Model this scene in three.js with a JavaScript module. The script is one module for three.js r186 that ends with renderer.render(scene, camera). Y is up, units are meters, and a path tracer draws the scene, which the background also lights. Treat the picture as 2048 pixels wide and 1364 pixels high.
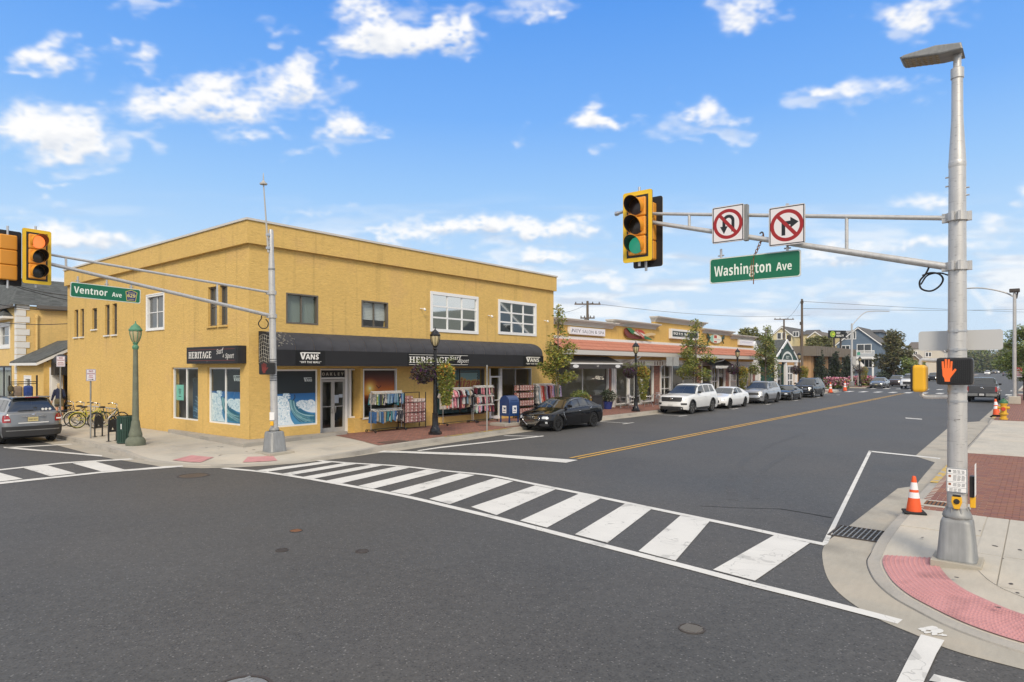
import * as THREE from 'three';
import { mergeGeometries, mergeVertices, toCreasedNormals } from 'three/addons/utils/BufferGeometryUtils.js';
import { RoundedBoxGeometry } from 'three/addons/geometries/RoundedBoxGeometry.js';
import { MarchingCubes } from 'three/addons/objects/MarchingCubes.js';

// ---------------------------------------------------------------- camera
// The photograph is 2048 x 1364: focal length 1292 px, horizon at row 735, lens shifted upwards.
// World: +X runs along the wide avenue away from the crossing, -Z along the side street, camera at the origin.
const scene = new THREE.Scene();
const FOC = 1292, CX = 1024, HY = 735, EYE = 2.75;
const YAW = Math.atan(1056 / 1292);
const FW = [Math.cos(YAW), -Math.sin(YAW)], RT = [Math.sin(YAW), Math.cos(YAW)];
const camera = new THREE.PerspectiveCamera(2 * Math.atan(682 / FOC) * 180 / Math.PI, 2048 / 1364, 0.1, 3000);
camera.position.set(0, EYE, 0);
camera.lookAt(FW[0], EYE, FW[1]);
camera.setViewOffset(2048, 1364, 0, -53, 2048, 1364);
const renderer = new THREE.WebGLRenderer({ antialias: true });
renderer.toneMapping = THREE.LinearToneMapping;
renderer.toneMappingExposure = 1.04;
renderer.shadowMap.enabled = true;

// ---------------------------------------------------------------- sun: bright but veiled by thin cloud, so its disc is wide
const SUN_DIR = new THREE.Vector3(-0.62, 0.66, 0.52).normalize();
const sun = new THREE.DirectionalLight(new THREE.Color().setRGB(1.0, 0.88, 0.70), 2.65);
sun.name = 'sun';
sun.position.copy(SUN_DIR).multiplyScalar(120).add(new THREE.Vector3(30, 0, -20));
sun.target.position.set(30, 0, -20);
sun.castShadow = true; sun.shadow.radius = 34;
sun.shadow.mapSize.set(4096, 4096);
Object.assign(sun.shadow.camera, { left: -90, right: 90, top: 90, bottom: -90, near: 1, far: 320 });
scene.add(sun, sun.target);

// ---------------------------------------------------------------- numbers and noise
function rng(seed) { let a = seed >>> 0; return () => { a = (a + 0x6D2B79F5) >>> 0; let t = a; t = Math.imul(t ^ (t >>> 15), t | 1); t ^= t + Math.imul(t ^ (t >>> 7), t | 61); return ((t ^ (t >>> 14)) >>> 0) / 4294967296; }; }
const NT = new Float32Array(65536); { const r = rng(77); for (let i = 0; i < 65536; i++) NT[i] = r(); }
function vn(x, y, p = 256) {
  const xf = Math.floor(x), yf = Math.floor(y); let fx = x - xf, fy = y - yf; const m = p - 1;
  const x0 = xf & m, y0 = yf & m, x1 = (xf + 1) & m, y1 = (yf + 1) & m;
  fx = fx * fx * (3 - 2 * fx); fy = fy * fy * (3 - 2 * fy);
  const a = NT[y0 * 256 + x0], b = NT[y0 * 256 + x1], c = NT[y1 * 256 + x0], d = NT[y1 * 256 + x1];
  return a + (b - a) * fx + (c - a) * fy + (a - b - c + d) * fx * fy;
}
function fbm(x, y, p, o) { let s = 0, w = 0.5, t = 0; for (let i = 0; i < o; i++) { s += w * vn(x + i * 17, y + i * 31, Math.min(p, 256)); t += w; x *= 2; y *= 2; p *= 2; w *= 0.5; } return s / t; }
const clamp = (v, a = 0, b = 1) => Math.min(b, Math.max(a, v));
const sstep = (a, b, v) => { const t = clamp((v - a) / (b - a)); return t * t * (3 - 2 * t); };
const mix = (a, b, t) => a + (b - a) * t;
function interp(pts, x) { if (x <= pts[0][0]) return pts[0][1]; for (let i = 1; i < pts.length; i++) if (x <= pts[i][0]) { const [a, b] = [pts[i - 1], pts[i]]; return mix(a[1], b[1], (x - a[0]) / (b[0] - a[0])); } return pts[pts.length - 1][1]; }
function smoothI(pts, x) { // Catmull-like smooth interpolation
  const n = pts.length; if (x <= pts[0][0]) return pts[0][1]; if (x >= pts[n - 1][0]) return pts[n - 1][1];
  let i = 1; while (x > pts[i][0]) i++;
  const p0 = pts[Math.max(0, i - 2)], p1 = pts[i - 1], p2 = pts[i], p3 = pts[Math.min(n - 1, i + 1)], h = p2[0] - p1[0], t = (x - p1[0]) / h;
  const m1 = (p2[1] - p0[1]) / (p2[0] - p0[0]) * h, m2 = (p3[1] - p1[1]) / (p3[0] - p1[0]) * h;
  const d = p2[1] - p1[1], lim = v => d === 0 ? 0 : clamp(v / d, 0, 3) * d;
  const a = lim(m1), b = lim(m2);
  return (2 * t ** 3 - 3 * t * t + 1) * p1[1] + (t ** 3 - 2 * t * t + t) * a + (-2 * t ** 3 + 3 * t * t) * p2[1] + (t ** 3 - t * t) * b;
}

// ---------------------------------------------------------------- sky: blue air with fair-weather clouds
{
  const W = 2048, Hh = 2048, d = new Float32Array(W * Hh * 4);
  // cloud puffs: column, row, half width, half height (in picture rows above the horizon), weight, greyness of the base
  const C = [
    [105, 92, 34, 24, 1, .1], [118, 128, 36, 22, 1.1, .15], [60, 112, 34, 14, .8, .1], [40, 143, 42, 9, .8, .1], [285, 98, 32, 15, .95, .05], [308, 116, 16, 12, .6, .05], [172, 92, 12, 8, .5, 0], [213, 88, 16, 6, .4, 0],
    [55, 212, 44, 24, .7, .1], [60, 262, 72, 30, 1.25, .25], [135, 268, 70, 36, 1.25, .4], [165, 215, 36, 14, .6, .1], [120, 308, 46, 14, .9, .3], [190, 300, 44, 16, .7, .4],
    [425, 155, 48, 22, 1.1, .05], [305, 170, 40, 17, .85, .05], [300, 222, 70, 26, .95, .15], [400, 198, 80, 22, 1.05, .1], [480, 215, 76, 28, 1.2, .2], [560, 168, 56, 26, 1, .1], [620, 170, 52, 30, .95, .1], [600, 130, 36, 12, .6, 0], [520, 135, 40, 12, .55, 0], [485, 275, 52, 16, .8, .15], [570, 275, 36, 12, .5, .1],
    [690, 240, 34, 20, 1, .1], [720, 262, 44, 18, 1, .15], [655, 270, 26, 10, .7, .1], [785, 268, 20, 10, .5, 0],
    [715, 18, 44, 26, .95, 0], [700, 78, 44, 18, .85, .1], [745, 55, 36, 30, .9, .05], [800, 74, 62, 28, 1.2, .15], [870, 76, 52, 24, 1.2, .15], [915, 58, 32, 34, 1.15, .1], [820, 16, 44, 14, .5, 0], [925, 118, 16, 14, .6, 0], [688, 124, 10, 8, .4, 0],
    [552, 40, 26, 14, .45, 0], [560, 66, 28, 9, .6, .1], [315, 4, 46, 12, .7, 0], [1062, 10, 62, 22, .75, .1], [1085, 32, 30, 10, .6, .1],
    [1186, 222, 26, 22, 1.1, .1], [1180, 248, 36, 16, 1, .2], [1226, 248, 24, 9, .8, .2], [1285, 238, 26, 16, .55, .1], [1400, 212, 34, 20, 1, .1], [1412, 238, 56, 15, 1.05, .25], [1495, 238, 20, 10, .5, 0], [1058, 262, 12, 14, .45, 0],
    [1480, 12, 50, 34, .95, .1], [1478, 54, 36, 16, .8, .2], [1530, 22, 22, 26, .6, 0], [1810, 22, 52, 30, .95, .1], [1880, 6, 60, 16, .6, 0], [1840, 46, 40, 14, .6, .1], [1745, 30, 16, 12, .45, 0],
    [1630, 184, 34, 17, .95, .1], [1690, 186, 44, 13, .9, .15], [1760, 165, 50, 18, .85, .1], [1810, 178, 30, 14, .6, .1], [1865, 160, 26, 12, .6, 0],
    [640, 425, 120, 13, .5, .75], [720, 412, 90, 8, .35, .5], [920, 445, 90, 17, .95, .35], [1050, 455, 130, 20, 1.15, .7], [1160, 446, 50, 12, .6, .4], [745, 466, 80, 12, .9, .3], [830, 480, 80, 16, .9, .6], [1070, 500, 40, 14, .9, .3], [1110, 514, 70, 13, 1, .6], [1210, 560, 90, 13, .8, .4], [1150, 572, 70, 10, .6, .3],
    [95, 372, 24, 6, .7, .1], [120, 465, 70, 24, 1, .35], [210, 480, 110, 18, 1, .75], [30, 500, 60, 16, .7, .5], [40, 432, 50, 8, .4, .3], [112, 372, 20, 5, .5, .2],
    [1830, 410, 60, 16, .7, .2], [1890, 400, 46, 16, .7, .2], [1990, 448, 46, 18, 1, .2], [2046, 390, 30, 18, .9, .2], [1720, 500, 110, 20, .8, .3], [1850, 486, 60, 14, .7, .4], [1960, 490, 80, 14, .8, .5], [1640, 520, 90, 22, .7, .4], [1330, 540, 80, 16, .6, .35], [1690, 570, 120, 12, .5, .3], [1330, 585, 90, 10, .5, .3], [955, 398, 30, 6, .3, .6], [1940, 545, 70, 10, .5, .3],
  ];
  const GRAD = [[0, [0.62, 0.76, 0.90]], [4, [0.60, 0.76, 0.93]], [9, [0.50, 0.71, 0.95]], [15, [0.33, 0.58, 0.94]], [21, [0.19, 0.44, 0.92]], [30, [0.10, 0.32, 0.84]], [50, [0.065, 0.22, 0.62]], [90, [0.05, 0.16, 0.47]]];
  const dens = (px, py) => {
    let s = 0;
    for (let i = 0; i < C.length; i++) { const c = C[i], a = (px - c[0]) / c[2], b = (py - c[1]) / c[3], q = a * a + b * b; if (q < 6) s += c[4] * Math.exp(-q * 0.9); }
    return s;
  };
  for (let j = 0; j < Hh; j++) {
    const el = ((j + 0.5) / Hh - 0.5) * Math.PI, se = Math.sin(el), ce = Math.cos(el), eld = el * 180 / Math.PI;
    let k = 0; while (k < GRAD.length - 2 && eld > GRAD[k + 1][0]) k++;
    const t = clamp((eld - GRAD[k][0]) / (GRAD[k + 1][0] - GRAD[k][0])), g0 = GRAD[k][1], g1 = GRAD[k + 1][1];
    const air = [mix(g0[0], g1[0], t), mix(g0[1], g1[1], t), mix(g0[2], g1[2], t)];
    for (let i = 0; i < W; i++) {
      const u = ((i + 0.5) / W - 0.5) * 2 * Math.PI, x = Math.cos(u) * ce, z = Math.sin(u) * ce;
      let c = air;
      if (se > 0.004) {
        const fwd = x * FW[0] + z * FW[1], rt = x * RT[0] + z * RT[1];
        let a = 0, sh = 0, inside = 0;
        if (fwd > 0.05) {
          const px = CX + FOC * rt / fwd, py = HY - FOC * se / fwd;
          inside = sstep(-330, -80, px) * sstep(2380, 2130, px) * sstep(-260, -60, py);
          if (inside > 0) {
            const wx = (fbm(px / 46 + 5, py / 34, 256, 5) - 0.5) * 84, wy = (fbm(px / 46 + 90, py / 34 + 40, 256, 5) - 0.5) * 52;
            const n = fbm(px / 34 + 3, py / 22 + 9, 256, 6), n3 = 1 - Math.abs(fbm(px / 15 + 13, py / 10 + 49, 256, 5) - 0.5) * 3.6, low = sstep(330, 560, py);
            const de = dens(px + wx, py + wy), du = dens(px + wx - 5, py + wy - 15);
            a = sstep(0.13, 1.25, de * (0.02 + 1.25 * n + 0.42 * n3)) * mix(0.96, 0.92, low);
            const wisp = sstep(0.5, 0.78, fbm(px / 90 + 31, py / 34 + 3, 256, 6)) * sstep(0.02, 0.3, dens(px + wx * 1.6, py * 0.93 + wy * 1.6)) * 0.5;
            const veil = sstep(0.44, 0.72, fbm(px / 170, py / 26 + 7, 256, 6)) * 0.72 * sstep(370, 540, py);
            a = Math.max(a, wisp);
            sh = clamp((du - de) * 0.5 + du * 0.2 * (0.3 + n) + (0.5 - n3) * 0.2 - 0.05, 0, 0.8) * mix(0.85, 1.7, low);
            if (veil > a) sh = Math.max(sh, sstep(.5, .7, fbm(px / 120 + 50, py / 20, 256, 4)) * .7);
            a = Math.max(a, veil); a *= inside;
          }
        }
        if (inside < 1) { // the same cloud field goes on overhead and behind, a layer at constant height
          const q = 1 / (se + 0.14), X = x * q, Z = z * q;
          const n = fbm(X * 2.2 + 40, Z * 2.2 + 11, 256, 6), m = fbm(X * 0.7 + 3, Z * 0.7 + 8, 256, 3);
          const b = sstep(0.34, 0.56, n * 0.62 + m * 0.42) * 0.96 * (1 - inside);
          const s2 = clamp((n - 0.5) * 0.8, 0, 0.4);
          sh = a + b > 0 ? (sh * a + s2 * b) / (a + b) : 0; a = Math.max(a, b);
        }
        const cl = [mix(1.0, 0.5, sh), mix(0.99, 0.58, sh), mix(0.975, 0.72, sh)];
        c = [mix(air[0], cl[0], a), mix(air[1], cl[1], a), mix(air[2], cl[2], a)];
      }
      const o = (j * W + i) * 4; d[o] = c[0]; d[o + 1] = c[1]; d[o + 2] = c[2]; d[o + 3] = 1;
    }
  }
  const sky = new THREE.DataTexture(d, W, Hh, THREE.RGBAFormat, THREE.FloatType);
  sky.mapping = THREE.EquirectangularReflectionMapping; sky.colorSpace = THREE.LinearSRGBColorSpace;
  sky.magFilter = sky.minFilter = THREE.LinearFilter; sky.needsUpdate = true;
  scene.background = sky; scene.environment = sky;
}
scene.fog = new THREE.FogExp2(new THREE.Color().setRGB(0.78, 0.86, 0.95), 0.0002);

// ---------------------------------------------------------------- from picture pixels to places that they touch
const rayAt = (px, py) => { const x = (px - CX) / FOC, y = (HY - py) / FOC; return [FW[0] + RT[0] * x, y, FW[1] + RT[1] * x]; };
const G = (px, py, y = 0) => { const d = rayAt(px, py), t = (y - EYE) / d[1]; return [d[0] * t, y, d[2] * t]; };
const OZ = (px, py, Z) => { const d = rayAt(px, py), t = Z / d[2]; return [d[0] * t, EYE + d[1] * t]; };   // x, y on a wall z = Z
const OX = (px, py, X) => { const d = rayAt(px, py), t = X / d[0]; return [d[2] * t, EYE + d[1] * t]; };   // z, y on a wall x = X
const AT = (px, py, depth) => { const d = rayAt(px, py); return [d[0] * depth, EYE + d[1] * depth, d[2] * depth]; };

// ---------------------------------------------------------------- geometry helpers
const V = (x, y, z) => new THREE.Vector3(x, y, z);
function norm(g) {
  g = g.index ? g.toNonIndexed() : g.clone();
  if (!g.attributes.normal) g.computeVertexNormals();
  if (!g.attributes.uv) g.setAttribute('uv', new THREE.BufferAttribute(new Float32Array(g.attributes.position.count * 2), 2));
  for (const k of Object.keys(g.attributes)) if (!['position', 'normal', 'uv', 'color'].includes(k)) g.deleteAttribute(k);
  g.morphAttributes = {}; g.clearGroups(); return g;
}
function mg(list) {
  list = list.flat(9).filter(Boolean).map(norm); if (list.length === 1) return list[0];
  const anyC = list.some(g => g.attributes.color);
  for (const g of list) if (anyC && !g.attributes.color) g.setAttribute('color', new THREE.BufferAttribute(new Float32Array(g.attributes.position.count * 3).fill(1), 3));
  return mergeGeometries(list);
}
function triUV(g) { // uv in metres, by the way each face points
  g = g.index ? g.toNonIndexed() : g; const p = g.attributes.position, n = g.attributes.normal, uv = new Float32Array(p.count * 2);
  for (let i = 0; i < p.count; i++) {
    const j = i - i % 3; let ax = 0, ay = 0, az = 0;
    for (let k = 0; k < 3; k++) { ax += Math.abs(n.getX(j + k)); ay += Math.abs(n.getY(j + k)); az += Math.abs(n.getZ(j + k)); }
    const x = p.getX(i), y = p.getY(i), z = p.getZ(i);
    if (ay >= ax && ay >= az) { uv[2 * i] = x; uv[2 * i + 1] = z; } else if (ax > az) { uv[2 * i] = z; uv[2 * i + 1] = y; } else { uv[2 * i] = x; uv[2 * i + 1] = y; }
  }
  g.setAttribute('uv', new THREE.BufferAttribute(uv, 2)); return g;
}
const box = (x0, x1, y0, y1, z0, z1) => { const g = new THREE.BoxGeometry(Math.abs(x1 - x0), Math.abs(y1 - y0), Math.abs(z1 - z0)); g.translate((x0 + x1) / 2, (y0 + y1) / 2, (z0 + z1) / 2); return g; };
const rbox = (x0, x1, y0, y1, z0, z1, r = 0.02, s = 2) => { const w = Math.abs(x1 - x0), h = Math.abs(y1 - y0), d = Math.abs(z1 - z0); const g = new RoundedBoxGeometry(w, h, d, s, Math.min(r, w * .49, h * .49, d * .49)); g.translate((x0 + x1) / 2, (y0 + y1) / 2, (z0 + z1) / 2); return g; };
function bar(a, b, r0, r1 = r0, seg = 10) { const A = V(...a), B = V(...b), d = B.clone().sub(A), L = d.length(); const g = new THREE.CylinderGeometry(r1, r0, L, seg, 1); g.translate(0, L / 2, 0); g.applyQuaternion(new THREE.Quaternion().setFromUnitVectors(V(0, 1, 0), d.normalize())); g.translate(...a); return g; }
const tube = (pts, r, seg = 24, rs = 6, closed = false) => new THREE.TubeGeometry(new THREE.CatmullRomCurve3(pts.map(p => V(...p)), closed, 'centripetal'), seg, r, rs, closed);
const lathe = (pts, seg = 20, x = 0, y = 0, z = 0) => { const g = new THREE.LatheGeometry(pts.map(p => new THREE.Vector2(p[0], p[1])), seg); g.translate(x, y, z); return toCreasedNormals(g, 0.7); };
const shp = pts => { const s = new THREE.Shape(); pts.forEach((p, i) => i ? s.lineTo(p[0], p[1]) : s.moveTo(p[0], p[1])); s.closePath(); return s; };
function ext(pts, depth, bevel = 0, holes) { const s = Array.isArray(pts) ? shp(pts) : pts; if (holes) for (const h of holes) s.holes.push(shp(h)); return new THREE.ExtrudeGeometry(s, { depth, bevelEnabled: bevel > 0, bevelSize: bevel, bevelThickness: bevel, bevelSegments: 2, bevelOffset: -bevel, curveSegments: 12 }); }
function slab(pts, y0, y1) { const g = ext(pts.map(p => [p[0], -p[1]]), y1 - y0); g.rotateX(-Math.PI / 2); g.translate(0, y0, 0); return g; } // pts in x,z
function sheet(pts, y) { const g = new THREE.ShapeGeometry(shp(pts.map(p => [p[0], -p[1]]))); g.rotateX(-Math.PI / 2); g.translate(0, y, 0); return g; }
function poly3(pts) { // fan of a flat polygon in space
  const a = []; for (let i = 1; i < pts.length - 1; i++) a.push(...pts[0], ...pts[i], ...pts[i + 1]);
  const g = new THREE.BufferGeometry(); g.setAttribute('position', new THREE.Float32BufferAttribute(a, 3)); g.computeVertexNormals(); return g;
}
function grid(nu, nv, f, uvf) { // parametric grid
  const p = [], uv = [], ix = [];
  for (let j = 0; j <= nv; j++) for (let i = 0; i <= nu; i++) { const q = f(i / nu, j / nv); p.push(q[0], q[1], q[2]); const w = uvf ? uvf(i / nu, j / nv, q) : [i / nu, j / nv]; uv.push(w[0], w[1]); }
  for (let j = 0; j < nv; j++) for (let i = 0; i < nu; i++) { const a = j * (nu + 1) + i, b = a + 1, c = a + nu + 1, e = c + 1; ix.push(a, b, e, a, e, c); }
  const g = new THREE.BufferGeometry(); g.setAttribute('position', new THREE.Float32BufferAttribute(p, 3)); g.setAttribute('uv', new THREE.Float32BufferAttribute(uv, 2)); g.setIndex(ix); g.computeVertexNormals(); return g;
}
const mv = (g, x, y, z, ry = 0, rx = 0, rz = 0) => { if (rx) g.rotateX(rx); if (rz) g.rotateZ(rz); if (ry) g.rotateY(ry); g.translate(x, y, z); return g; };
function paintG(g, c) { const n = g.attributes.position.count, a = new Float32Array(n * 3); for (let i = 0; i < n; i++) { a[3 * i] = c[0]; a[3 * i + 1] = c[1]; a[3 * i + 2] = c[2]; } g.setAttribute('color', new THREE.BufferAttribute(a, 3)); return g; }

// ---------------------------------------------------------------- scene objects
const taken = {};
const numbered = n => { const k = taken[n] = (taken[n] ?? -1) + 1; return k ? n + '_' + String(k).padStart(3, '0') : n; };
function shadow(o) { o.castShadow = o.receiveShadow = true; return o; }
function mesh(name, geos, mat, parent, tri) { let g = mg(Array.isArray(geos) ? geos : [geos]); if (tri || mat.userData.metres) g = triUV(g); const m = shadow(new THREE.Mesh(g, mat)); m.name = name; if (parent) parent.add(m); return m; }
function thing(name, label, category, pos = [0, 0, 0], ry = 0, group) { const o = new THREE.Group(); o.name = numbered(name); o.position.set(...pos); o.rotation.y = ry; o.userData = { label, category }; if (group) o.userData.group = group; scene.add(o); return o; }
function solo(name, geos, mat, label, category, group, tri) { const m = mesh(numbered(name), geos, mat, scene, tri); m.userData = { label, category }; if (group) m.userData.group = group; return m; }
function struct(name, geos, mat, tri) { const m = mesh(numbered(name), geos, mat, scene, tri); m.userData = { kind: 'structure' }; return m; }
function dup(o, pos, ry, label, group) { const c = o.clone(); c.name = numbered(o.name.replace(/_\d{3}$/, '')); c.position.set(...pos); c.rotation.y = ry; c.userData = { ...o.userData }; if (label) c.userData.label = label; if (group) c.userData.group = group; scene.add(c); return c; }

// ---------------------------------------------------------------- materials
function mat(c, rough = 0.7, o = {}) { const col = Array.isArray(c) ? new THREE.Color().setRGB(...c) : new THREE.Color(c); const phys = ['clearcoat', 'transmission', 'sheen', 'ior', 'specularIntensity'].some(k => k in o); const m = new (phys ? THREE.MeshPhysicalMaterial : THREE.MeshStandardMaterial)({ color: col, roughness: rough, metalness: 0, side: THREE.DoubleSide, ...o }); return m; }
function dataTex(n, fn, metres, srgb = true, ch = 3) {
  const d = new Uint8Array(n * n * 4);
  for (let j = 0; j < n; j++) for (let i = 0; i < n; i++) { const c = fn(i / n, j / n, i, j), o = (j * n + i) * 4; if (ch === 1) d[o] = d[o + 1] = d[o + 2] = clamp(c) * 255; else for (let k = 0; k < 3; k++) d[o + k] = clamp(c[k]) * 255; d[o + 3] = 255; }
  const t = new THREE.DataTexture(d, n, n, THREE.RGBAFormat); t.wrapS = t.wrapT = THREE.RepeatWrapping; t.magFilter = THREE.LinearFilter; t.minFilter = THREE.LinearMipmapLinearFilter; t.generateMipmaps = true;
  if (srgb) t.colorSpace = THREE.SRGBColorSpace; t.repeat.set(1 / metres, 1 / metres); t.needsUpdate = true; return t;
}
const toS = v => v <= 0.0031308 ? v * 12.92 : 1.055 * v ** (1 / 2.4) - 0.055;
const lin = (c, k = 1) => [toS(clamp(c[0] * k)), toS(clamp(c[1] * k)), toS(clamp(c[2] * k))];
function metreMat(map, rough, o = {}) { const m = mat([1, 1, 1], rough, { map, ...o }); m.userData.metres = true; return m; }
function canvasMat(w, h, draw, rough = 0.5, o = {}) { const c = document.createElement('canvas'); c.width = w; c.height = h; const x = c.getContext('2d'); draw(x, w, h); const t = new THREE.CanvasTexture(c); t.colorSpace = THREE.SRGBColorSpace; t.anisotropy = 8; return mat([1, 1, 1], rough, { map: t, ...o }); }
const face = (w, h) => new THREE.PlaneGeometry(w, h);

const asphaltFn = (base, seed) => (u, v, i, j) => {
  const grain = fbm(u * 256 + seed, v * 256, 256, 2), fine = vn(u * 1024 + 13, v * 1024 + seed, 256), coarse = fbm(u * 8, v * 8 + seed, 8, 5), I = i >> 1, J = j >> 1, spk = NT[(I * 7919 + J * 10473 + ((I * J) >> 3) + seed) & 65535], warm = fbm(u * 4 + 7, v * 4 + seed, 4, 4) - .5;
  let k = 0.62 + 0.3 * grain + 0.4 * fine + 0.26 * (coarse - 0.5); if (spk > 0.972) k += (spk - 0.972) * 62; if (spk < 0.05) k -= 0.4;
  return lin([base[0] * (1 + .1 * warm), base[1], base[2] * (1 - .1 * warm)], k);
};
const M = {};
{
  const am = dataTex(2048, asphaltFn([0.079, 0.076, 0.071], 3), 15);
  const ab = dataTex(1024, (u, v) => vn(u * 512, v * 512, 256) * 0.6 + vn(u * 1024 + 9, v * 1024, 256) * 0.4, 7, false, 1);
  M.asphalt = metreMat(am, 0.7, { bumpMap: ab, bumpScale: 0.0025 });
  M.patch = metreMat(dataTex(512, asphaltFn([0.072, 0.070, 0.066], 40), 5), 0.7);
  const cf = (base, s) => (u, v) => { const a = fbm(u * 8 + s, v * 8, 8, 6), b = fbm(u * 32, v * 128 + s, 128, 3), g = vn(u * 1024, v * 1024, 256), st = fbm(u * 4 + 9, v * 4 + s, 4, 4); let k = 0.82 + 0.34 * (a - 0.5) + 0.12 * (b - .5) + 0.1 * (g - 0.5) + 0.16; if (st > 0.62) k -= (st - 0.62) * 1.1; const w = 1 - 0.05 * sstep(.5, .7, a); return [toS(base[0] * k), toS(base[1] * k * w ** .5), toS(base[2] * k * w)]; };
  const cb = dataTex(512, (u, v) => fbm(u * 128, v * 128, 128, 2), 2, false, 1);
  M.concrete = metreMat(dataTex(1024, cf([0.50, 0.46, 0.385], 4), 7), 0.85, { bumpMap: cb, bumpScale: 0.002 });
  M.gutter = metreMat(dataTex(1024, cf([0.40, 0.365, 0.30], 60), 5), 0.85, { bumpMap: cb, bumpScale: 0.002 });
  M.curb = metreMat(dataTex(512, cf([0.40, 0.37, 0.32], 90), 4), 0.85, { bumpMap: cb, bumpScale: 0.003 });
  const paintF = base => (u, v) => { const a = fbm(u * 16, v * 16, 16, 5), cr = Math.abs(fbm(u * 12 + 5, v * 12 + 3, 16, 4) - 0.5), g = vn(u * 512, v * 512, 256); let k = 0.93 + 0.16 * (a - 0.5) + 0.06 * (g - .5); if (cr < 0.006) k *= 0.72; if (a < 0.27) k *= 0.8; return lin(base, k); };
  M.white = metreMat(dataTex(1024, paintF([0.72, 0.70, 0.65]), 6), 0.75);
  M.yellowline = metreMat(dataTex(512, paintF([0.62, 0.36, 0.07]), 5), 0.75);
  M.curbyellow = metreMat(dataTex(512, (u, v) => { const a = fbm(u * 16, v * 16, 16, 5); return lin(a > 0.56 ? [0.36, 0.32, 0.26] : [0.55, 0.37, 0.09], 0.8 + a * .4); }, 2.5), 0.8);
  M.redpad = metreMat(dataTex(512, (u, v) => { const a = fbm(u * 8, v * 8, 8, 5), g = vn(u * 256, v * 256, 256); const k = 0.78 + .3 * a + .1 * g - (a > .58 ? (a - .58) * 1.6 : 0); return lin([0.55, 0.265, 0.26], k); }, 3), 0.8);
  M.stucco = (base, s) => {
    const map = dataTex(1024, (u, v) => {
      const a = fbm(u * 8 + s, v * 8, 8, 6), t = fbm(u * 64, v * 128 + s, 128, 3), drip = fbm(u * 64 + s, v * 2, 64, 4), rough = fbm(u * 128 + 5, v * 256, 256, 2);
      let k = 0.98 + 0.14 * (a - 0.5) + 0.13 * (t - 0.5) + .14 * (rough - .5); if (drip > 0.63) k -= (drip - 0.63) * 0.55; const d = sstep(0.6, 0.8, a) * 0.07;
      return [toS(base[0] * k * (1 - d)), toS(base[1] * k * (1 - d * 1.2)), toS(base[2] * k)];
    }, 9);
    const bm = dataTex(1024, (u, v) => fbm(u * 64 + 3, v * 128 + s, 128, 4) * 0.75 + vn(u * 512, v * 512, 256) * .25, 5, false, 1);
    return metreMat(map, 0.92, { bumpMap: bm, bumpScale: 0.014 });
  };
  M.yellowA = M.stucco([0.675, 0.448, 0.142], 2);
  M.yellowB = M.stucco([0.66, 0.42, 0.12], 33);
  M.yellowR = M.stucco([0.72, 0.50, 0.19], 71);
  const herring = (u, v) => { // running bond 0.2 x 0.1 m in a 3.2 m tile
    const N = 32, row = Math.floor(v * N), x = u * 16 + (row % 2) * 0.5, col = Math.floor(x) % 16, fx = x - Math.floor(x), fy = v * N - row; const j = (fx < 0.035 || fx > 0.965 || fy < 0.07 || fy > 0.93);
    return [j, NT[row * 256 + col + 40], NT[row * 256 + col + 900]];
  };
  M.pavers = metreMat(dataTex(1024, (u, v) => { const [j, a, b] = herring(u, v), n = fbm(u * 16, v * 16, 16, 5), g = vn(u * 512, v * 512, 256); if (j) return lin([0.13, 0.10, 0.085], .9 + .3 * n); const k = 0.72 + .38 * a + .25 * (n - .5) + .16 * (g - .5); return lin([0.30 + .03 * b, 0.125 + .02 * b, 0.095], k); }, 3.2), 0.85, { bumpMap: dataTex(512, (u, v) => herring(u, v)[0] ? 0.2 : 0.75 + .2 * vn(u * 256, v * 256, 256), 3.2, false, 1), bumpScale: 0.006 });
  M.brickwall = metreMat(dataTex(512, (u, v) => { const N = 14, row = Math.floor(v * N), x = u * 5 + (row % 2) * .5, col = Math.floor(x) % 5, fx = x - Math.floor(x), fy = v * N - row, a = NT[row * 256 + col + 300]; if (fx < .05 || fy < .14) return lin([.36, .33, .29]); return lin([.24, .085, .055], .7 + .6 * a); }, 1.05), 0.9);
  M.shingle = metreMat(dataTex(512, (u, v) => { const N = 28, row = Math.floor(v * N), x = u * 14 + NT[row * 7] * 3, col = Math.floor(x), a = NT[row * 256 + (col & 255)], fy = v * N - row; return lin([.085, .09, .085], (.72 + .6 * a) * (fy < .12 ? .6 : 1)); }, 4), 0.95);
  M.pole = mat([0.52, 0.52, 0.51], 0.42, { metalness: 0.55 });
  { const t = dataTex(512, (u, v) => { const a = fbm(u * 64, v * 8, 64, 4), b = fbm(u * 8 + 4, v * 8, 8, 5), sc = fbm(u * 16, v * 128, 128, 3); let k = .92 + .18 * (a - .5) + .2 * (b - .5); if (sc > .74) k -= .22; return lin([.60, .59, .57], k); }, 1.6); M.pole = metreMat(t, 0.45, { metalness: 0.45 }); }
  M.steel = mat([0.55, 0.55, 0.55], 0.35, { metalness: 0.8 });
  M.castalu = metreMat(dataTex(512, (u, v) => { const a = fbm(u * 16, v * 8, 16, 5), b = fbm(u * 64, v * 4, 64, 3); return lin([.31, .315, .31], .86 + .34 * (a - .5) + .22 * (b - .5)); }, 1.5), 0.55, { metalness: 0.35 });
  M.black = mat([0.018, 0.018, 0.02], 0.5); M.blackgloss = mat([0.012, 0.012, 0.014], 0.25); M.rubber = mat([0.016, 0.016, 0.016], 0.85);
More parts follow.
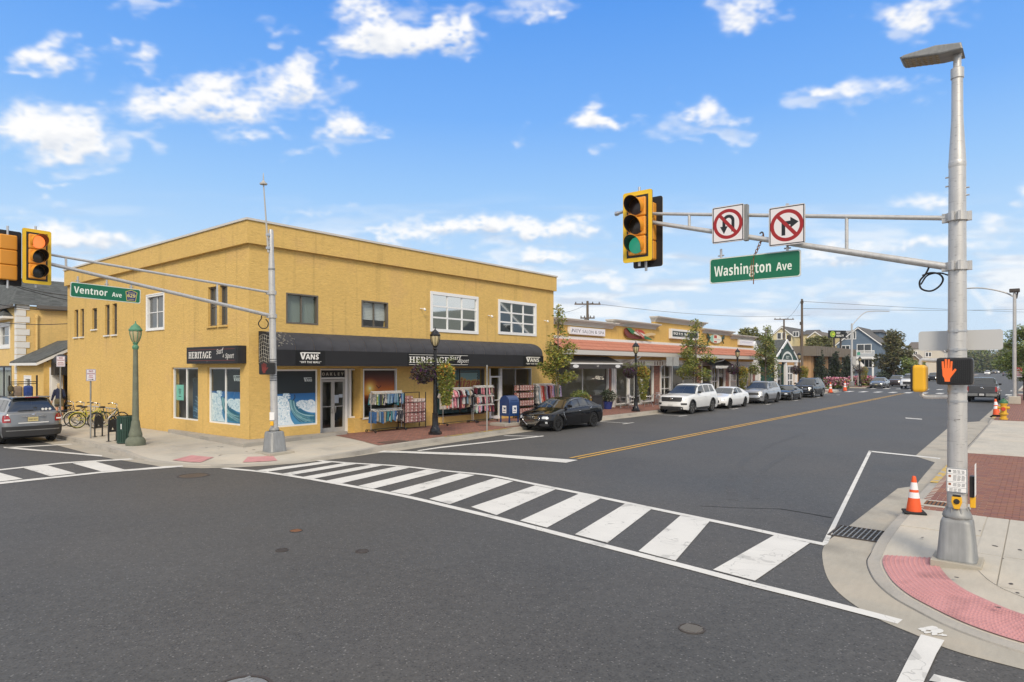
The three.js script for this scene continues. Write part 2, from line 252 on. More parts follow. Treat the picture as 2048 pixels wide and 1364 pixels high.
  M.darkgreen = mat([0.02, 0.055, 0.04], 0.5); M.trim = mat([0.74, 0.73, 0.70], 0.6); M.trimgrey = mat([0.45, 0.44, 0.42], 0.65); M.whitepaint = mat([0.78, 0.78, 0.77], 0.5);
  M.bronze = mat([0.16, 0.135, 0.105], 0.5, { metalness: .3 }); M.dark = mat([0.02, 0.02, 0.022], 0.8); M.room = mat([0.34, 0.31, 0.27], 0.9); M.iron = mat([0.06, 0.05, 0.045], 0.75); M.rust = mat([0.20, 0.085, 0.035], 0.9);
  M.glass = mat([0.9, 0.95, 0.95], 0.02, { transmission: 1, thickness: 0, ior: 1.52 });
  M.windowdark = mat([0.035, 0.04, 0.043], 0.04, { specularIntensity: 1, ior: 1.6 });
  M.carglass = mat([0.022, 0.026, 0.028], 0.03, { specularIntensity: 1, ior: 1.95 });
  M.chrome = mat([0.72, 0.72, 0.72], 0.14, { metalness: 1 });
  M.orange = mat([0.78, 0.10, 0.02], 0.6); M.reflect = mat([0.78, 0.74, 0.74], 0.5);
  M.wood = mat([0.13, 0.10, 0.075], 0.9); M.soil = mat([0.05, 0.035, 0.025], 1);
}

// ================================================================ GROUND, ROADS, PAVEMENTS
const xz = p => [p[0], p[2]];
struct('ground', [sheet([[-900, -900], [1500, -900], [1500, 900], [-900, 900]], -0.06)], mat([0.09, 0.085, 0.06], 0.95));
const road = struct('road', [sheet([[-70, -130], [520, -130], [520, 80], [-70, 80]], 0)], M.asphalt);
const SW = 0.15;
// kerb lines, column / row / height in the picture, turned into places on the ground
const kerbA = [[8.05, .15, -130], [8.05, .15, -60], [8.1, .15, -40], ...[[117, 870, .15], [182, 884.5, .15], [244, 902, .15], [273, 913.5, .09], [305, 921.5, .03], [361, 928.4, .02], [380, 929, .035], [412, 929.5, .035], [445, 930, .02], [517, 928, .02], [601, 922, .02], [640, 914, .09], [693, 905, .15], [761, 893, .15]].map(a => G(...a)), [17, .15, -17.2], [22.2, .15, -17.6], [26, .15, -17.95], [40, .15, -17.95], [81, .15, -17.95], [83.4, .15, -18.6], [84.4, .15, -20.5], [84.4, .15, -130]];
const kerbB = [[7.9, .02, 80], [7.85, .02, 4], [7.9, .02, 1], ...[[2048, 1301.8], [1952, 1271.7], [1885, 1245], [1829.4, 1217], [1784.8, 1191.5], [1751.4, 1162.5], [1735.8, 1135.8], [1732.5, 1118], [1738, 1107]].map(a => G(a[0], a[1], .03)), [11.2, .1, -1.95], [12.4, .15, -1.95], [21.5, .15, -1.95], [22.5, .05, -1.95], [39, .05, -1.95], [40.2, .15, -1.95], [81, .15, -1.95], [83.4, .15, -1.2], [84.4, .15, 1], [84.4, .15, 80]];
function ribbon(pts, w0, w1, h0, h1) { // between two offsets of a line, with a height for each
  const n = pts.length, N = pts.map((p, i) => { const a = pts[Math.max(0, i - 1)], b = pts[Math.min(n - 1, i + 1)], dx = b[0] - a[0], dz = b[2] - a[2], l = Math.hypot(dx, dz) || 1; return [-dz / l, dx / l]; });
  return grid(n - 1, 1, (u, v) => { const i = Math.round(u * (n - 1)), p = pts[i], w = v ? w1 : w0, h = v ? h1 : h0; return [p[0] + N[i][0] * w, typeof h === 'function' ? h(p) : h, p[2] + N[i][1] * w]; });
}
function densify(pts, step = 0.5, lim = 60) { const o = []; for (let i = 0; i < pts.length - 1; i++) { const a = pts[i], b = pts[i + 1], L = Math.hypot(b[0] - a[0], b[2] - a[2]), n = L > lim ? 1 : Math.max(1, Math.ceil(L / step)); for (let k = 0; k < n; k++) o.push([0, 1, 2].map(j => mix(a[j], b[j], k / n))); } o.push(pts[pts.length - 1]); return o; }
function roundLine(pts) { const c = new THREE.CatmullRomCurve3(pts.map(p => V(...p)), false, 'centripetal'); return c.getPoints(pts.length * 6).map(p => [p.x, clamp(p.y, .02, .15), p.z]); }
const KA = densify(roundLine(kerbA), 1.5).reverse(), KB = densify(roundLine(kerbB), 1.5);
// clip a polygon (x,z) with a rectangle
function clipRect(poly, x0, x1, z0, z1) {
  for (const [ax, s, lim] of [[0, 1, x0], [0, -1, x1], [1, 1, z0], [1, -1, z1]]) {
    const out = []; for (let i = 0; i < poly.length; i++) { const a = poly[i], b = poly[(i + 1) % poly.length], da = s * (a[ax] - lim), db = s * (b[ax] - lim); if (da >= 0) out.push(a); if (da * db < 0) { const t = da / (da - db); out.push([mix(a[0], b[0], t), mix(a[1], b[1], t)]); } }
    poly = out; if (poly.length < 3) return null;
  }
  let ar = 0; for (let i = 0; i < poly.length; i++) { const a = poly[i], b = poly[(i + 1) % poly.length]; ar += a[0] * b[1] - b[0] * a[1]; } return Math.abs(ar) > 0.02 ? poly : null;
}
function slabs(parent, poly, xs, zs, y0, y1, m, gap = 0.007, name = 'paving_slab') {
  for (let i = 0; i < xs.length - 1; i++) for (let j = 0; j < zs.length - 1; j++) { const q = clipRect(poly, xs[i] + gap, xs[i + 1] - gap, zs[j] + gap, zs[j + 1] - gap); if (q) mesh(name, [slab(q, y0, y1)], m, parent); }
}
const steps = (a, b, s) => { const o = []; for (let v = a; v < b - 1e-6; v += s) o.push(v); o.push(b); return o; };
const KW = 0.17, RW = 1.25;
function pavement(name, K, far) {
  const side = struct(name, [sheet(inner(K, RW - .01), .1375)], M.gutter);
  mesh('kerb', [ribbon(K, 0, 0.02, p => -0.02, p => p[1] - .012), ribbon(K, 0.02, KW, p => p[1] - .012, p => p[1])], M.curb, side);
  mesh('kerb_ramp_surface', [ribbon(K, KW, RW, p => p[1] - .003, .142)], M.concrete, side);
  return side;
}
const paveA = pavement('pavement', KA), paveB = pavement('pavement', KB);
function inner(K, w) { const n = K.length; return K.map((p, i) => { const a = K[Math.max(0, i - 1)], b = K[Math.min(n - 1, i + 1)], dx = b[0] - a[0], dz = b[2] - a[2], l = Math.hypot(dx, dz) || 1; return [p[0] - dz / l * w, p[2] + dx / l * w]; }); }
{ // paving slabs of the corner by the yellow shop
  const inn = inner(KA, RW).filter(p => p[0] < 83 && p[1] > -75), poly = null;
  const near = [...inn.filter(p => p[0] < 16.5 && p[1] > -44), [11.4, -44], [11.4, -22], [16.5, -22]];
  slabs(paveA, near, steps(8, 17, 1.5), steps(-44.6, -17, 1.55), .12, SW, M.concrete);
  // brick paving from the bend to the end of the block
  const b0 = [[656, 869.5], [680, 873], [704.7, 878], [735, 885], [757, 891]].map(a => xz(G(a[0], a[1], SW)));
  const bl = [...b0, ...inner(KA, 0.2).filter(p => p[0] > b0[4][0] + .3 && p[0] < 80 && p[1] < -17 && p[1] > -19).reverse(), [80, -21.4], [62, -23], [29, -23], [16.4, -23]];
  mesh('brick_paving', [sheet(bl, SW + 0.009)], M.pavers, paveA);
  mesh('kerb_paint', [grid(40, 1, (u, v) => { const x = mix(17.2, 21.6, u), z = interp([[17, -17.2], [22.2, -17.6]], x); return [x, .1525 + .0, z - mix(0.03, KW, v)]; })], M.curbyellow, paveA);
}
{ // the corner by the near signal pole
  const inn = inner(KB, KW).filter(p => p[0] < 84 && p[1] < 30);
  const bx0 = G(1995, 1036, SW)[0], bx1 = G(1995, 910, SW)[0], bx2 = G(2030, 842, SW)[0];
  const poly = [...inn, [84, 30], [7.9, 30]].filter((p, i, a) => i === 0 || Math.hypot(p[0] - a[i - 1][0], p[1] - a[i - 1][1]) > 0.01);
  const innR = inner(KB, RW).filter(p => p[0] < 84 && p[1] < 30), cp = [...innR, [84, 30], [9.2, 30]];
  const part = (x0, x1) => clipRect(cp, x0, x1, -3, 6);
  const strip = (x0, x1) => [[x0, -1.95 + KW], [x1, -1.95 + KW], [x1, 6], [x0, 6]];
  slabs(paveB, part(8, bx0), [8, 9.6, 11.15, bx0], [-3, -0.4, 1.15, 2.7, 4.25, 6], .12, SW, M.concrete);
  slabs(paveB, [[12.3, -1.95 + KW], [bx0, -1.95 + KW], [bx0, -.7], [12.3, -.7]], [12.3, bx0], [-2, -.71], .125, SW + .002, M.concrete);
  slabs(paveB, strip(bx1, bx2), [bx1, bx1 + (bx2 - bx1) * .3, bx1 + (bx2 - bx1) * .55, bx1 + (bx2 - bx1) * .8, bx2], [-2, .4, 2.9, 6], .12, SW, M.concrete, .03);
  mesh('brick_paving', [sheet(strip(bx2, 80), SW + 0.003), sheet(strip(bx0 + .0, bx1), SW - 0.02)], M.pavers, paveB);
  for (const [x0, x1] of [[17.3, 21.6], [40.6, 44.5]]) mesh('kerb_paint', [sheet([[x0, -1.93], [x1, -1.93], [x1, -1.95 + KW], [x0, -1.95 + KW]], .1555)], M.curbyellow, paveB);
  // bricks of the near panel, each its own stone; the farther ones of the same panel as one part
  const r = rng(9), bricks = [], tones = [0, 1, 2, 3, 4, 5].map(i => mat([0.205 + .028 * (i % 3), 0.088 + .012 * (i % 3) + .01 * (i > 2), 0.072 + .006 * (i > 2)], 0.88));
  for (let x = bx0 + .06; x < bx1 - .05; x += .1) { const odd = Math.round((x - bx0) / .1) % 2; for (let z = -1.68 + odd * .1; z < 3.6; z += .2) bricks.push([x, z, Math.hypot(x, z)]); }
  bricks.sort((a, b) => a[2] - b[2]);
  const geo = [0, 1, 2].map(i => { const g = norm(new RoundedBoxGeometry(.092, .05, .191, 1, .006)); g.rotateZ((i - 1) * .01); return g; });
  const rest = [[], [], []];
  bricks.forEach(([x, z], i) => { const k = Math.floor(r() * 6), y = SW - .024 + r() * .004; if (i < 300) { const b = shadow(new THREE.Mesh(geo[i % 3], tones[k])); b.name = 'brick'; b.position.set(x, y, z); paveB.add(b); } else { const g = geo[i % 3].clone(); g.translate(x, y, z); rest[k % 3].push(paintG(g, tones[k].color.toArray())); } });
  const rm = mesh('brick', rest.flat(), mat([1, 1, 1], .88, { vertexColors: true }), paveB); rm.userData.kind = 'stuff';
  // tactile paving that follows the kerb of the ramp
  const pad = inner(KB, KW + .03), pad2 = inner(KB, KW + .68), sel = KB.map((p, i) => i).filter(i => KB[i][2] < 6 && KB[i][2] > -1.98 && KB[i][0] < G(1765, 1108, .05)[0]);
  const hh = w => i => mix(KB[i][1], .142, (w - KW) / (RW - KW)) + .012;
  mesh('tactile_paving', [grid(sel.length - 1, 1, (u, v) => { const i = sel[Math.round(u * (sel.length - 1))], q = v ? pad2[i] : pad[i]; return [q[0], v ? hh(KW + .68)(i) : hh(KW + .03)(i), q[1]]; })], M.redpad, paveB);
  const domes = [], dg = new THREE.SphereGeometry(.016, 6, 3, 0, 6.3, 0, 1.3); 
  const cl = []; for (let i = 0; i < sel.length - 1; i++) { const a = KB[sel[i]], b = KB[sel[i + 1]]; cl.push([sel[i], Math.hypot(b[0] - a[0], b[2] - a[2])]); }
  let acc = 0; for (const [i, L] of cl) { while (acc < L) { for (let k = 0; k < 11; k++) { const w = KW + .07 + k * .056, t = acc / L, qa = inner([KB[i], KB[i + 1]], w), q = [mix(qa[0][0], qa[1][0], t), mix(qa[0][1], qa[1][1], t)]; const g = dg.clone(); g.translate(q[0], hh(w)(i) - .006, q[1]); domes.push(g); } acc += .06; } acc -= L; }
  const dm = mesh('tactile_dome', domes, M.redpad, paveB); dm.userData.kind = 'stuff';
}
// red ramp plates at the shop corner
const PIX = (x, y, z) => { const d = x * FW[0] + z * FW[1]; return CX + FOC * (x * RT[0] + z * RT[1]) / d; };
for (const [p0, p1] of [[322, 392], [474, 566]]) { const idx = KA.map((p, i) => i).filter(i => { const p = KA[i], q = PIX(...p); return q > p0 && q < p1 && p[2] > -26 && p[0] < 13; }), a = inner(KA, .3), b = inner(KA, .92); mesh('tactile_paving', [grid(idx.length - 1, 1, (u, v) => { const i = idx[Math.round(u * (idx.length - 1))], q = v ? b[i] : a[i], w = v ? .92 : .3; return [q[0], mix(KA[i][1], .142, (w - KW) / (RW - KW)) + .012, q[1]]; })], M.redpad, paveA); }
// concrete gutters
const gutterPoly = (Q, K) => sheet([...Q, ...K.slice().reverse()], 0.006);
{
  const Q = [[7.3, -60], [7.35, -40], ...[[115, 891], [195, 912], [228.5, 918.6], [320, 933], [400, 936.8], [458, 936], [530, 932], [595, 927], [693, 915.7], [760, 906], [800, 901.4], [878, 890], [995, 871.7], [1054, 864]].map(a => xz(G(...a))), [30, -17.4], [81, -17.4]];
  struct('gutter', [gutterPoly(Q, KA.filter(p => p[2] > -60.5 && p[0] < 81.2).map(xz).reverse())], M.gutter);
  const smoothQ = q => new THREE.CatmullRomCurve3(q.map(p => V(p[0], 0, p[1])), false, 'centripetal').getPoints(q.length * 6).map(p => [p.x, p.z]);
  const Q2 = [[7.3, 12], [7.35, 2], [7.49, -.11], [7.57, -.68], [7.76, -.99], [7.98, -1.35], [8.36, -1.72], [8.88, -2.04], [9.83, -2.37], [10.82, -2.58], [12.5, -2.56], [16.9, -2.5], [17.5, -2.24], [19.8, -2.3], [22.2, -2.35], [23.4, -3.0], [38.5, -3.3], [40.5, -2.4], [81, -2.4]];
  struct('gutter', [gutterPoly([...smoothQ(Q2.slice(0, 12)), ...Q2.slice(12)], KB.filter(p => p[2] < 12.5 && p[0] < 81.2).map(xz))], M.gutter);
}
// ---------------------------------------------------------------- markings
function marking(name, list, m = M.white, y = 0.009) { const g = new THREE.Group(); g.name = numbered(name); g.userData = { kind: 'structure' }; scene.add(g); for (const [n, pts] of list) mesh(n, [sheet(pts, y)], m, g); return g; }
{
  const farL = [[640, 921], [700, 925.5], [800, 931.5], [880, 940], [985, 950.5], [1060, 965], [1200, 993], [1300, 1014], [1400, 1034.5], [1480, 1051], [1600, 1077], [1656, 1088]].map(a => xz(G(...a)));
  const nearL = [[440, 937.5], [520, 945], [600, 957], [700, 974.5], [800, 993.5], [900, 1017], [1000, 1041.5], [1200, 1094], [1400, 1146], [1500, 1173], [1600, 1198], [1700, 1224], [1795, 1249]].map(a => xz(G(...a)));
  const band = (L, w) => { const a = L.map((p, i) => { const q = L[Math.max(0, i - 1)], s = L[Math.min(L.length - 1, i + 1)], dx = s[0] - q[0], dz = s[1] - q[1], l = Math.hypot(dx, dz); return [p[0] + dz / l * w, p[1] - dx / l * w]; }); return [...L, ...a.reverse()]; };
  const smoothL = L => new THREE.CatmullRomCurve3(L.map(p => V(p[0], 0, p[1]))).getPoints(48).map(p => [p.x, p.z]);
  const fl = smoothL(farL), nl = smoothL(nearL);
  const barPx = [
    [[508, 942], [530, 944.5], [664, 925.5], [645, 923.5]],
    [[558, 949], [578, 951.5], [712, 928.5], [692, 926]],
    [[605, 954.5], [627, 958], [765, 931.5], [742, 930]],
    [[652, 962], [682, 967.5], [819, 936], [793, 933.5]],
    [[716, 972.5], [747, 978], [883, 943.5], [852, 940]],
    [[780, 984], [818, 990.5], [950, 950.5], [919, 947]],
    [[858, 998.5], [900, 1009], [1026.5, 963], [990, 956.5]],
    [[942, 1014.5], [993, 1031], [1111, 979.5], [1070, 971.5]],
    [[1040, 1042], [1094, 1056], [1203, 996.5], [1157, 988.5]],
    [[1150, 1069.5], [1215, 1086.5], [1304, 1018], [1252, 1007]],
    [[1277, 1103], [1351, 1122.5], [1419, 1043.5], [1362, 1031]],
    [[1426, 1140.5], [1510, 1162.5], [1621, 1086], [1548, 1071.5]],
  ].map(q => q.map(a => xz(G(...a))));
  marking('crosswalk', [['border_line', band(fl, -.17)], ['border_line', band(nl, .17)], ...barPx.map(q => ['crosswalk_bar', q])]);
  // crosswalk over the side street on the left
  const b2 = [[[0, 947], [45, 960], [0, 966], [-60, 955]], [[45, 936], [95, 931.5], [152, 947.5], [100, 953]], [[145, 927.5], [190, 923.5], [250, 940], [203, 943.5]], [[-70, 949], [-130, 955], [-70, 976], [0, 965]]].map(q => q.map(a => xz(G(...a))));
  const l2 = (pts, w) => pts.map(a => xz(G(...a)));
  marking('crosswalk', [['border_line', l2([[-160, 956], [0, 939], [130, 925], [260, 917.5], [268, 919.5], [130, 927.5], [0, 941.5], [-160, 959]])], ['border_line', l2([[-160, 986], [0, 965], [200, 944], [330, 933], [365, 931.5], [367, 934], [200, 947], [0, 969], [-160, 991]])], ['crosswalk_bar', b2[1]], ['crosswalk_bar', b2[2]], ['crosswalk_bar', l2([[-90, 949.5], [-12, 943], [46, 958.5], [-20, 966]])]], M.white, 0.0105);
  marking('stop_line', [['stop_line', l2([[768, 901.5], [800, 902.5], [980, 908], [1156, 920.5], [1132, 926], [980, 913], [800, 906], [755, 905]])]]);
  marking('parking_marking', [['line', l2([[833, 901.5], [880, 894], [1087, 871.5], [1087, 873], [880, 896.5], [838, 902.5]])], ['line', l2([[1010, 871.3], [1080, 872.4], [1080, 873.2], [1006, 872.2]])]]);
  marking('parking_marking', [['line', l2([[6, 894.5], [16, 894.5], [205, 911], [203, 913.5], [9, 896.5]])], ['line', l2([[9, 895], [140, 888], [146, 889], [14, 896.8]])]]);
  marking('parking_marking', [['line', l2([[1737.5, 902], [1744, 902.2], [1656, 1087], [1645, 1086]])], ['line', l2([[1738, 901.7], [1881, 916.5], [1880, 918.6], [1740, 904.2]])]]);
  // yellow centre line, two stripes
  const yl = z => [[16.3, z], [60, z - .15], [79, z - .35], [79, z - .44], [60, z - .27], [16.3, z - .11]];
  marking('centre_line', [['line', yl(-10.72)], ['line', yl(-10.98)]], M.yellowline);
  // parking bay ticks on the avenue
  const ticks = []; for (const x of [28.2, 34.5, 42.6, 49.4, 56.5, 63.5, 71]) ticks.push(['line', [[x, -17.3], [x + .12, -17.3], [x + .12, -15.75], [x, -15.75]]], ['line', [[x - .5, -15.75], [x + .6, -15.75], [x + .6, -15.63], [x - .5, -15.63]]]);
  ticks.push(['line', l2([[1811, 835.5], [1844, 838], [1844, 839.5], [1811, 837]])]);
  marking('parking_marking', ticks);
  // the next crossing: two ladders of bars
  const far = []; for (let z = -17.2; z < -2; z += 1.45) { far.push(['crosswalk_bar', [[80.2, z], [83.2, z], [83.2, z + .6], [80.2, z + .6]]], ['crosswalk_bar', [[94.5, z], [97.5, z], [97.5, z + .6], [94.5, z + .6]]]); }
  marking('crosswalk', far);
  // rubber left by turning tyres, and a darker relaid strip in the parking bay
  const arc = (a, w) => { const c = new THREE.CatmullRomCurve3(a.map(q => { const g = G(...q); return V(g[0], 0, g[2]); })).getPoints(30), o = [], i2 = []; c.forEach((p, i) => { const q = c[Math.min(30, i + 1)], r = c[Math.max(0, i - 1)], l = Math.hypot(q.x - r.x, q.z - r.z); const nx = (q.z - r.z) / l * w, nz = -(q.x - r.x) / l * w; o.push([p.x + nx, p.z + nz]); i2.push([p.x - nx, p.z - nz]); }); return [...o, ...i2.reverse()]; };
  marking('crosswalk', [['crosswalk_bar', l2([[1842, 1271], [1889, 1283], [1873, 1310], [1857, 1345], [1845, 1372], [1790, 1372], [1815, 1322]])], ['border_line', l2([[1868, 1351], [1960, 1374], [1930, 1378], [1858, 1364]])], ...[[1848, 1262, 7], [1862, 1259, 9], [1876, 1264, 9], [1884, 1272, 6], [1868, 1270, 5], [1856, 1267, 4]].map(([x, y, q], i) => ['worn_paint', l2([...Array(9)].map((_, k) => { const a = k / 9 * 6.283, e = q * (.5 + NT[i * 31 + k]); return [x + Math.cos(a) * e * 1.5, y + Math.sin(a) * e * .5]; }))])], M.white, .0135);
  marking('tyre_mark', [['rubber_streak', arc([[1466, 1000], [1462, 965], [1480, 930], [1530, 895], [1610, 866]], .11)], ['rubber_streak', arc([[1512, 998], [1512, 970], [1530, 938], [1585, 905]], .08)]], metreMat(dataTex(256, asphaltFn([.0735, .071, .067], 9), 3), .7), .0045);
  marking('tar_seam', [['seam', arc([[1560, 1018], [1610, 1026], [1664, 1036]], .02)], ['seam', arc([[1400, 1012], [1480, 1016], [1560, 1018]], .01)]], M.rubber, .0047);
  marking('road_patch', [['relaid_asphalt', l2([[1748, 927], [1845, 945], [1836, 972], [1752, 1024], [1690, 1062]])]], M.patch, .005);
}
// drains and iron covers
function cover(px, py, r, m, label) { const g = G(px, py); const t = thing('manhole_cover', label, 'manhole cover', [g[0], 0, g[2]]); mesh('frame_ring', [lathe([[r * 1.0, .003], [r * 1.0, .012], [r * 1.13, .010], [r * 1.15, .003]], 28)], M.iron, t); mesh('lid', [lathe([[0, .009], [r * .9, .009], [r * .97, .006]], 28), ...[...Array(7)].map((_, i) => box(-r * .75, r * .75, .009, .0125, -.012 + (i - 3) * r * .22, .012 + (i - 3) * r * .22))], m, t); }
cover(387, 951.5, .34, mat([.115, .085, .06], .9), 'large brown manhole cover in the asphalt before the shop corner');
cover(592, 1062, .095, M.rust, 'small rusty orange valve cover in the asphalt of the crossing');
cover(564, 1101, .085, M.iron, 'small dark valve cover on the asphalt beside the rusty one');
cover(724, 1103, .09, M.iron, 'small black valve cover alone towards the striped crosswalk');
cover(1383, 1258, .12, mat([.13, .12, .105], .8), 'small grey valve cover below the crosswalk line');
cover(480, 1382, .24, M.castalu, 'round iron manhole cover cut by the bottom of the picture');
{ // storm drain grate by the ramp
  const a = G(1711, 1051), b = G(1769, 1060), c = G(1739, 1090), d = G(1676, 1077);
  const t = thing('storm_drain', 'rectangular iron storm drain grate in the gutter beside the near ramp', 'drain', [(a[0] + c[0]) / 2, 0, (a[2] + c[2]) / 2]);
  const L = .62, Wd = .55, x0 = -L / 2 * 1.25, x1 = L / 2 * 1.25;
  mesh('pit', [box(x0, x1, .003, .0085, -.4, .4)], M.dark, t);
  mesh('frame', [box(x0 - .03, x0, .004, .022, -.43, .43), box(x1, x1 + .03, .004, .022, -.43, .43), box(x0, x1, .004, .021, -.43, -.4), box(x0, x1, .004, .021, .4, .43)], M.iron, t);
  for (let i = 0; i < 11; i++) { const z = -.36 + i * .072; mesh('grate_bar', [box(x0, x1, .008, .024, z - .008, z + .008)], M.castalu, t); }
  for (const x of [-.2, 0, .2]) mesh('cross_bar', [box(x - .006, x + .006, .008, .019, -.4, .4)], M.iron, t);
}
{ // drain in the brick by the pole, in a concrete collar
  const g = G(1888, 1010, SW); const t = thing('pavement_drain', 'small rusty drain grate in a concrete collar behind the signal pole', 'drain', [g[0], SW, g[2]]);
  mesh('collar', [box(-.33, .33, -.01, .012, -.42, .42)], M.concrete, t); mesh('pit', [box(-.2, .2, .0122, .0145, -.3, .3)], M.dark, t);
  for (let i = 0; i < 10; i++) mesh('grate_bar', [box(-.2, .2, .013, .021, -.3 + i * .064, -.3 + i * .064 + .036)], M.rust, t);
}
{ const g = G(786, 884, SW); const t = thing('pavement_drain', 'flat brown utility lid in the red brick paving by the kerb', 'drain', [g[0], SW + .006, g[2]]); mesh('frame', [box(-.5, .5, 0, .01, -.27, .27)], M.iron, t); mesh('lid', [box(-.46, .46, .004, .014, -.23, .23)], mat([.12, .07, .05], .8), t); }
{ const g = G(970, 851, SW); const t = thing('manhole_cover', 'round dark cover in the brick paving beside the mailbox', 'manhole cover', [g[0], SW + .008, g[2]]); mesh('lid', [lathe([[0, .012], [.3, .012], [.33, .004], [.34, 0]], 24)], mat([.12, .07, .05], .8), t); }

for (const [x0, x1, z0, z1] of [[95.5, 300, -60, -17.95], [95.5, 300, -1.95, 60]]) { const o = struct('pavement', [box(x0, x1, -.05, .14, z0, z1)], M.concrete); mesh('brick_paving', [sheet(z0 < -20 ? [[x0 + .3, -18.2], [x1, -18.2], [x1, -24], [x0 + .3, -24]] : [[x0 + .3, -1.7], [x1, -1.7], [x1, 3], [x0 + .3, 3]], .149)], M.pavers, o); }

{ // old gum and drips trodden into the pavements
  const r = rng(44), st = []; for (const [px, py] of [[1913, 1155], [2022, 1168], [2035, 1186], [1996, 1215], [1990, 1092], [2006, 1117], [1960, 1062], [1885, 1085], [1845, 1075], [2040, 1100]]) { const g = G(px, py, SW); const c = new THREE.CircleGeometry(.012 + r() * .014, 9); c.scale(1, 1 + r(), 1); c.rotateX(-Math.PI / 2); c.rotateY(r() * 3); c.translate(g[0], SW + .0035, g[2]); mesh('gum_spot', [c], M.iron, paveB); }
  for (let i = 0; i < 16; i++) { const g = G(300 + r() * 420, 893 + r() * 14, SW); if (g[0] < 9.7 || g[2] > -18.8) continue; const c = new THREE.CircleGeometry(.03 + r() * .03, 9); c.rotateX(-Math.PI / 2); c.translate(g[0], SW + .0035, g[2]); mesh('gum_spot', [c], M.iron, paveA); }
}

// ================================================================ YELLOW CORNER SHOP
const AZ = -21.1, AX = 11.5, A_TOP = 7.8;
const fr = (Z0) => ({ b: (u0, u1, y0, y1, d0, d1, r) => r ? rbox(u0, u1, y0, y1, Z0 + d0, Z0 + d1, r, 1) : box(u0, u1, y0, y1, Z0 + d0, Z0 + d1), pl: (g, u, y, d) => mv(g, u, y, Z0 + d) });   // wall that looks to +Z
const fl_ = (X0) => ({ b: (u0, u1, y0, y1, d0, d1, r) => r ? rbox(X0 - d0, X0 - d1, y0, y1, u0, u1, r, 1) : box(X0 - d0, X0 - d1, y0, y1, u0, u1), pl: (g, u, y, d) => mv(g, X0 - d, y, u, -Math.PI / 2) }); // wall that looks to -X
const wallR = (Z0, x0, x1, y0, y1, th, holes) => { const g = ext([[x0, y0], [x1, y0], [x1, y1], [x0, y1]], th, 0, holes.map(h => [[h[0], h[2]], [h[1], h[2]], [h[1], h[3]], [h[0], h[3]]])); g.translate(0, 0, Z0 - th); return g; };
const wallL = (X0, z0, z1, y0, y1, th, holes) => { const g = ext([[z0, y0], [z1, y0], [z1, y1], [z0, y1]], th, 0, holes.map(h => [[h[0], h[2]], [h[1], h[2]], [h[1], h[3]], [h[0], h[3]]])); g.rotateY(-Math.PI / 2); g.translate(X0 + th, 0, 0); return g; };
const blindMat = dataTex(128, (u, v) => { const f = (v * 16) % 1; return lin([.50, .50, .47], f < .15 ? .72 : .95 + .08 * vn(u * 8, v * 64, 64)); }, 1);
M.blind = metreMat(blindMat, 0.8); M.curtain = mat([.46, .46, .42], .9); M.curtaing = mat([.2, .23, .2], .9);
M.mirrorpane = mat([.62, .65, .65], .03, { metalness: 1 }); M.panegrey = mat([.07, .078, .08], .05, { specularIntensity: 1, ior: 1.7 });
function windowUnit(parent, F, u0, u1, y0, y1, { fm = M.whitepaint, fw = .06, cols = 1, rows = 1, rec = -.1, proud = .0, mw = .035, back, backD = -.28, sill, name = 'window', glass = M.glass, flange } = {}) {
  const w = new THREE.Group(); w.name = name; parent.add(w);
  const f = [F.b(u0, u1, y0, y0 + fw, rec - .05, proud + .012), F.b(u0, u1, y1 - fw, y1, rec - .05, proud + .012), F.b(u0, u0 + fw, y0 + fw, y1 - fw, rec - .05, proud + .01), F.b(u1 - fw, u1, y0 + fw, y1 - fw, rec - .05, proud + .01)];
  if (flange) f.push(F.b(u0 - flange, u1 + flange, y1, y1 + flange, -.02, .03), F.b(u0 - flange, u1 + flange, y0 - flange, y0, -.02, .04), F.b(u0 - flange, u0, y0, y1, -.02, .028), F.b(u1, u1 + flange, y0, y1, -.02, .028));
  mesh('frame', f, fm, w);
  const iu0 = u0 + fw, iu1 = u1 - fw, iy0 = y0 + fw, iy1 = y1 - fw;
  for (let i = 1; i < cols; i++) { const u = mix(iu0, iu1, i / cols); mesh('mullion', [F.b(u - mw / 2, u + mw / 2, iy0, iy1, rec - .03, rec + .03)], fm, w); }
  for (let j = 1; j < rows; j++) { const y = mix(iy0, iy1, j / rows); mesh('glazing_bar', [F.b(iu0, iu1, y - mw / 2, y + mw / 2, rec - .028, rec + .028)], fm, w); }
  for (let i = 0; i < cols; i++) for (let j = 0; j < rows; j++) mesh('pane', [F.pl(face((iu1 - iu0) / cols, (iy1 - iy0) / rows), mix(iu0, iu1, (i + .5) / cols), mix(iy0, iy1, (j + .5) / rows), rec)], glass, w);
  if (back) mesh(back[0], [F.b(u0 - .05, u1 + .05, mix(y0, y1, back[2] ?? 0), y1 + .03, backD - .02, backD)], back[1], w);
  if (sill) mesh('sill', [F.b(u0 - .05, u1 + .05, y0 - .06, y0, -.05, .07)], sill, w);
  return w;
}
const shopA = thing('corner_shop', 'two storey yellow stucco corner shop with long black awning', 'building');
const FR = fr(AZ), FL = fl_(AX);
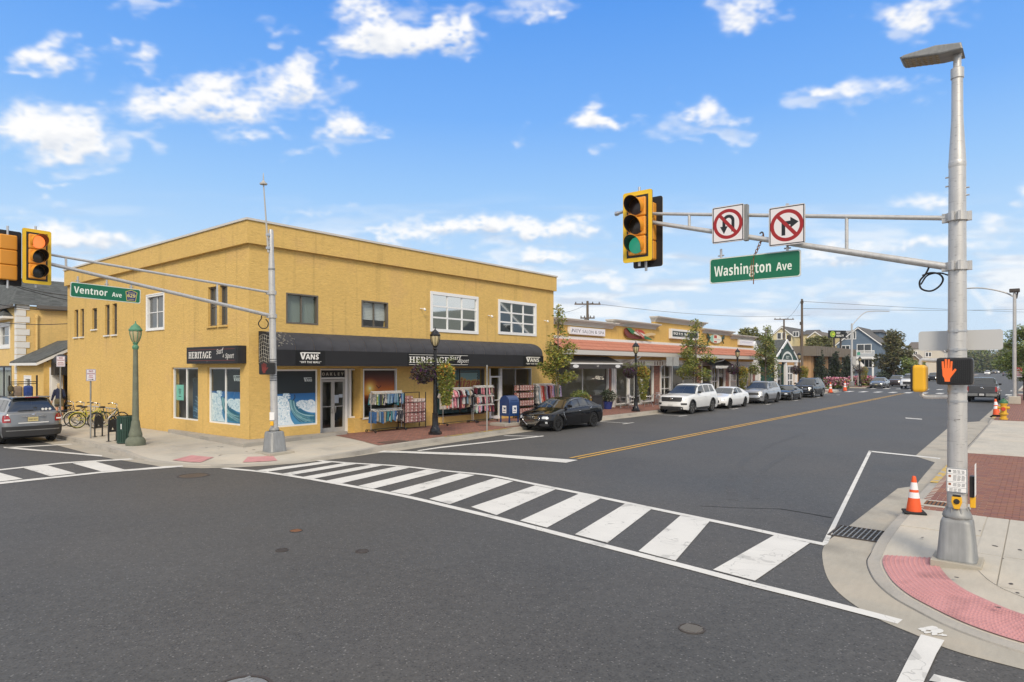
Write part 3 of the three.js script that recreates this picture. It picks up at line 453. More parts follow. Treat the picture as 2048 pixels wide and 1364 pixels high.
{
  const hr = [[12.91, 14.25, 4.35, 5.46], [16.26, 17.63, 4.38, 5.46], [20.03, 23.21, 4.36, 6.17], [24.7, 27.87, 4.43, 6.19], [12.51, 14.25, .6, 2.68], [14.33, 18.1, .16, 2.72], [20.4, 23.68, .5, 2.72], [24.02, 27.45, .18, 2.72]];
  const hl = [[-24.07, -23.38, 4.28, 5.74], [-23.2, -22.6, 4.28, 5.74], [-29.54, -27.86, 4.35, 5.8], [-34.32, -33.75, 4.27, 5.71], [-33.4, -32.85, 4.27, 5.71], [-36.01, -35.35, 4.61, 5.64], [-38.5, -37.95, 4.3, 5.71], [-37.65, -37.12, 4.3, 5.71], [-24.11, -21.71, .7, 2.75], [-27.16, -24.87, .7, 2.75]];
  mesh('wall', [wallR(AZ, AX + .3, 29.5, .1, A_TOP, .3, hr)], M.yellowA, shopA).name = 'front_wall';
  mesh('wall', [wallL(AX, -39.56, AZ, .1, A_TOP, .3, hl)], M.yellowA, shopA).name = 'side_wall';
  mesh('rear_wall', [box(AX + .3, 29.5, .1, A_TOP, -39.55, -39.25), box(29.2, 29.498, .1, A_TOP, -39.25, AZ - .3)], M.yellowA, shopA);
  mesh('roof', [box(AX + .3, 29.2, 7.2, 7.35, -39.25, AZ - .3)], M.trimgrey, shopA);
  mesh('upper_floor', [box(AX + .3, 29.2, 3.45, 3.75, -39.25, AZ - .3)], M.room, shopA);
  mesh('ground_floor', [box(AX + .3, 29.2, .1, .165, -39.25, AZ - .3)], M.room, shopA);
  mesh('partition', [box(AX + .3, 29.2, .165, 3.45, -27.5, -27.4), box(AX + .3, 29.2, 3.75, 7.2, -24.2, -24.1), box(14.2, 14.3, 3.75, 7.2, -39.25, -24.3), box(19, 19.1, .165, 3.45, -27.4, AZ - .31), box(23.8, 23.9, .165, 3.45, -27.4, AZ - .31)], M.room, shopA);
  // projecting band under the parapet, and its metal cap
  const band = [box(AX - .14, 29.6, 7.02, A_TOP - .001, AZ, AZ + .14), box(AX - .14, AX, 7.02, A_TOP - .001, -39.6, AZ)];
  mesh('parapet_band', band, M.yellowA, shopA);
  mesh('parapet_cap', [box(AX - .19, 29.66, A_TOP, A_TOP + .075, AZ - .35, AZ + .19), box(AX - .19, AX + .35, A_TOP + .001, A_TOP + .074, -39.65, AZ - .35)], mat([.60, .57, .52], .5), shopA);
  const bz = { fm: M.bronze, fw: .055, cols: 2, mw: .05 };
  windowUnit(shopA, FR, ...hr[0], { ...bz, back: ['blind', M.curtaing, 0], backD: -.2 }); windowUnit(shopA, FR, ...hr[1], { ...bz, back: ['blind', M.blind, .3], backD: -.2 });
  windowUnit(shopA, FR, ...hr[2], { fw: .14, cols: 3, rows: 3, mw: .075, proud: .03, rec: -.03, glass: M.mirrorpane });
  windowUnit(shopA, FR, ...hr[3], { fw: .14, cols: 3, rows: 3, mw: .075, proud: .03, rec: -.03, glass: M.mirrorpane });
  for (const i of [0, 1, 3, 4, 5, 6, 7]) windowUnit(shopA, FL, ...hl[i], { fm: M.bronze, fw: .05, rows: 2, rec: -.14, proud: -.1, sill: i > 2 ? M.trim : M.yellowA, glass: M.panegrey });
  windowUnit(shopA, FL, ...hl[2], { fw: .07, cols: 2, rows: 2, flange: .05, glass: M.panegrey });
  // display windows
  for (const i of [8, 9]) windowUnit(shopA, FL, ...hl[i], { fw: .05, cols: 2, mw: .055, rec: -.11, proud: -.085, name: 'display_window' });
  windowUnit(shopA, FR, ...hr[4], { fw: .055, rec: -.1, proud: -.07, name: 'display_window' });
  // entrance: double door in a white frame, a narrow light, and a big display window
  const e = new THREE.Group(); e.name = 'entrance'; shopA.add(e); const D = -.55;
  mesh('recess', [FR.b(14.33, 14.36, .17, 2.72, -.9, -.02), FR.b(14.33, 18.1, 2.72, 2.76, -.9, -.02)], M.yellowA, e);
  mesh('frame', [FR.b(14.6, 14.72, .17, 2.7, D - .1, D + .06), FR.b(15.84, 15.96, .17, 2.7, D - .1, D + .06), FR.b(14.72, 15.84, 2.3, 2.36, D - .1, D + .05), FR.b(14.72, 15.84, 2.64, 2.7, D - .1, D + .05)], M.whitepaint, e);
  mesh('transom_sign', [FR.b(14.72, 15.84, 2.36, 2.64, D - .06, D + .02)], M.black, e);
  mesh('lettering', [FR.pl(face(1.1, .25), 15.28, 2.5, D + .026)], canvasMat(512, 112, (x, w, h) => { x.fillStyle = '#0b0b0c'; x.fillRect(0, 0, w, h); x.fillStyle = '#aaa69a'; x.font = '900 80px sans-serif'; x.textAlign = 'center'; x.textBaseline = 'middle'; let i = 0; for (const c of 'OAKLEY') { x.save(); x.translate(52 + 82 * i++, h / 2 + 4); x.scale(1.15, .9); x.fillText(c, 0, 0); x.restore(); } }), e);
  for (const [a, b, h] of [[14.73, 15.275, 15.21], [15.285, 15.83, 15.35]]) {
    const d = new THREE.Group(); d.name = 'door'; shopA.add(d);
    mesh('door_frame', [FR.b(a, a + .07, .2, 2.28, D - .03, D + .03), FR.b(b - .07, b, .2, 2.28, D - .03, D + .03), FR.b(a + .07, b - .07, .2, .38, D - .03, D + .03), FR.b(a + .07, b - .07, 2.18, 2.28, D - .03, D + .03), FR.b(a + .07, b - .07, 1.2, 1.225, D - .03, D + .03)], M.trimgrey, d);
    mesh('pane', [FR.pl(face(b - a - .14, 1.8), (a + b) / 2, 1.28, D)], M.glass, d);
    mesh('handle', [tube([[h, .98, AZ + D + .03], [h, .98, AZ + D + .09], [h, 1.22, AZ + D + .09], [h, 1.22, AZ + D + .03]], .014, 16)], M.steel, d);
  }
  mesh('notice', [FR.pl(face(.2, .32), 15.46, 1.5, D + .012), FR.pl(face(.18, .14), 15.66, 1.62, D + .012)], mat([.42, .48, .55], .6), e);
  windowUnit(shopA, FR, 15.97, 16.5, .72, 2.7, { fw: .06, rec: -.42, proud: -.36, name: 'side_light' });
  mesh('stall_riser', [FR.b(15.96, 18.1, .16, .72, -.55, -.02), FR.b(16.2, 16.32, .72, 2.72, -.5, .03)], M.yellowA, shopA);
  windowUnit(shopA, FR, 16.32, 18.1, .66, 2.7, { fw: .07, rec: -.06, name: 'display_window' });
  windowUnit(shopA, FR, ...hr[6], { fm: M.bronze, fw: .05, cols: 2, mw: .03, name: 'display_window' });
  windowUnit(shopA, FR, 24.98, 27.45, .45, 2.72, { fm: M.trimgrey, fw: .05, cols: 2, mw: .04, name: 'display_window' });
  mesh('stall_riser', [FR.b(24.98, 27.45, .17, .45, -.3, -.02)], M.yellowA, shopA);
  const d2 = new THREE.Group(); d2.name = 'door'; shopA.add(d2);
  mesh('door_frame', [FR.b(24.03, 24.12, .18, 2.7, -.12, .02), FR.b(24.88, 24.97, .18, 2.7, -.12, .02), FR.b(24.12, 24.88, 2.25, 2.33, -.12, .02), FR.b(24.12, 24.88, .18, .34, -.1, 0), FR.b(24.12, 24.88, 1.1, 1.13, -.1, 0), FR.b(24.12, 24.2, .34, 2.25, -.1, 0), FR.b(24.8, 24.88, .34, 2.25, -.1, 0)], M.whitepaint, d2);
  mesh('pane', [FR.pl(face(.62, 1.92), 24.5, 1.3, -.05), FR.pl(face(.78, .36), 24.5, 2.51, -.05)], M.glass, d2); mesh('handle', [tube([[24.24, 1.0, AZ], [24.24, 1.0, AZ + .06], [24.24, 1.25, AZ + .06], [24.24, 1.25, AZ]], .012, 12)], M.steel, d2);
  // prints in the windows
  const wave = (flip) => (x, w, h) => {
    const r = rng(flip ? 5 : 8); x.fillStyle = '#1d2527'; x.fillRect(0, 0, w, h);
    let g = x.createLinearGradient(0, h * .4, 0, h); g.addColorStop(0, '#1f5c96'); g.addColorStop(.3, '#2f76b0'); g.addColorStop(1, '#4d8fb5'); x.fillStyle = g; x.fillRect(0, h * .42, w, h * .58);
    const puff = (cx, cy, rx, ry, n, cols, s = .022) => { for (let i = 0; i < n; i++) { const a = r() * 6.283, q = Math.sqrt(r()); x.fillStyle = cols[Math.floor(r() * cols.length)]; x.beginPath(); x.arc(cx + Math.cos(a) * q * rx, cy + Math.sin(a) * q * ry, 1 + r() * w * s, 0, 6.3); x.fill(); } };
    const foam = ['#dfe9ef', '#c3d6e2', '#eef4f7', '#a9c4d6', '#d3e1ea'];
    x.fillStyle = '#dbe6ed'; x.beginPath(); x.moveTo(0, h * .46); x.quadraticCurveTo(w * .14, h * .44, w * .26, h * .5); x.quadraticCurveTo(w * .38, h * .62, w * .34, h * .8); x.quadraticCurveTo(w * .36, h * .92, w * .46, h); x.lineTo(0, h); x.closePath(); x.fill();
    puff(w * .14, h * .75, w * .22, h * .27, 420, foam, .018); puff(w * .26, h * .47, w * .09, h * .07, 120, foam, .014); puff(w * .22, h * .41, w * .05, h * .05, 40, ['#dfe9ef', '#c3d6e2'], .01);
    x.fillStyle = '#2b6a86'; x.beginPath(); x.moveTo(w * .33, h * .52); x.quadraticCurveTo(w * .3, h * .8, w * .6, h * .97); x.lineTo(w, h * .99); x.lineTo(w, h * .84); x.quadraticCurveTo(w * .62, h * .8, w * .46, h * .55); x.closePath(); x.fill();
    for (let i = 0; i < 70; i++) { x.strokeStyle = ['#225a63', '#6fa6ae', '#c9dfe4', '#3f858f', '#8fbac4'][i % 5]; x.lineWidth = 1 + r() * 2.4; const q = r(); x.beginPath(); x.moveTo(w * (.33 + .12 * q), h * (.53 + .03 * q)); x.bezierCurveTo(w * (.33 + .14 * q), h * (.72 + .04 * r()), w * (.45 + .12 * q), h * (.86 - .03 * q), w * (.62 + .38 * r()), h * (.985 - .14 * q)); x.stroke(); }
    x.fillStyle = '#e3ecf1'; x.beginPath(); x.moveTo(w * .5, h * .62); x.quadraticCurveTo(w * .62, h * .5, w * .76, h * .58); x.quadraticCurveTo(w * .9, h * .5, w, h * .6); x.lineTo(w, h * .8); x.quadraticCurveTo(w * .7, h * .8, w * .5, h * .62); x.fill();
    puff(w * .78, h * .65, w * .24, h * .09, 300, foam, .016); puff(w * .6, h * .62, w * .1, h * .06, 90, foam, .012);
    x.strokeStyle = '#222'; x.lineWidth = w * .02; x.beginPath(); x.moveTo(w * .42, h * .55); x.lineTo(w * .47, h * .5); x.lineTo(w * .46, h * .44); x.stroke();
    x.fillStyle = '#1c2426'; x.fillRect(0, 0, w, h * .41); x.fillStyle = '#cfd4d2'; vans(x, w * (flip ? .82 : .8), h * .16, w * .1);
  };
  function vans(x, cx, cy, s) { x.textAlign = 'left'; x.textBaseline = 'alphabetic'; const w = s * 1.9; x.font = `900 ${s * 1.25}px sans-serif`; x.fillText('V', cx - w / 2 - s * .08, cy + s * .5); x.font = `900 ${s * .82}px sans-serif`; x.fillText('ANS', cx - w / 2 + s * .62, cy + s * .5, w * .78); x.fillRect(cx - w / 2 + s * .1, cy - s * .42, w * .98, s * .16); }
  const posters = [];
  posters.push(mesh('window_print', [FR.pl(face(1.62, 1.96), 13.38, 1.64, -.092)], canvasMat(512, 620, wave(0)), shopA));
  mesh('window_print', [FL.pl(face(2.26, 1.92), -22.91, 1.725, -.128)], canvasMat(560, 480, wave(1)), shopA);
  mesh('window_print', [FL.pl(face(1.0, 1.6), -25.45, 1.55, -.3)], canvasMat(256, 400, (x, w, h) => { const g = x.createLinearGradient(0, 0, 0, h); g.addColorStop(0, '#20282a'); g.addColorStop(.4, '#22384a'); g.addColorStop(1, '#2b5876'); x.fillStyle = g; x.fillRect(0, 0, w, h); const r = rng(4); for (let i = 0; i < 60; i++) { x.strokeStyle = ['#4a7d9a', '#8fb2c2', '#1d3b50'][i % 3]; x.lineWidth = 2 + r() * 4; x.beginPath(); const y = h * (.45 + .55 * r()); x.moveTo(w * r() * .5, y); x.quadraticCurveTo(w * .5, y + 20, w, y + 50 + 30 * r()); x.stroke(); } }), shopA);
  mesh('window_notice', [FL.pl(face(.66, .62), -26.7, 1.75, -.13)], canvasMat(256, 240, (x, w, h) => { x.fillStyle = '#7fc9b4'; x.fillRect(0, 0, w, h); x.strokeStyle = '#16302c'; x.lineWidth = 9; x.beginPath(); x.moveTo(88, 70); x.lineTo(168, 70); x.lineTo(150, 130); x.lineTo(128, 150); x.lineTo(106, 130); x.closePath(); x.stroke(); x.fillStyle = '#16302c'; x.fillRect(116, 84, 24, 44); x.fillRect(84, 176, 88, 12); }), shopA);
  mesh('window_print', [FR.pl(face(1.6, 1.45), 17.21, 1.9, -.052)], canvasMat(512, 464, (x, w, h) => { const g = x.createLinearGradient(0, 0, 0, h); g.addColorStop(0, '#2a1408'); g.addColorStop(.25, '#6a2c0a'); g.addColorStop(.5, '#c8641a'); g.addColorStop(.66, '#e08a2c'); g.addColorStop(.72, '#7a2b0a'); g.addColorStop(1, '#120603'); x.fillStyle = g; x.fillRect(0, 0, w, h); const q = x.createRadialGradient(w * .2, h * .5, 4, w * .2, h * .5, w * .3); q.addColorStop(0, 'rgba(255,250,220,1)'); q.addColorStop(.14, 'rgba(255,225,120,1)'); q.addColorStop(1, 'rgba(230,140,40,0)'); x.fillStyle = q; x.fillRect(0, 0, w, h); x.strokeStyle = '#160804'; x.lineWidth = 9; x.beginPath(); x.moveTo(w * .4, h * .42); x.lineTo(w * .48, h * .5); x.lineTo(w * .56, h * .43); x.stroke(); }), shopA);
  mesh('window_print', [FR.pl(face(3.0, 2.0), 22.04, 1.62, -.18)], canvasMat(768, 512, (x, w, h) => { x.fillStyle = '#43656b'; x.fillRect(0, 0, w, h); x.fillStyle = '#7f9c9c'; x.fillRect(w * .5, h * .06, w * .45, h * .5); x.strokeStyle = '#22282a'; x.lineWidth = 10; x.strokeRect(w * .53, h * .05, w * .42, h * .6); x.font = 'italic 900 150px serif'; x.textAlign = 'center'; x.lineJoin = 'round'; x.strokeStyle = '#c99a35'; x.lineWidth = 30; x.strokeText('Heritage', w * .56, h * .42); x.fillStyle = '#b14a1e'; x.fillText('Heritage', w * .56, h * .42); x.strokeStyle = '#1c2022'; x.lineWidth = 7; for (let i = 0; i < 6; i++) { x.beginPath(); x.moveTo(w * .93, h * (.1 + i * .08)); x.lineTo(w * .965, h * (.14 + i * .08)); x.lineTo(w * .93, h * (.18 + i * .08)); x.stroke(); } }), shopA);
  // little floodlights between the upper windows
  for (const [px, py] of [[841, 617], [976, 631], [1088, 641]]) { const p = OZ(px, py, AZ); mesh('floodlight', [bar([p[0], p[1], AZ], [p[0], p[1] - .02, AZ + .14], .02), lathe([[.0, 0], [.06, .0], [.04, .1], [0, .1]], 10).rotateX(2.2).translate(p[0] + .03, p[1] - .03, AZ + .2)], M.whitepaint, shopA); }
  // concrete step round the corner
  slabs(shopA, [[10.72, -20.05], [15.4, -20.86], [15.4, -21.09], [11.49, -21.09], [11.49, -27], [11.3, -27]], [10, 11.55, 13.6, 16], [-28, -25.3, -22.4, -20.4, -19], SW + .001, .27, M.curb, .006, 'step_block');
  const rugs = mesh('door_mat', [FR.b(14.4, 15.6, .165, .18, -.5, .02)], mat([.05, .035, .03], .95), shopA);
}
// ---------------------------------------------------------------- awning over the shop front
const prof = t => { const a = t * Math.PI / 2; return [AZ + 1.1 * Math.sin(a) ** .9, 3.36 + .66 * Math.cos(a) ** .85]; };   // z, y from the wall to the front edge
{
  const aw = thing('shop_awning', 'long black rounded fabric awning with white lettering over the shop front', 'awning');
  const m1 = metreMat(dataTex(256, (u, v) => lin([.042, .042, .048], .8 + .45 * fbm(u * 8, v * 16, 16, 4) + (vn(u * 97, v * 113, 128) > .97 ? .6 : 0)), 2.5), .8), m2 = mat([.013, .013, .015], .8);
  const x0 = 11.84, x1 = 27.0, n = 20;
  for (let i = 0; i < n; i++) { const a = mix(x0, x1, i / n), b = mix(x0, x1, (i + 1) / n); mesh('awning_panel', [grid(5, 10, (u, v) => { const [z, y] = prof(v), s = .035 * Math.sin(u * Math.PI) * Math.sin(v * Math.PI * .9); return [mix(a + .003, b - .003, u), y - s * .7, z - s * .7]; })], m1, aw); }
  mesh('frame', [...[x0 + .05, mix(x0, x1, .25), mix(x0, x1, .5), mix(x0, x1, .75), x1 - .05].flatMap(x => [bar([x, 2.86, AZ], [x, 2.86, AZ + 1.07], .02), bar([x, 2.86, AZ + 1.07], [x, 3.36, AZ + 1.07], .02)]), bar([x0, 2.86, AZ + 1.07], [x1, 2.86, AZ + 1.07], .02)], M.trimgrey, aw);
  mesh('valance', [box(x0, x1, 2.8, 3.36, AZ + 1.085, AZ + 1.1)], m2, aw);
  const side = x => ext([[AZ, 2.86], [AZ + 1.08, 2.8], [AZ + 1.08, 3.36], ...[...Array(9)].map((_, i) => { const [z, y] = prof(1 - i / 8); return [z - .01, y - .01]; })], .02).rotateY(-Math.PI / 2).translate(x + .02, 0, 0);
  mesh('end_panel', [side(x1 - .03)], m2, aw); mesh('end_panel', [side(x0 + .01)], m2, aw);
  { // net printed on the near end
    const web = [], c = [AZ + .2, 3.0]; const P3 = (z, y) => [x0 - .004, y, z]; const ins = (z, y) => { const t = clamp((z - AZ) / 1.1); return y < prof(t * .62)[1] - .05; };
    for (let i = 0; i < 8; i++) { const y = 2.95 + i * .13; const zz = [...Array(12)].map((_, k) => AZ + .04 + k * .085).filter(z => ins(z, y + .04 * Math.sin(z * 9))); for (let k = 0; k < zz.length - 1; k++) web.push(bar(P3(zz[k], y + .04 * Math.sin(zz[k] * 9)), P3(zz[k + 1], y + .04 * Math.sin(zz[k + 1] * 9)), .006, .006, 4)); }
    for (let i = 0; i < 7; i++) { const z = AZ + .1 + i * .14; for (let y = 2.95; y < 3.85; y += .13) if (ins(z, y + .16)) web.push(bar(P3(z + .03 * Math.sin(y * 7), y), P3(z + .03 * Math.sin((y + .13) * 7), y + .13), .006, .006, 4)); }
    mesh('net_print', web, mat([.5, .48, .42], .8), aw);
    const r = rng(3), sp = []; for (let i = 0; i < 46; i++) { const v = .2 + r() * .75, [z, y] = prof(v), x = x0 + .08 + r() * r() * .75, l = .04 + r() * .1; const a = r() * 6.28, [z2, y2] = prof(Math.min(1, v + Math.sin(a) * l * .6)); sp.push(bar([x, y + .012, z + .012], [x + Math.cos(a) * l, y2 + .012, z2 + .012], .007, .004, 4)); }
    mesh('splash_print', sp, mat([.5, .47, .38], .8), aw);
  }
  const letters = (w, h, draw, u0, u1, y0, y1) => { const p = mesh('lettering', [mv(face(u1 - u0, y1 - y0), (u0 + u1) / 2, (y0 + y1) / 2, AZ + 1.105)], canvasMat(w, h, (x, W, Hh) => { x.fillStyle = '#070708'; x.fillRect(0, 0, W, Hh); x.fillStyle = '#e9e7e0'; draw(x, W, Hh); }, .8), aw); return p; };
  const vl = (x, w, h) => { x.font = `900 ${h * .62}px sans-serif`; x.textAlign = 'left'; x.textBaseline = 'alphabetic'; x.fillText('V', w * .15, h * .58, w * .22); x.font = `900 ${h * .46}px sans-serif`; x.fillText('ANS', w * .335, h * .58, w * .5); x.fillRect(w * .19, h * .1, w * .64, h * .075); x.font = `bold ${h * .19}px sans-serif`; x.textAlign = 'center'; x.fillText('"OFF THE WALL"', w / 2, h * .84, w * .96); };
  const zx = px => OZ(px, 720, AZ + 1.1)[0];
  letters(512, 256, vl, zx(591), zx(650), 2.82, 3.34); letters(512, 256, vl, zx(1046), zx(1088) - .05, 2.82, 3.34);
  letters(1024, 220, (x, w, h) => { x.fillRect(w * .02, h * .1, w * .96, h * .03); x.fillRect(w * .02, h * .88, w * .96, h * .03); x.font = `bold ${h * .68}px serif`; x.textBaseline = 'alphabetic'; x.textAlign = 'left'; x.fillText('HERiTAGE', w * .02, h * .76, w * .63); x.font = `italic ${h * .44}px serif`; x.save(); x.translate(w * .66, h * .5); x.rotate(-.06); x.fillText('Surf', 0, 0); x.restore(); x.font = `italic ${h * .28}px serif`; x.fillText('&', w * .79, h * .7); x.font = `italic ${h * .44}px serif`; x.fillText('Sport', w * .82, h * .72, w * .17); }, zx(815), zx(938), 2.82, 3.34);
}
{ // box sign on the side wall
  const t = thing('box_sign', 'black box sign with white shop lettering on the side wall', 'sign', [AX, 2.89, -23.17]);
  mesh('cabinet', [rbox(-.34, 0, 0, .62, -1.9, 1.9, .015)], M.black, t);
  mesh('sign_face', [mv(face(3.72, .56), -.345, .31, 0, -Math.PI / 2)], canvasMat(1024, 156, (x, w, h) => { x.fillStyle = '#0a0808'; x.fillRect(0, 0, w, h); x.fillStyle = '#7d2a24'; x.fillRect(w * .03, h * .13, w * .94, 4); x.fillRect(w * .03, h * .84, w * .94, 4); x.fillStyle = '#eeebe4'; x.textBaseline = 'alphabetic'; x.font = 'bold 92px serif'; x.fillText('HERITAGE', w * .035, h * .7, w * .57); x.font = 'italic 64px serif'; x.save(); x.translate(w * .62, h * .47); x.rotate(-.1); x.fillText('Surf', 0, 0); x.restore(); x.font = 'italic 40px serif'; x.fillText('&', w * .74, h * .66); x.font = 'italic 64px serif'; x.fillText('Sport', w * .79, h * .72, w * .17); x.fillStyle = '#9b978e'; x.font = '18px serif'; x.fillText('Est.', w * .42, h * .95); }), t);
}

// ================================================================ ROW OF SHOPS
const BZ = -21.6, FB = fr(BZ), bx = px => OZ(px, 735, BZ)[0];
const rowB = thing('row_of_shops', 'long single storey yellow row of shops with terracotta tile canopy roof', 'building');
{
  const seg = [[29.52, 36.7, 5.25], [36.7, 42.8, 5.5], [42.8, 51.3, 6.08], [51.3, 57.5, 5.6], [57.5, 63.6, 5.36]];
  const segN = ['low', 'mid', 'tall'];
  for (const [a, b, t] of seg) {
    mesh('parapet_wall', [box(a, b - .002, 3.3, t, BZ - .3, BZ)], M.yellowB, rowB);
    const c = [[.06, 0], [.12, .09], [.22, .18], [.36, .27], [.4, .33]], e = .32;
    mesh('cornice', c.map(([d, y], i) => box(a - (a < 29.6 ? 0 : d * .8), b + d * .8, t + y, t + y + (i === 4 ? .05 : .09), BZ - .3, BZ + d)), mat([.62, .585, .53], .7), rowB);
  }
  mesh('band', [box(29.52, 63.6, 4.4, 4.6, BZ, BZ + .1)], M.trim, rowB);
  // pan tiles in three courses
  const T = []; for (let c = 0; c < 3; c++) T.push(grid(34 * 16, 1, (u, v) => { const x = mix(29.55, 63.5, u), w = .028 * Math.abs(Math.sin(u * 170 * Math.PI)); const t = (c + v) / 3; return [x, mix(4.42, 3.8, t) + w + (v ? .03 : -.005), mix(BZ + .1, BZ + 1.12, t) + .0]; }), grid(34 * 16, 1, (u, v) => { const x = mix(29.55, 63.5, u), w = .028 * Math.abs(Math.sin(u * 170 * Math.PI)); const t = (c + 1) / 3; return [x, mix(4.42, 3.8, t) + (v ? w + .03 : -.01), mix(BZ + .1, BZ + 1.12, t) + .001]; }));
  const tm = mesh('roof_tile', T, metreMat(dataTex(256, (u, v) => lin([.46, .185, .12], .75 + .5 * fbm(u * 32, v * 16, 32, 4)), 3), .85), rowB); tm.userData.kind = 'stuff';
  mesh('fascia', [box(29.53, 63.55, 3.5, 3.765, BZ + 1.06, BZ + 1.16)], mat([.56, .54, .5], .6), rowB);
  mesh('soffit', [box(29.53, 63.55, 3.5, 3.54, BZ + .002, BZ + 1.058)], mat([.56, .54, .5], .6), rowB);
  mesh('end_wall', [box(63.3, 63.598, .1, 3.3, -32, BZ - .302), box(29.52, 63.6, .1, 5, -32.3, -32)], M.yellowB, rowB);
  mesh('roof', [box(29.52, 63.6, 4.2, 4.4, -32, BZ - .302)], M.trimgrey, rowB);
  mesh('floor', [box(29.52, 63.3, .1, .17, -32, BZ - .31)], M.room, rowB);
  mesh('inner_wall', [box(29.52, 63.3, .17, 4.2, -27.2, -27)], mat([.5, .42, .3], .9), rowB);
  mesh('front_lintel', [FB.b(29.52, 63.3, 2.98, 3.3, -.25, -.02)], M.trim, rowB);
  const piers = [[1100, 1111, 0], [1218, 1231, 1], [1308, 1319, 1], [1393, 1401, 1], [1451, 1457, 1], [1506, 1510, 1]];
  for (const [a, b, k] of piers) mesh('pier', [FB.b(bx(a), bx(b), .1, 2.98, -.3, .02)], k ? M.brickwall : M.yellowB, rowB);
  for (const p of [1222, 1226, 1319, 1401.5, 1457.5]) mesh('trim_post', [FB.b(bx(p), bx(p) + .14, .1, 3.3, .02, .1)], M.trim, rowB);
  const dk = { fm: M.trim, fw: .07, mw: .06, rec: -.1 };
  windowUnit(rowB, FB, bx(1112), bx(1217), .85, 2.98, { ...dk, cols: 2, name: 'display_window' });
  mesh('stall_riser', [FB.b(bx(1112), bx(1217), .1, .85, -.25, .01)], M.yellowB, rowB); mesh('sill', [FB.b(bx(1112), bx(1217), .85, .92, -.02, .08)], M.trim, rowB);
  windowUnit(rowB, FB, bx(1231.5), bx(1258), .3, 2.95, { ...dk, rows: 1, name: 'display_window' });
  windowUnit(rowB, FB, bx(1258.3), bx(1284), .18, 2.95, { ...dk, cols: 2, rows: 1, name: 'shop_door', fw: .09 });
  windowUnit(rowB, FB, bx(1284.3), bx(1307.5), .3, 2.95, { ...dk, name: 'display_window' });
  windowUnit(rowB, FB, bx(1320), bx(1342), .25, 2.95, { ...dk, cols: 2, rows: 3, name: 'shop_door' });
  windowUnit(rowB, FB, bx(1342.3), bx(1392.5), .5, 2.95, { ...dk, cols: 2, name: 'display_window', fm: M.trimgrey });
  mesh('stall_riser', [FB.b(bx(1342.3), bx(1392.5), .1, .5, -.25, .0)], M.brickwall, rowB);
  windowUnit(rowB, FB, bx(1403), bx(1424), .4, 2.95, { ...dk, name: 'display_window' }); windowUnit(rowB, FB, bx(1424.2), bx(1437), .18, 2.95, { ...dk, cols: 2, rows: 2, name: 'shop_door' }); windowUnit(rowB, FB, bx(1437.2), bx(1450.5), .4, 2.95, { ...dk, name: 'display_window' });
  windowUnit(rowB, FB, bx(1459), bx(1505), .3, 2.95, { ...dk, cols: 3, name: 'display_window', back: ['curtain', mat([.36, .29, .28], .9), .25], backD: -.4 });
  mesh('downspout', [tube([[bx(1252), 3.62, BZ + 1.1], [bx(1252), 3.4, BZ + 1.0], [bx(1247), 3.2, BZ + .4], [bx(1246), 3.1, BZ + .1]], .06, 20, 8), tube([[bx(1424), 3.62, BZ + 1.1], [bx(1424), 3.4, BZ + 1.0], [bx(1421), 3.2, BZ + .4], [bx(1420), 3.1, BZ + .1]], .06, 20, 8)], M.trim, rowB);
  const valS = canvasMat(512, 64, (x, w, h) => { x.fillStyle = '#d8d2c6'; x.fillRect(0, 0, w, h); for (let i = 0; i < 26; i++) if (i % 13 > 3 && i % 13 < 11) { x.fillStyle = i % 2 ? '#5a2f2a' : '#cfc8ba'; x.fillRect(i * w / 26, 6, w / 40, h - 12); } }, .8);
  mesh('striped_valance', [mv(face(bx(1318) - bx(1247), .32), (bx(1318) + bx(1247)) / 2, 3.05, BZ + .55)], valS, rowB);
}
{ // folding awning of the salon
  const t = thing('salon_awning', 'grey fabric folding awning with white front bar under the tile canopy', 'awning', [0, 0, 0]);
  const a = OZ(1140, 735, -20.5)[0], b = OZ(1245, 735, -20.5)[0];
  mesh('canopy', [grid(1, 1, (u, v) => [mix(a, b, u), mix(3.46, 3.0, v), mix(BZ + .03, -20.5, v)])], mat([.13, .115, .1], .9), t);
  mesh('front_bar', [box(a, b, 2.95, 3.03, -20.53, -20.46)], M.trim, t);
  mesh('valance', [box(a + .02, b - .02, 2.68, 2.95, -20.505, -20.495)], mat([.055, .05, .05], .9), t);
  mesh('emblem', [...[.1, .9].map(f => { const g = new THREE.CircleGeometry(.5, 24); g.scale(.62, .2, 1); return mv(g, mix(a, b, f), 2.83, -20.49); })], M.whitepaint, t);
  mesh('lettering', [mv(face(.9, .2), (a + b) / 2, 2.83, -20.489)], canvasMat(256, 56, (x, w, h) => { x.fillStyle = '#3d3a3a'; x.fillRect(0, 0, w, h); x.fillStyle = '#d8d4cc'; x.font = '46px sans-serif'; x.textAlign = 'center'; x.fillText('NIY', w / 2, 44); }), t);
  mesh('arm', [bar([a + .3, 3.4, BZ], [a + .8, 3.0, -20.55], .02), bar([b - .3, 3.4, BZ], [b - .8, 3.0, -20.55], .02)], M.trimgrey, t);
}
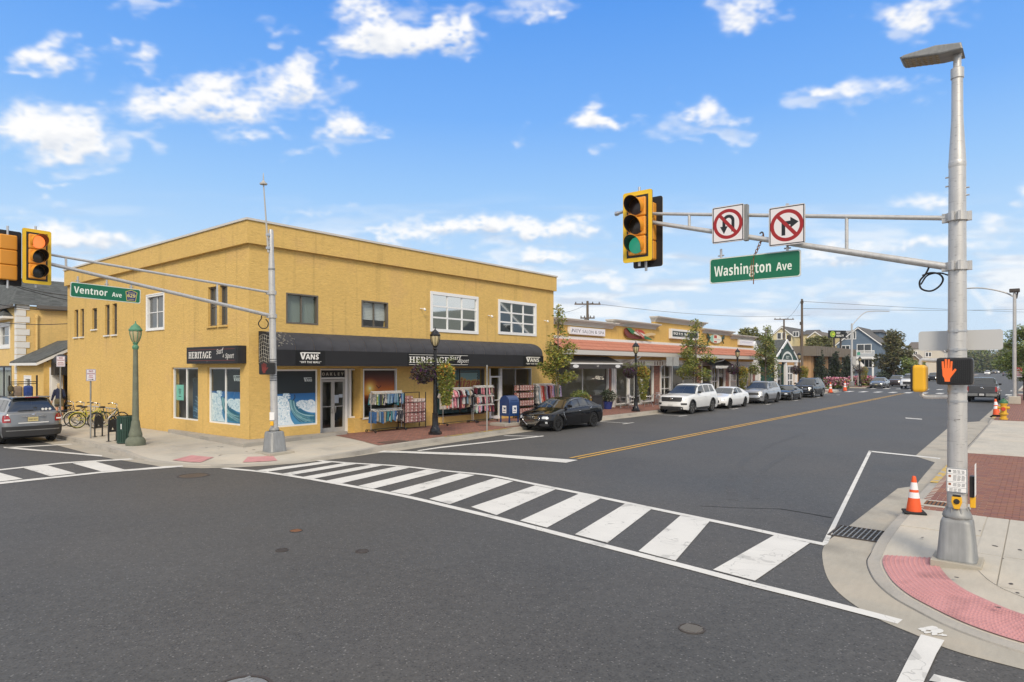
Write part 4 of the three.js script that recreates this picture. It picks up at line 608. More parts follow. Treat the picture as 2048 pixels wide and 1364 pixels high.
{ const a = OZ(1424, 735, -20.6)[0], b = OZ(1472, 735, -20.6)[0]; const t = thing('shop_awning', 'short black awning with a white lettered strip over a shop door', 'awning'); mesh('canopy', [grid(1, 1, (u, v) => [mix(a, b, u), mix(3.45, 2.85, v), mix(BZ + .03, -20.6, v)]), box(a, b, 2.68, 2.85, -20.61, -20.59)], M.black, t); mesh('lettering', [mv(face((b - a) * .82, .2), (a + b) / 2 + .3, 2.79, -20.585)], canvasMat(512, 40, (x, w, h) => { x.fillStyle = '#eceae4'; x.fillRect(0, 0, w, h); x.fillStyle = '#555'; for (let i = 0; i < 30; i++) x.fillRect(20 + i * 15.6, 14, 8 + (i * 7) % 5, 14); }), t); }
function wallSign(name, label, x0, x1, y0, y1, draw, px = [512, 160], depth = .22, fm = M.whitepaint, border = .04) { const t = thing(name, label, 'sign', [(x0 + x1) / 2, y0, BZ]); const w = x1 - x0, h = y1 - y0; mesh('cabinet', [rbox(-w / 2, w / 2, 0, h, .01, depth, .015)], fm, t); mesh('sign_face', [mv(face(w - border * 2, h - border * 2), 0, h / 2, depth + .006)], canvasMat(px[0], px[1], draw), t); return t; }
const SG = (a, b, c, d) => { const p = OZ(a, c, BZ + .2), q = OZ(b, d, BZ + .2); return [p[0], q[0], q[1], p[1]]; };
wallSign('salon_sign', 'white box sign with thin grey salon lettering', ...SG(1140, 1210, 653, 673), (x, w, h) => { x.fillStyle = '#e6e5ea'; x.fillRect(0, 0, w, h); x.fillStyle = '#403d44'; x.textBaseline = 'middle'; x.font = '120px sans-serif'; x.fillText('NIY', 14, h * .5, 130); x.font = '112px sans-serif'; x.fillText('SALON & SPA', 164, h * .54, 336); x.strokeStyle = '#57545a'; x.lineWidth = 4; x.beginPath(); x.moveTo(8, h * .86); x.quadraticCurveTo(0, h * .6, 40, h * .3); x.stroke(); });
wallSign('letter_board', 'dark green board with white street number in a white frame', ...SG(1342, 1396, 657, 681), (x, w, h) => { x.fillStyle = '#2a332f'; x.fillRect(0, 0, w, h); x.fillStyle = '#eceae4'; x.font = 'bold 96px sans-serif'; x.textBaseline = 'middle'; x.fillText('9211 M', 14, h * .46, 290); x.font = '34px sans-serif'; x.fillText('Counter', 160, h * .84, 150); }, [512, 160], .25, M.trim, .16);
wallSign('white_sign', 'plain white box sign with faint lilac lettering', ...SG(1479, 1507, 679, 692), (x, w, h) => { x.fillStyle = '#ecebf0'; x.fillRect(0, 0, w, h); x.fillStyle = '#a9a6c2'; x.fillRect(60, 46, 400, 14); x.fillRect(60, 80, 330, 12); x.fillRect(30, 30, 10, 100); });
{ // cut-out sign of crossed peppers
  const [x0, x1, y0, y1] = SG(1250, 1312, 655, 681), w = x1 - x0, h = y1 - y0; const t = thing('pepper_sign', 'cut-out sign of green and cream peppers crossed before a tomato', 'sign', [x0, y0, BZ + .05]);
  const blade = (pts, d0, m, n) => { const s = new THREE.Shape(); const c = new THREE.SplineCurve(pts.map(p => new THREE.Vector2(p[0] * w, p[1] * h))).getPoints(40); s.setFromPoints(c); mesh(n, [ext(s, .06).translate(0, 0, d0)], m, t); };
  const red = mat([.45, .045, .025], .5), gr = mat([.03, .16, .06], .5), cream = mat([.62, .47, .26], .6);
  blade([[.34, .62], [.4, .86], [.5, .96], [.6, .86], [.66, .6], [.5, .5], [.34, .62]], .0, red, 'tomato');
  blade([[.0, .72], [.02, .4], [.14, .1], [.4, .02], [.62, .18], [.4, .3], [.2, .48], [.12, .8], [.04, .98], [.0, .72]], .07, mat([.16, .03, .02], .5), 'dark_pepper');
  blade([[.5, .3], [.7, .62], [.86, .74], [1, .64], [.94, .5], [.8, .42], [.62, .2], [.5, .3]], .07, cream, 'cream_pepper');
  blade([[.04, .98], [.16, .98], [.3, .7], [.6, .4], [.86, .04], [.66, .08], [.4, .34], [.2, .5], [.1, .76], [.04, .98]], .14, gr, 'green_pepper');
  blade([[.27, .68], [.36, .72], [.58, .46], [.5, .28], [.38, .36], [.25, .5], [.27, .68]], .205, mat([.6, .57, .5], .6), 'label_plate');
  mesh('lettering', [mv(face(w * .3, h * .26), w * .41, h * .5, .272, 0, 0, -.42)], canvasMat(256, 96, (x, W, Hh) => { x.fillStyle = '#a8352a'; x.fillRect(0, 0, W, Hh); x.fillStyle = '#efe6d6'; x.font = 'italic bold 54px serif'; x.textAlign = 'center'; x.fillText('Pepper', W / 2, 64); }), t);
}
{ // oval sign with a hand on each side
  const [x0, x1, y0, y1] = SG(1414, 1452, 667, 688), w = x1 - x0, h = y1 - y0; const t = thing('oval_sign', 'oval red white and green sign with dark hands at its sides', 'sign', [(x0 + x1) / 2, (y0 + y1) / 2, BZ + .02]);
  const g = new THREE.CylinderGeometry(.5, .5, .1, 32); g.rotateX(Math.PI / 2); g.scale(w * .64, h, 1); g.translate(0, 0, .06); mesh('board', [g], mat([.6, .58, .48], .6), t);
  const c = new THREE.CircleGeometry(.48, 32); c.scale(w * .64, h, 1); c.translate(0, 0, .116);
  mesh('sign_face', [c], canvasMat(256, 256, (x, W, Hh) => { x.fillStyle = '#e4e2cf'; x.fillRect(0, 0, W, Hh); x.fillStyle = '#8fc0a8'; x.fillRect(0, 0, 70, Hh); x.fillStyle = '#b3402c'; x.fillRect(86, 20, 60, 90); x.fillRect(86, 190, 60, 50); x.fillStyle = '#8d86b8'; x.font = 'bold 44px serif'; x.fillText('Grille', 96, 160); }), t);
  for (const s of [-1, 1]) { const f = []; for (let i = 0; i < 5; i++) { const a = -.5 + i * .3; f.push(bar([s * w * .3, h * .1, .1], [s * (w * .38 + .32 * Math.cos(a)), h * .12 + .32 * Math.sin(a) + .1, .12], .05, .03, 6)); } f.push(bar([s * w * .3, h * .1, .1], [s * w * .42, -h * .45, .1], .06, .05, 6)); mesh('hand_shape', f, M.darkgreen, t); }
}

// ================================================================ BUILDINGS BEHIND, ON THE SIDE STREET
{
  const X = 10.83, t = thing('rear_house', 'pale yellow two storey building with grey shingle roof and white quoins', 'building'), F = fl_(X);
  mesh('wall', [wallL(X, -62, -45.9, .1, 6.35, .3, [[-49.5, -47.4, 4.0, 5.35], [-61, -47, .9, 2.85]]), wallR(-45.9, X + .3, 24, .1, 6.35, .3, [])], M.yellowR, t);
  mesh('roof', [poly3([[X - .3, 6.4, -45.7], [24, 6.4, -45.7], [24, 8.4, -50], [X + 1.2, 8.4, -50]]), poly3([[X - .3, 6.4, -45.7], [X + 1.2, 8.4, -50], [X + 1.2, 8.4, -62], [X - .4, 6.4, -62]])], M.shingle, t);
  mesh('eave', [box(X + .9, 24, 6.22, 6.42, -45.72, -45.58), box(X - .32, X - .2, 6.22, 6.4, -62, -45.7)], mat([.13, .12, .11], .8), t);
  for (let i = 0; i < 17; i++) mesh('quoin', [box(X - .03, X + (i % 2 ? .42 : .6), .2 + i * .37, .2 + i * .37 + .34, -46.3, -45.86)], M.trim, t);
  windowUnit(t, F, -49.5, -47.4, 4.0, 5.35, { fw: .14, cols: 1, rows: 2, flange: .12, glass: M.panegrey }); windowUnit(t, F, -61, -47, .9, 2.85, { fm: M.black, cols: 7, mw: .12, fw: .1, back: ['curtain', M.curtain], name: 'shop_window' });
  mesh('window_hood', [poly3([[X - .5, 5.75, -50.2], [X - .5, 5.75, -46.6], [X, 6.35, -48.4]]), poly3([[X - .5, 5.75, -46.6], [X, 5.75, -46.6], [X, 6.35, -48.4]]), poly3([[X - .5, 5.75, -50.2], [X, 6.35, -48.4], [X, 5.75, -50.2]])], M.shingle, t); mesh('hood_trim', [box(X - .52, X, 5.62, 5.75, -50.2, -46.58)], M.trim, t);
  mesh('pipe', [bar([X + .95, 2.7, -45.85], [X + .95, 5.7, -45.85], .07, .07, 8), lathe([[.1, 0], [.1, .18], [0, .22]], 8, X + .95, 5.65, -45.85)], M.yellowR, t);
}
{
  const X = 10.83, Z = -41, t = thing('annex', 'small yellow lean-to with grey shingle roof beside the corner shop', 'building');
  mesh('wall', [wallL(X, -45.9, Z, .1, 3.05, .2, [[-44.4, -43.2, 1.35, 2.25]]), ext([[X + .2, .1], [11.75, .1], [11.75, 2.5], [12.4, 2.5], [12.4, 4.1], [X + .2, 3.2]], .2).translate(0, 0, Z - .2)], M.yellowA, t);
  mesh('roof', [ext([[X - .35, 2.98], [12.8, 4.25], [12.8, 4.35], [X - .35, 3.08]], 5).translate(0, 0, -45.85)], M.shingle, t);
  mesh('rake_board', [ext([[X - .36, 2.86], [12.8, 4.1], [12.8, 4.24], [X - .36, 3.0]], .05).translate(0, 0, -40.84), box(X - .37, X - .32, 2.86, 3.0, -45.85, -40.85)], M.trim, t);
  windowUnit(t, fl_(X), -44.4, -43.2, 1.35, 2.25, { fw: .14, flange: .06, glass: M.panegrey });
  mesh('inner_wall', [box(11.02, 12.9, .15, 2.9, Z - 3.1, Z - 3), box(12.8, 12.9, .15, 2.9, Z - 3, Z - .2), box(11.02, 12.9, 2.9, 2.98, Z - 3.1, Z - .2)], M.room, t);
  mesh('door', [rbox(11.08, 11.68, .2, 2.75, Z + .02, Z + .07, .01)], M.whitepaint, t);
  mesh('door_panel', [rbox(11.17, 11.6, .45, 1.25, Z + .065, Z + .09, .01), rbox(11.17, 11.6, 1.4, 2.3, Z + .065, Z + .09, .01)], M.trim, t);
}
{ const t = thing('barrel_awning', 'small black half-round awning over the side doorway', 'awning', [11.58, 2.55, -40.5]); const n = 8; mesh('canopy', [grid(10, 4, (u, v) => { const a = Math.PI * u; return [-Math.cos(a) * .46, .38 + Math.sin(a) * .55 * Math.cos(v * 1.35), -.35 + Math.sin(v * 1.35) * .95 * (0.4 + .6 * Math.sin(a))]; })], M.black, t); mesh('skirt', [box(-.46, -.44, -.2, .4, -.35, .3), box(.44, .46, -.2, .4, -.35, .3), box(-.44, .44, -.2, .4, .28, .3)], M.black, t); mesh('rib', [...[-.3, 0, .3].map(x => bar([x, .4, .33], [x * .8, .9, -.2], .012))], M.trimgrey, t); }

// ================================================================ FAR END OF THE AVENUE
function house(name, label, F, { u0, u1, y0 = 0, eave, ridge, depth, wall, roof, gable = true, over = .35, wins = [], wf = M.whitepaint, cat = 'house' }, X0) { // a house whose front looks to -X
  const t = thing(name, label, cat), m = (u0 + u1) / 2;
  const w = gable ? ext([[u0, y0], [u1, y0], [u1, eave], [m, ridge - .12], [u0, eave]], depth) : ext([[u0, y0], [u1, y0], [u1, eave], [u0, eave]], depth);
  w.rotateY(-Math.PI / 2); w.translate(X0 + depth, 0, 0); mesh('wall', [w], wall, t);
  if (gable) { const k = over * (ridge - eave) / ((u1 - u0) / 2); mesh('roof', [-1, 1].map(s => { const e = s < 0 ? u0 - over : u1 + over; const g = ext([[e, eave - k], [m, ridge], [m, ridge + .18], [e, eave - k + .18]], depth + .6); g.rotateY(-Math.PI / 2); g.translate(X0 + depth + .3, 0, 0); return g; }), roof, t); mesh('barge_board', [-1, 1].map(s => { const e = s < 0 ? u0 - over : u1 + over; const g = ext([[e, eave - k - .2], [m, ridge - .2], [m, ridge + .04], [e, eave - k + .04]], .06); g.rotateY(-Math.PI / 2); g.translate(X0 - .3, 0, 0); return g; }), wf, t); }
  else mesh('roof', [poly3([[X0 - over, eave, u0 - over], [X0 - over, eave, u1 + over], [X0 + depth / 2, ridge, u1 + over * .2], [X0 + depth / 2, ridge, u0 - over * .2]]), poly3([[X0 + depth + over, eave, u0 - over], [X0 + depth + over, eave, u1 + over], [X0 + depth / 2, ridge, u1 + over * .2], [X0 + depth / 2, ridge, u0 - over * .2]]), poly3([[X0 - over, eave, u1 + over], [X0 + depth + over, eave, u1 + over], [X0 + depth / 2, ridge, u1 + over * .2]]), poly3([[X0 - over, eave, u0 - over], [X0 + depth + over, eave, u0 - over], [X0 + depth / 2, ridge, u0 - over * .2]])], roof, t);
  for (const [a, b, c, d, cols = 2] of wins) { const g = new THREE.Group(); g.name = 'window'; t.add(g); mesh('frame', [F.b(a - .12, b + .12, c - .12, c, 0, .08), F.b(a - .12, b + .12, d, d + .12, 0, .08), F.b(a - .12, a, c, d, 0, .07), F.b(b, b + .12, c, d, 0, .07), ...[...Array(cols - 1)].map((_, i) => { const u = mix(a, b, (i + 1) / cols); return F.b(u - .05, u + .05, c, d, 0, .07); })], wf, g); mesh('pane', [F.b(a, b, c, d, .005, .03)], M.windowdark, g); }
  return t;
}
const cream = mat([.62, .54, .33], .85), greyroof = mat([.10, .095, .09], .9), brownroof = mat([.15, .125, .105], .9), blue = mat([.115, .16, .215], .8);
{ // small green and white gabled shop
  const Z = -20.9, a = OZ(1549, 735, Z)[0], b = OZ(1592, 735, Z)[0], m = (a + b) / 2, F = fr(Z); const t = thing('gabled_shop', 'small white and dark green shop with a steep lettered gable porch', 'building');
  const green = mat([.02, .07, .055], .7);
  mesh('wall', [box(64.2, a, .1, 3.9, -29, -22.4), box(a, b + .5, .1, 3.5, -29, Z - 2)], M.whitepaint, t);
  mesh('porch_side', [box(a + .3, a + .5, .1, 3.6, Z - 2, Z)], green, t); mesh('porch_front', [box(m - .3, m + .5, .1, 3.6, Z - .3, Z - .02)], green, t);
  mesh('porch_roof', [ext([[a - .5, 3.5], [m, 5.55], [m, 5.72], [a - .5, 3.66]], 6).translate(0, 0, Z - 6), ext([[b + .5, 3.5], [m, 5.55], [m, 5.72], [b + .5, 3.66]], 6).translate(0, 0, Z - 6)], M.shingle, t);
  mesh('gable', [ext([[a - .2, 3.62], [b + .2, 3.62], [m, 5.5]], .1).translate(0, 0, Z + .02)], green, t);
  mesh('gable_trim', [ext([[a - .6, 3.5], [a - .25, 3.5], [m, 5.48], [m, 5.76]], .1).translate(0, 0, Z + .1), ext([[b + .6, 3.5], [b + .25, 3.5], [m, 5.48], [m, 5.76]], .1).translate(0, 0, Z + .1), box(a - .8, b + .8, 3.32, 3.56, Z - .1, Z + .25)], M.whitepaint, t);
  mesh('lettering', [mv(face(4.4, 1.1), m, 4.12, Z + .2)], canvasMat(512, 160, (x, w, h) => { x.fillStyle = '#173a33'; x.fillRect(0, 0, w, h); x.strokeStyle = '#d9ddd8'; x.lineWidth = 34; x.beginPath(); x.ellipse(w / 2, h * 1.15, w * .4, h * .85, 0, Math.PI, 2 * Math.PI); x.stroke(); x.fillStyle = '#dfe3de'; x.font = 'bold 60px serif'; x.textAlign = 'center'; x.fillText('9217', w / 2, h * .9); }), t);
  for (const px of [1550, 1569, 1590]) { const x = OZ(px, 735, Z)[0]; mesh('column', [box(x - .2, x + .2, .1, 3.3, Z - .02, Z + .2)], M.whitepaint, t); }
  windowUnit(t, F, OZ(1553, 735, Z)[0], OZ(1567, 735, Z)[0], .3, 3.1, { fm: green, rows: 2, cols: 1, name: 'door', fw: .1, glass: M.windowdark }); windowUnit(t, F, OZ(1575, 735, Z)[0], OZ(1587, 735, Z)[0], .5, 3.0, { rows: 3, cols: 2, fw: .15, mw: .12, glass: M.windowdark });
  const F2 = fr(-22.4); for (const px of [1519, 1532]) windowUnit(t, F2, OZ(px, 735, -22.4)[0], OZ(px + 9, 735, -22.4)[0], .5, 2.9, { rows: 2, cols: 2, fw: .15, mw: .1, proud: .05, rec: .03, glass: M.windowdark });
  mesh('side_pediment', [ext([[64.2, 3.9], [a, 3.9], [(64.2 + a) / 2, 5.4]], .3).translate(0, 0, -22.5)], M.whitepaint, t); mesh('roof', [ext([[64, 3.9], [(64.2 + a) / 2, 5.5], [a + .4, 3.9]], 7).translate(0, 0, -29.5)], M.shingle, t);
}
{ // low brown building on the far corner
  const Z = -26, x0 = 101, x1 = 126, F = fr(Z), tan = mat([.42, .25, .12], .85), par = mat([.17, .145, .115], .8); const t = thing('flat_roof_office', 'low tan office with a deep brown flat roof fascia', 'building');
  mesh('fascia', [box(x0 - .8, x1 + .6, 4.45, 5.9, Z - 9, Z + .9)], par, t);
  for (let i = 0; i < 26; i++) mesh('fascia_seam', [box(x0 - .4 + i, x0 - .34 + i, 4.45, 5.9, Z + .9, Z + .93)], par, t);
  mesh('wall', [box(x0, x1, .1, 4.45, Z - 9, Z - .4)], mat([.03, .03, .028], .6), t);
  for (const [a, b] of [[101, 104.6], [108.5, 111], [118, 120], [124, 126]]) mesh('pier', [box(a, b, .1, 4.45, Z - .4, Z)], tan, t);
  mesh('pier', [box(x0 - .02, x0 + .3, .1, 4.45, Z - 5, Z - .42)], tan, t);
  for (const [a, b] of [[104.6, 108.5], [111, 118], [120, 124]]) mesh('pane', [box(a, b, .6, 4.3, Z - .38, Z - .34)], M.windowdark, t);
  { const c = AT(1653, 733, 118); const g = new THREE.CircleGeometry(.9, 24); g.scale(1, 1.5, 1); mesh('round_logo', [mv(g, c[0], c[1] - .1, Z + .05)], canvasMat(128, 128, (x, w, h) => { x.fillStyle = '#8fae2e'; x.fillRect(0, 0, w, h); x.strokeStyle = '#2d3a1a'; x.lineWidth = 10; x.beginPath(); x.arc(64, 64, 38, .6, 5.6); x.stroke(); }), t); }
}
{ // board on the office roof
  const p = AT(1654, 676, 108), q = AT(1694, 661, 108); const w = Math.hypot(q[0] - p[0], q[2] - p[2]); const t = thing('roof_billboard', 'black billboard with green round logo on posts above the office', 'billboard', [(p[0] + q[0]) / 2, 0, (p[2] + q[2]) / 2], -Math.PI / 2 + YAW + .25);
  const y0 = p[1], y1 = q[1]; mesh('panel', [box(-w / 2, w / 2, y0, y1, -.12, .12)], M.black, t); mesh('post', [box(-w * .2, -w * .2 + .22, 5.5, y0, -.1, .1)], M.iron, t); mesh('post', [box(w * .18, w * .18 + .22, 5.5, y0, -.1, .1)], M.iron, t);
  mesh('lettering', [mv(face(w * .98, (y1 - y0) * .96), 0, (y0 + y1) / 2, .126)], canvasMat(512, 192, (x, W, h) => { x.fillStyle = '#141616'; x.fillRect(0, 0, W, h); x.fillStyle = '#9cba3c'; x.beginPath(); x.arc(108, 96, 80, 0, 6.3); x.fill(); x.strokeStyle = '#3c5a1c'; x.lineWidth = 12; x.beginPath(); x.arc(108, 96, 50, .5, 5.4); x.stroke(); x.fillStyle = '#e6c33c'; x.fillRect(104, 86, 50, 24); x.fillStyle = '#eeeeea'; x.font = 'bold 66px sans-serif'; x.fillText('OCF', 218, 84); x.fillText('REALTY', 218, 158, 280); }), t);
}
{ // blue house with a balcony
  const X = 148, F = fl_(X), Zp = px => OX(px, 735, X)[0], Y = py => EYE + (HY - py) / FOC * (X * FW[0] - 32 * FW[1]);
  const u0 = Zp(1674), u1 = Zp(1760), t = house('blue_house', 'blue clapboard house with white trim and an upper balcony', F, { u0, u1, eave: Y(688), ridge: Y(656), depth: 12, wall: blue, roof: greyroof, wins: [[Zp(1691), Zp(1701), Y(678), Y(665)], [Zp(1703), Zp(1711), Y(678), Y(665)], [Zp(1684), Zp(1699), Y(703), Y(692)], [Zp(1715), Zp(1742), Y(706), Y(690), 2], [Zp(1713), Zp(1746), Y(734), Y(720), 4]] }, X);
  mesh('balcony', [F.b(Zp(1706), u1, Y(718), Y(714), 0, 2.2)], M.whitepaint, t); for (let i = 0; i < 24; i++) { const z = mix(Zp(1706), Zp(1753), i / 23); mesh('baluster', [box(X - 2.2, X - 2.12, Y(714), Y(703.5), z - .04, z + .04)], M.whitepaint, t); } mesh('hand_rail', [box(X - 2.25, X - 2.08, Y(703.5), Y(702), Zp(1706), Zp(1753))], M.whitepaint, t);
  for (const px of [1711, 1750]) mesh('porch_column', [box(X - 2.2, X - 1.9, 0, Y(718), Zp(px) - .15, Zp(px) + .15)], M.whitepaint, t);
  house('side_wing', 'grey roofed rear wing standing left of the blue house', F, { u0: Zp(1662), u1: Zp(1740), eave: Y(662), ridge: Y(655), depth: 8, wall: blue, roof: greyroof, gable: false }, X + 10);
}
{
  const X = 150, F = fl_(X), Zp = px => OX(px, 735, X)[0], Y = py => EYE + (HY - py) / FOC * (X * FW[0] - 55 * FW[1]);
  house('cream_house', 'cream gabled house with two windows left of the utility pole', F, { u0: Zp(1545), u1: Zp(1584), eave: Y(672), ridge: Y(657), depth: 14, wall: cream, roof: greyroof, wins: [[Zp(1555), Zp(1562), Y(680), Y(669), 1], [Zp(1565), Zp(1571), Y(680), Y(669), 1]] }, X);
  house('cream_house', 'cream house with long grey roof right of the utility pole', F, { u0: Zp(1586), u1: Zp(1612), eave: Y(671), ridge: Y(660), depth: 10, wall: cream, roof: greyroof, gable: false, wins: [[Zp(1587), Zp(1597), Y(676), Y(668)]] }, X + 6);
  house('cream_house', 'cream house with brown roof and small front gable', F, { u0: Zp(1608), u1: Zp(1634), eave: Y(675), ridge: Y(666.5), depth: 10, wall: cream, roof: brownroof, wins: [] }, X + 4);
  house('brown_roof_house', 'wide house with long brown roof behind the office', F, { u0: Zp(1598), u1: Zp(1664), eave: Y(674), ridge: Y(663), depth: 12, wall: cream, roof: brownroof, gable: false }, X + 14);
}
{
  const X = 210, F = fl_(X), Zp = px => OX(px, 735, X)[0], Y = py => EYE + (HY - py) / FOC * (X * FW[0] - 30 * FW[1]); const white = mat([.6, .57, .5], .85);
  house('white_house', 'off-white house with grey roof beyond the big tree', F, { u0: Zp(1815), u1: Zp(1848), eave: Y(697), ridge: Y(683), depth: 14, wall: white, roof: brownroof, gable: false, wins: [[Zp(1828), Zp(1834), Y(712), Y(704)]] }, X);
  house('white_house', 'off-white house with dark upper windows behind the street sign back', F, { u0: Zp(1838), u1: Zp(1880), eave: Y(700), ridge: Y(686), depth: 14, wall: white, roof: greyroof, wins: [[Zp(1852), Zp(1856), Y(713), Y(706), 1], [Zp(1858), Zp(1862), Y(713), Y(706), 1]] }, X + 10);
  house('brown_cottage', 'small brown roofed cottage low before the off-white house', F, { u0: Zp(1840), u1: Zp(1863), eave: Y(722), ridge: Y(712), depth: 8, wall: mat([.3, .22, .13], .9), roof: brownroof }, X - 20);
  house('pale_house', 'pale gabled roof house between blue house and tree', F, { u0: Zp(1752), u1: Zp(1790), eave: Y(679), ridge: Y(668), depth: 14, wall: white, roof: brownroof }, X - 25);
}
// houses across the avenue, outside the picture, that the upper panes mirror
{
  const wall = mat([.5, .47, .4], .85), roof = mat([.14, .15, .13], .9);
  house('roadside_house', 'shingle roofed house across the avenue from the row of shops', fl_(50), { u0: 7, u1: 17, eave: 6, ridge: 9.6, depth: 11, wall, roof, gable: false, wins: [[9, 11, 3.6, 5.2], [13, 15, 3.6, 5.2]] }, 50);
  house('roadside_house', 'tall gabled house with grey roof across from the gabled shop', fl_(64), { u0: 7, u1: 17, eave: 7, ridge: 11.4, depth: 12, wall: blue, roof, wins: [[10, 12, 6.6, 8.2], [13, 15, 3.6, 5.2]] }, 64);
}

// ================================================================ SIGNAL POLES
M.sigyellow = mat([.78, .42, .02], .45); M.sigorange = mat([.72, .30, .03], .45); M.lens = mat([.02, .02, .02], .25);
const emis = (c, k) => mat([.02, .02, .02], .4, { emissive: new THREE.Color().setRGB(...c), emissiveIntensity: k });
M.litred = emis([1, .2, .05], 1.5); M.litgreen = emis([.06, .7, .42], .38); M.lithand = emis([1, .15, .012], 1.0); M.dimhand = mat([.16, .015, .01], .5);
// signal head that looks along +z of its own frame; lit: 0 red, 2 green
function signalHead(name, label, pos, ry, lit) {
  const t = thing(name, label, 'traffic light', pos, ry);
  const s = new THREE.Shape(); const w = .29, h = .63, r = .05; s.moveTo(-w + r, -h); s.lineTo(w - r, -h); s.quadraticCurveTo(w, -h, w, -h + r); s.lineTo(w, h - r); s.quadraticCurveTo(w, h, w - r, h); s.lineTo(-w + r, h); s.quadraticCurveTo(-w, h, -w, h - r); s.lineTo(-w, -h + r); s.quadraticCurveTo(-w, -h, -w + r, -h);
  mesh('backplate', [ext(s, .012).translate(0, 0, -.012)], M.black, t);
  const b = s.clone(); const q = new THREE.Path(); q.moveTo(-.215, -.555); q.lineTo(-.215, .555); q.lineTo(.215, .555); q.lineTo(.215, -.555); q.closePath(); b.holes.push(q);
  mesh('yellow_border', [ext(b, .004).translate(0, 0, .003)], mat([.80, .52, .02], .5), t);
  for (let i = 0; i < 3; i++) {
    const y = .345 - i * .345, g = new THREE.Group(); g.name = 'signal_section'; g.position.set(0, y, 0); t.add(g);
    mesh('housing', [rbox(-.172, .172, -.17, .17, -.14, .045, .03)], M.sigorange, g);
    mesh('lens', [lathe([[0, .02], [.08, .012], [.145, 0]], 24).rotateX(Math.PI / 2).translate(0, 0, .05)], lit === i ? (i === 0 ? M.litred : M.litgreen) : mat([.02 + .02 * (i < 2), .02 + .008 * (i === 1), .015], .25), g);
    const v = grid(26, 1, (u, k) => { const a = -.72 + u * (Math.PI + 1.44), L = k ? mix(.12, .3, Math.sin(u * Math.PI)) : .04; return [Math.cos(a) * .155, Math.sin(a) * .155, L]; });
    mesh('visor', [v, grid(26, 1, (u, k) => { const a = -.72 + u * (Math.PI + 1.44), L = mix(.12, .3, Math.sin(u * Math.PI)); return [Math.cos(a) * (k ? .155 : .161), Math.sin(a) * (k ? .155 : .161), L]; })], M.sigorange, g);
    mesh('visor_lining', [grid(26, 1, (u, k) => { const a = -.72 + u * (Math.PI + 1.44), L = k ? mix(.12, .298, Math.sin(u * Math.PI)) : .04; return [Math.cos(a) * .151, Math.sin(a) * .151, L]; })], M.black, g);
  }
  mesh('bracket', [bar([0, .72, -.07], [0, .5, -.07], .025)], M.steel, t); mesh('bracket', [bar([0, -.7, -.07], [0, -.5, -.07], .025)], M.steel, t);
  return t;
}
function truss(t, pole, up0, up1, lo0, lo1, struts, r1, r2) {
  mesh('upper_arm', [bar(up0, up1, r1 * 1.25, r1)], M.pole, t); mesh('lower_arm', [bar(lo0, lo1, r2 * 1.2, r2 * .85)], M.pole, t);
  for (const f of struts) mesh('strut', [bar([0, 1, 2].map(i => mix(lo0[i], lo1[i], f)), [0, 1, 2].map(i => mix(up0[i], up1[i], f)), .025)], M.pole, t);
}
function clampRing(x, y, z, r) { return [lathe([[r, -.055], [r + .028, -.055], [r + .028, .055], [r, .055]], 20, x, y, z), box(x - r - .07, x - r - .01, y - .06, y + .06, z + .02, z + .05), box(x - r - .07, x - r - .01, y - .06, y + .06, z - .05, z - .02), box(x - r * .3, x + r * .3, y - .06, y + .06, z + r, z + r + .06), box(x - r * .3, x + r * .3, y - .06, y + .06, z - r - .07, z - r)]; }
function pedestal(t, w0, w1, h, y0) { // cast base, a tapered square with soft corners
  const ring = (w, y, n = 28) => [...Array(n + 1)].map((_, i) => { const a = i / n * Math.PI * 2, c = Math.cos(a), s = Math.sin(a), k = Math.pow(Math.abs(c) ** 9 + Math.abs(s) ** 9, -1 / 9); return [c * k * w / 2, y, s * k * w / 2]; });
  const R = [[w0, y0], [w0, y0 + .02], [w0 * .975, y0 + .03], [w1 * 1.01, y0 + h - .05], [w1 * .93, y0 + h - .015], [w1 * .8, y0 + h]].map(([w, y]) => ring(w, y));
  mesh('pedestal', [toCreasedNormals(grid(28, 5, (u, v) => R[Math.round(v * 5)][Math.round(u * 28)]), .9)], M.castalu, t);
}
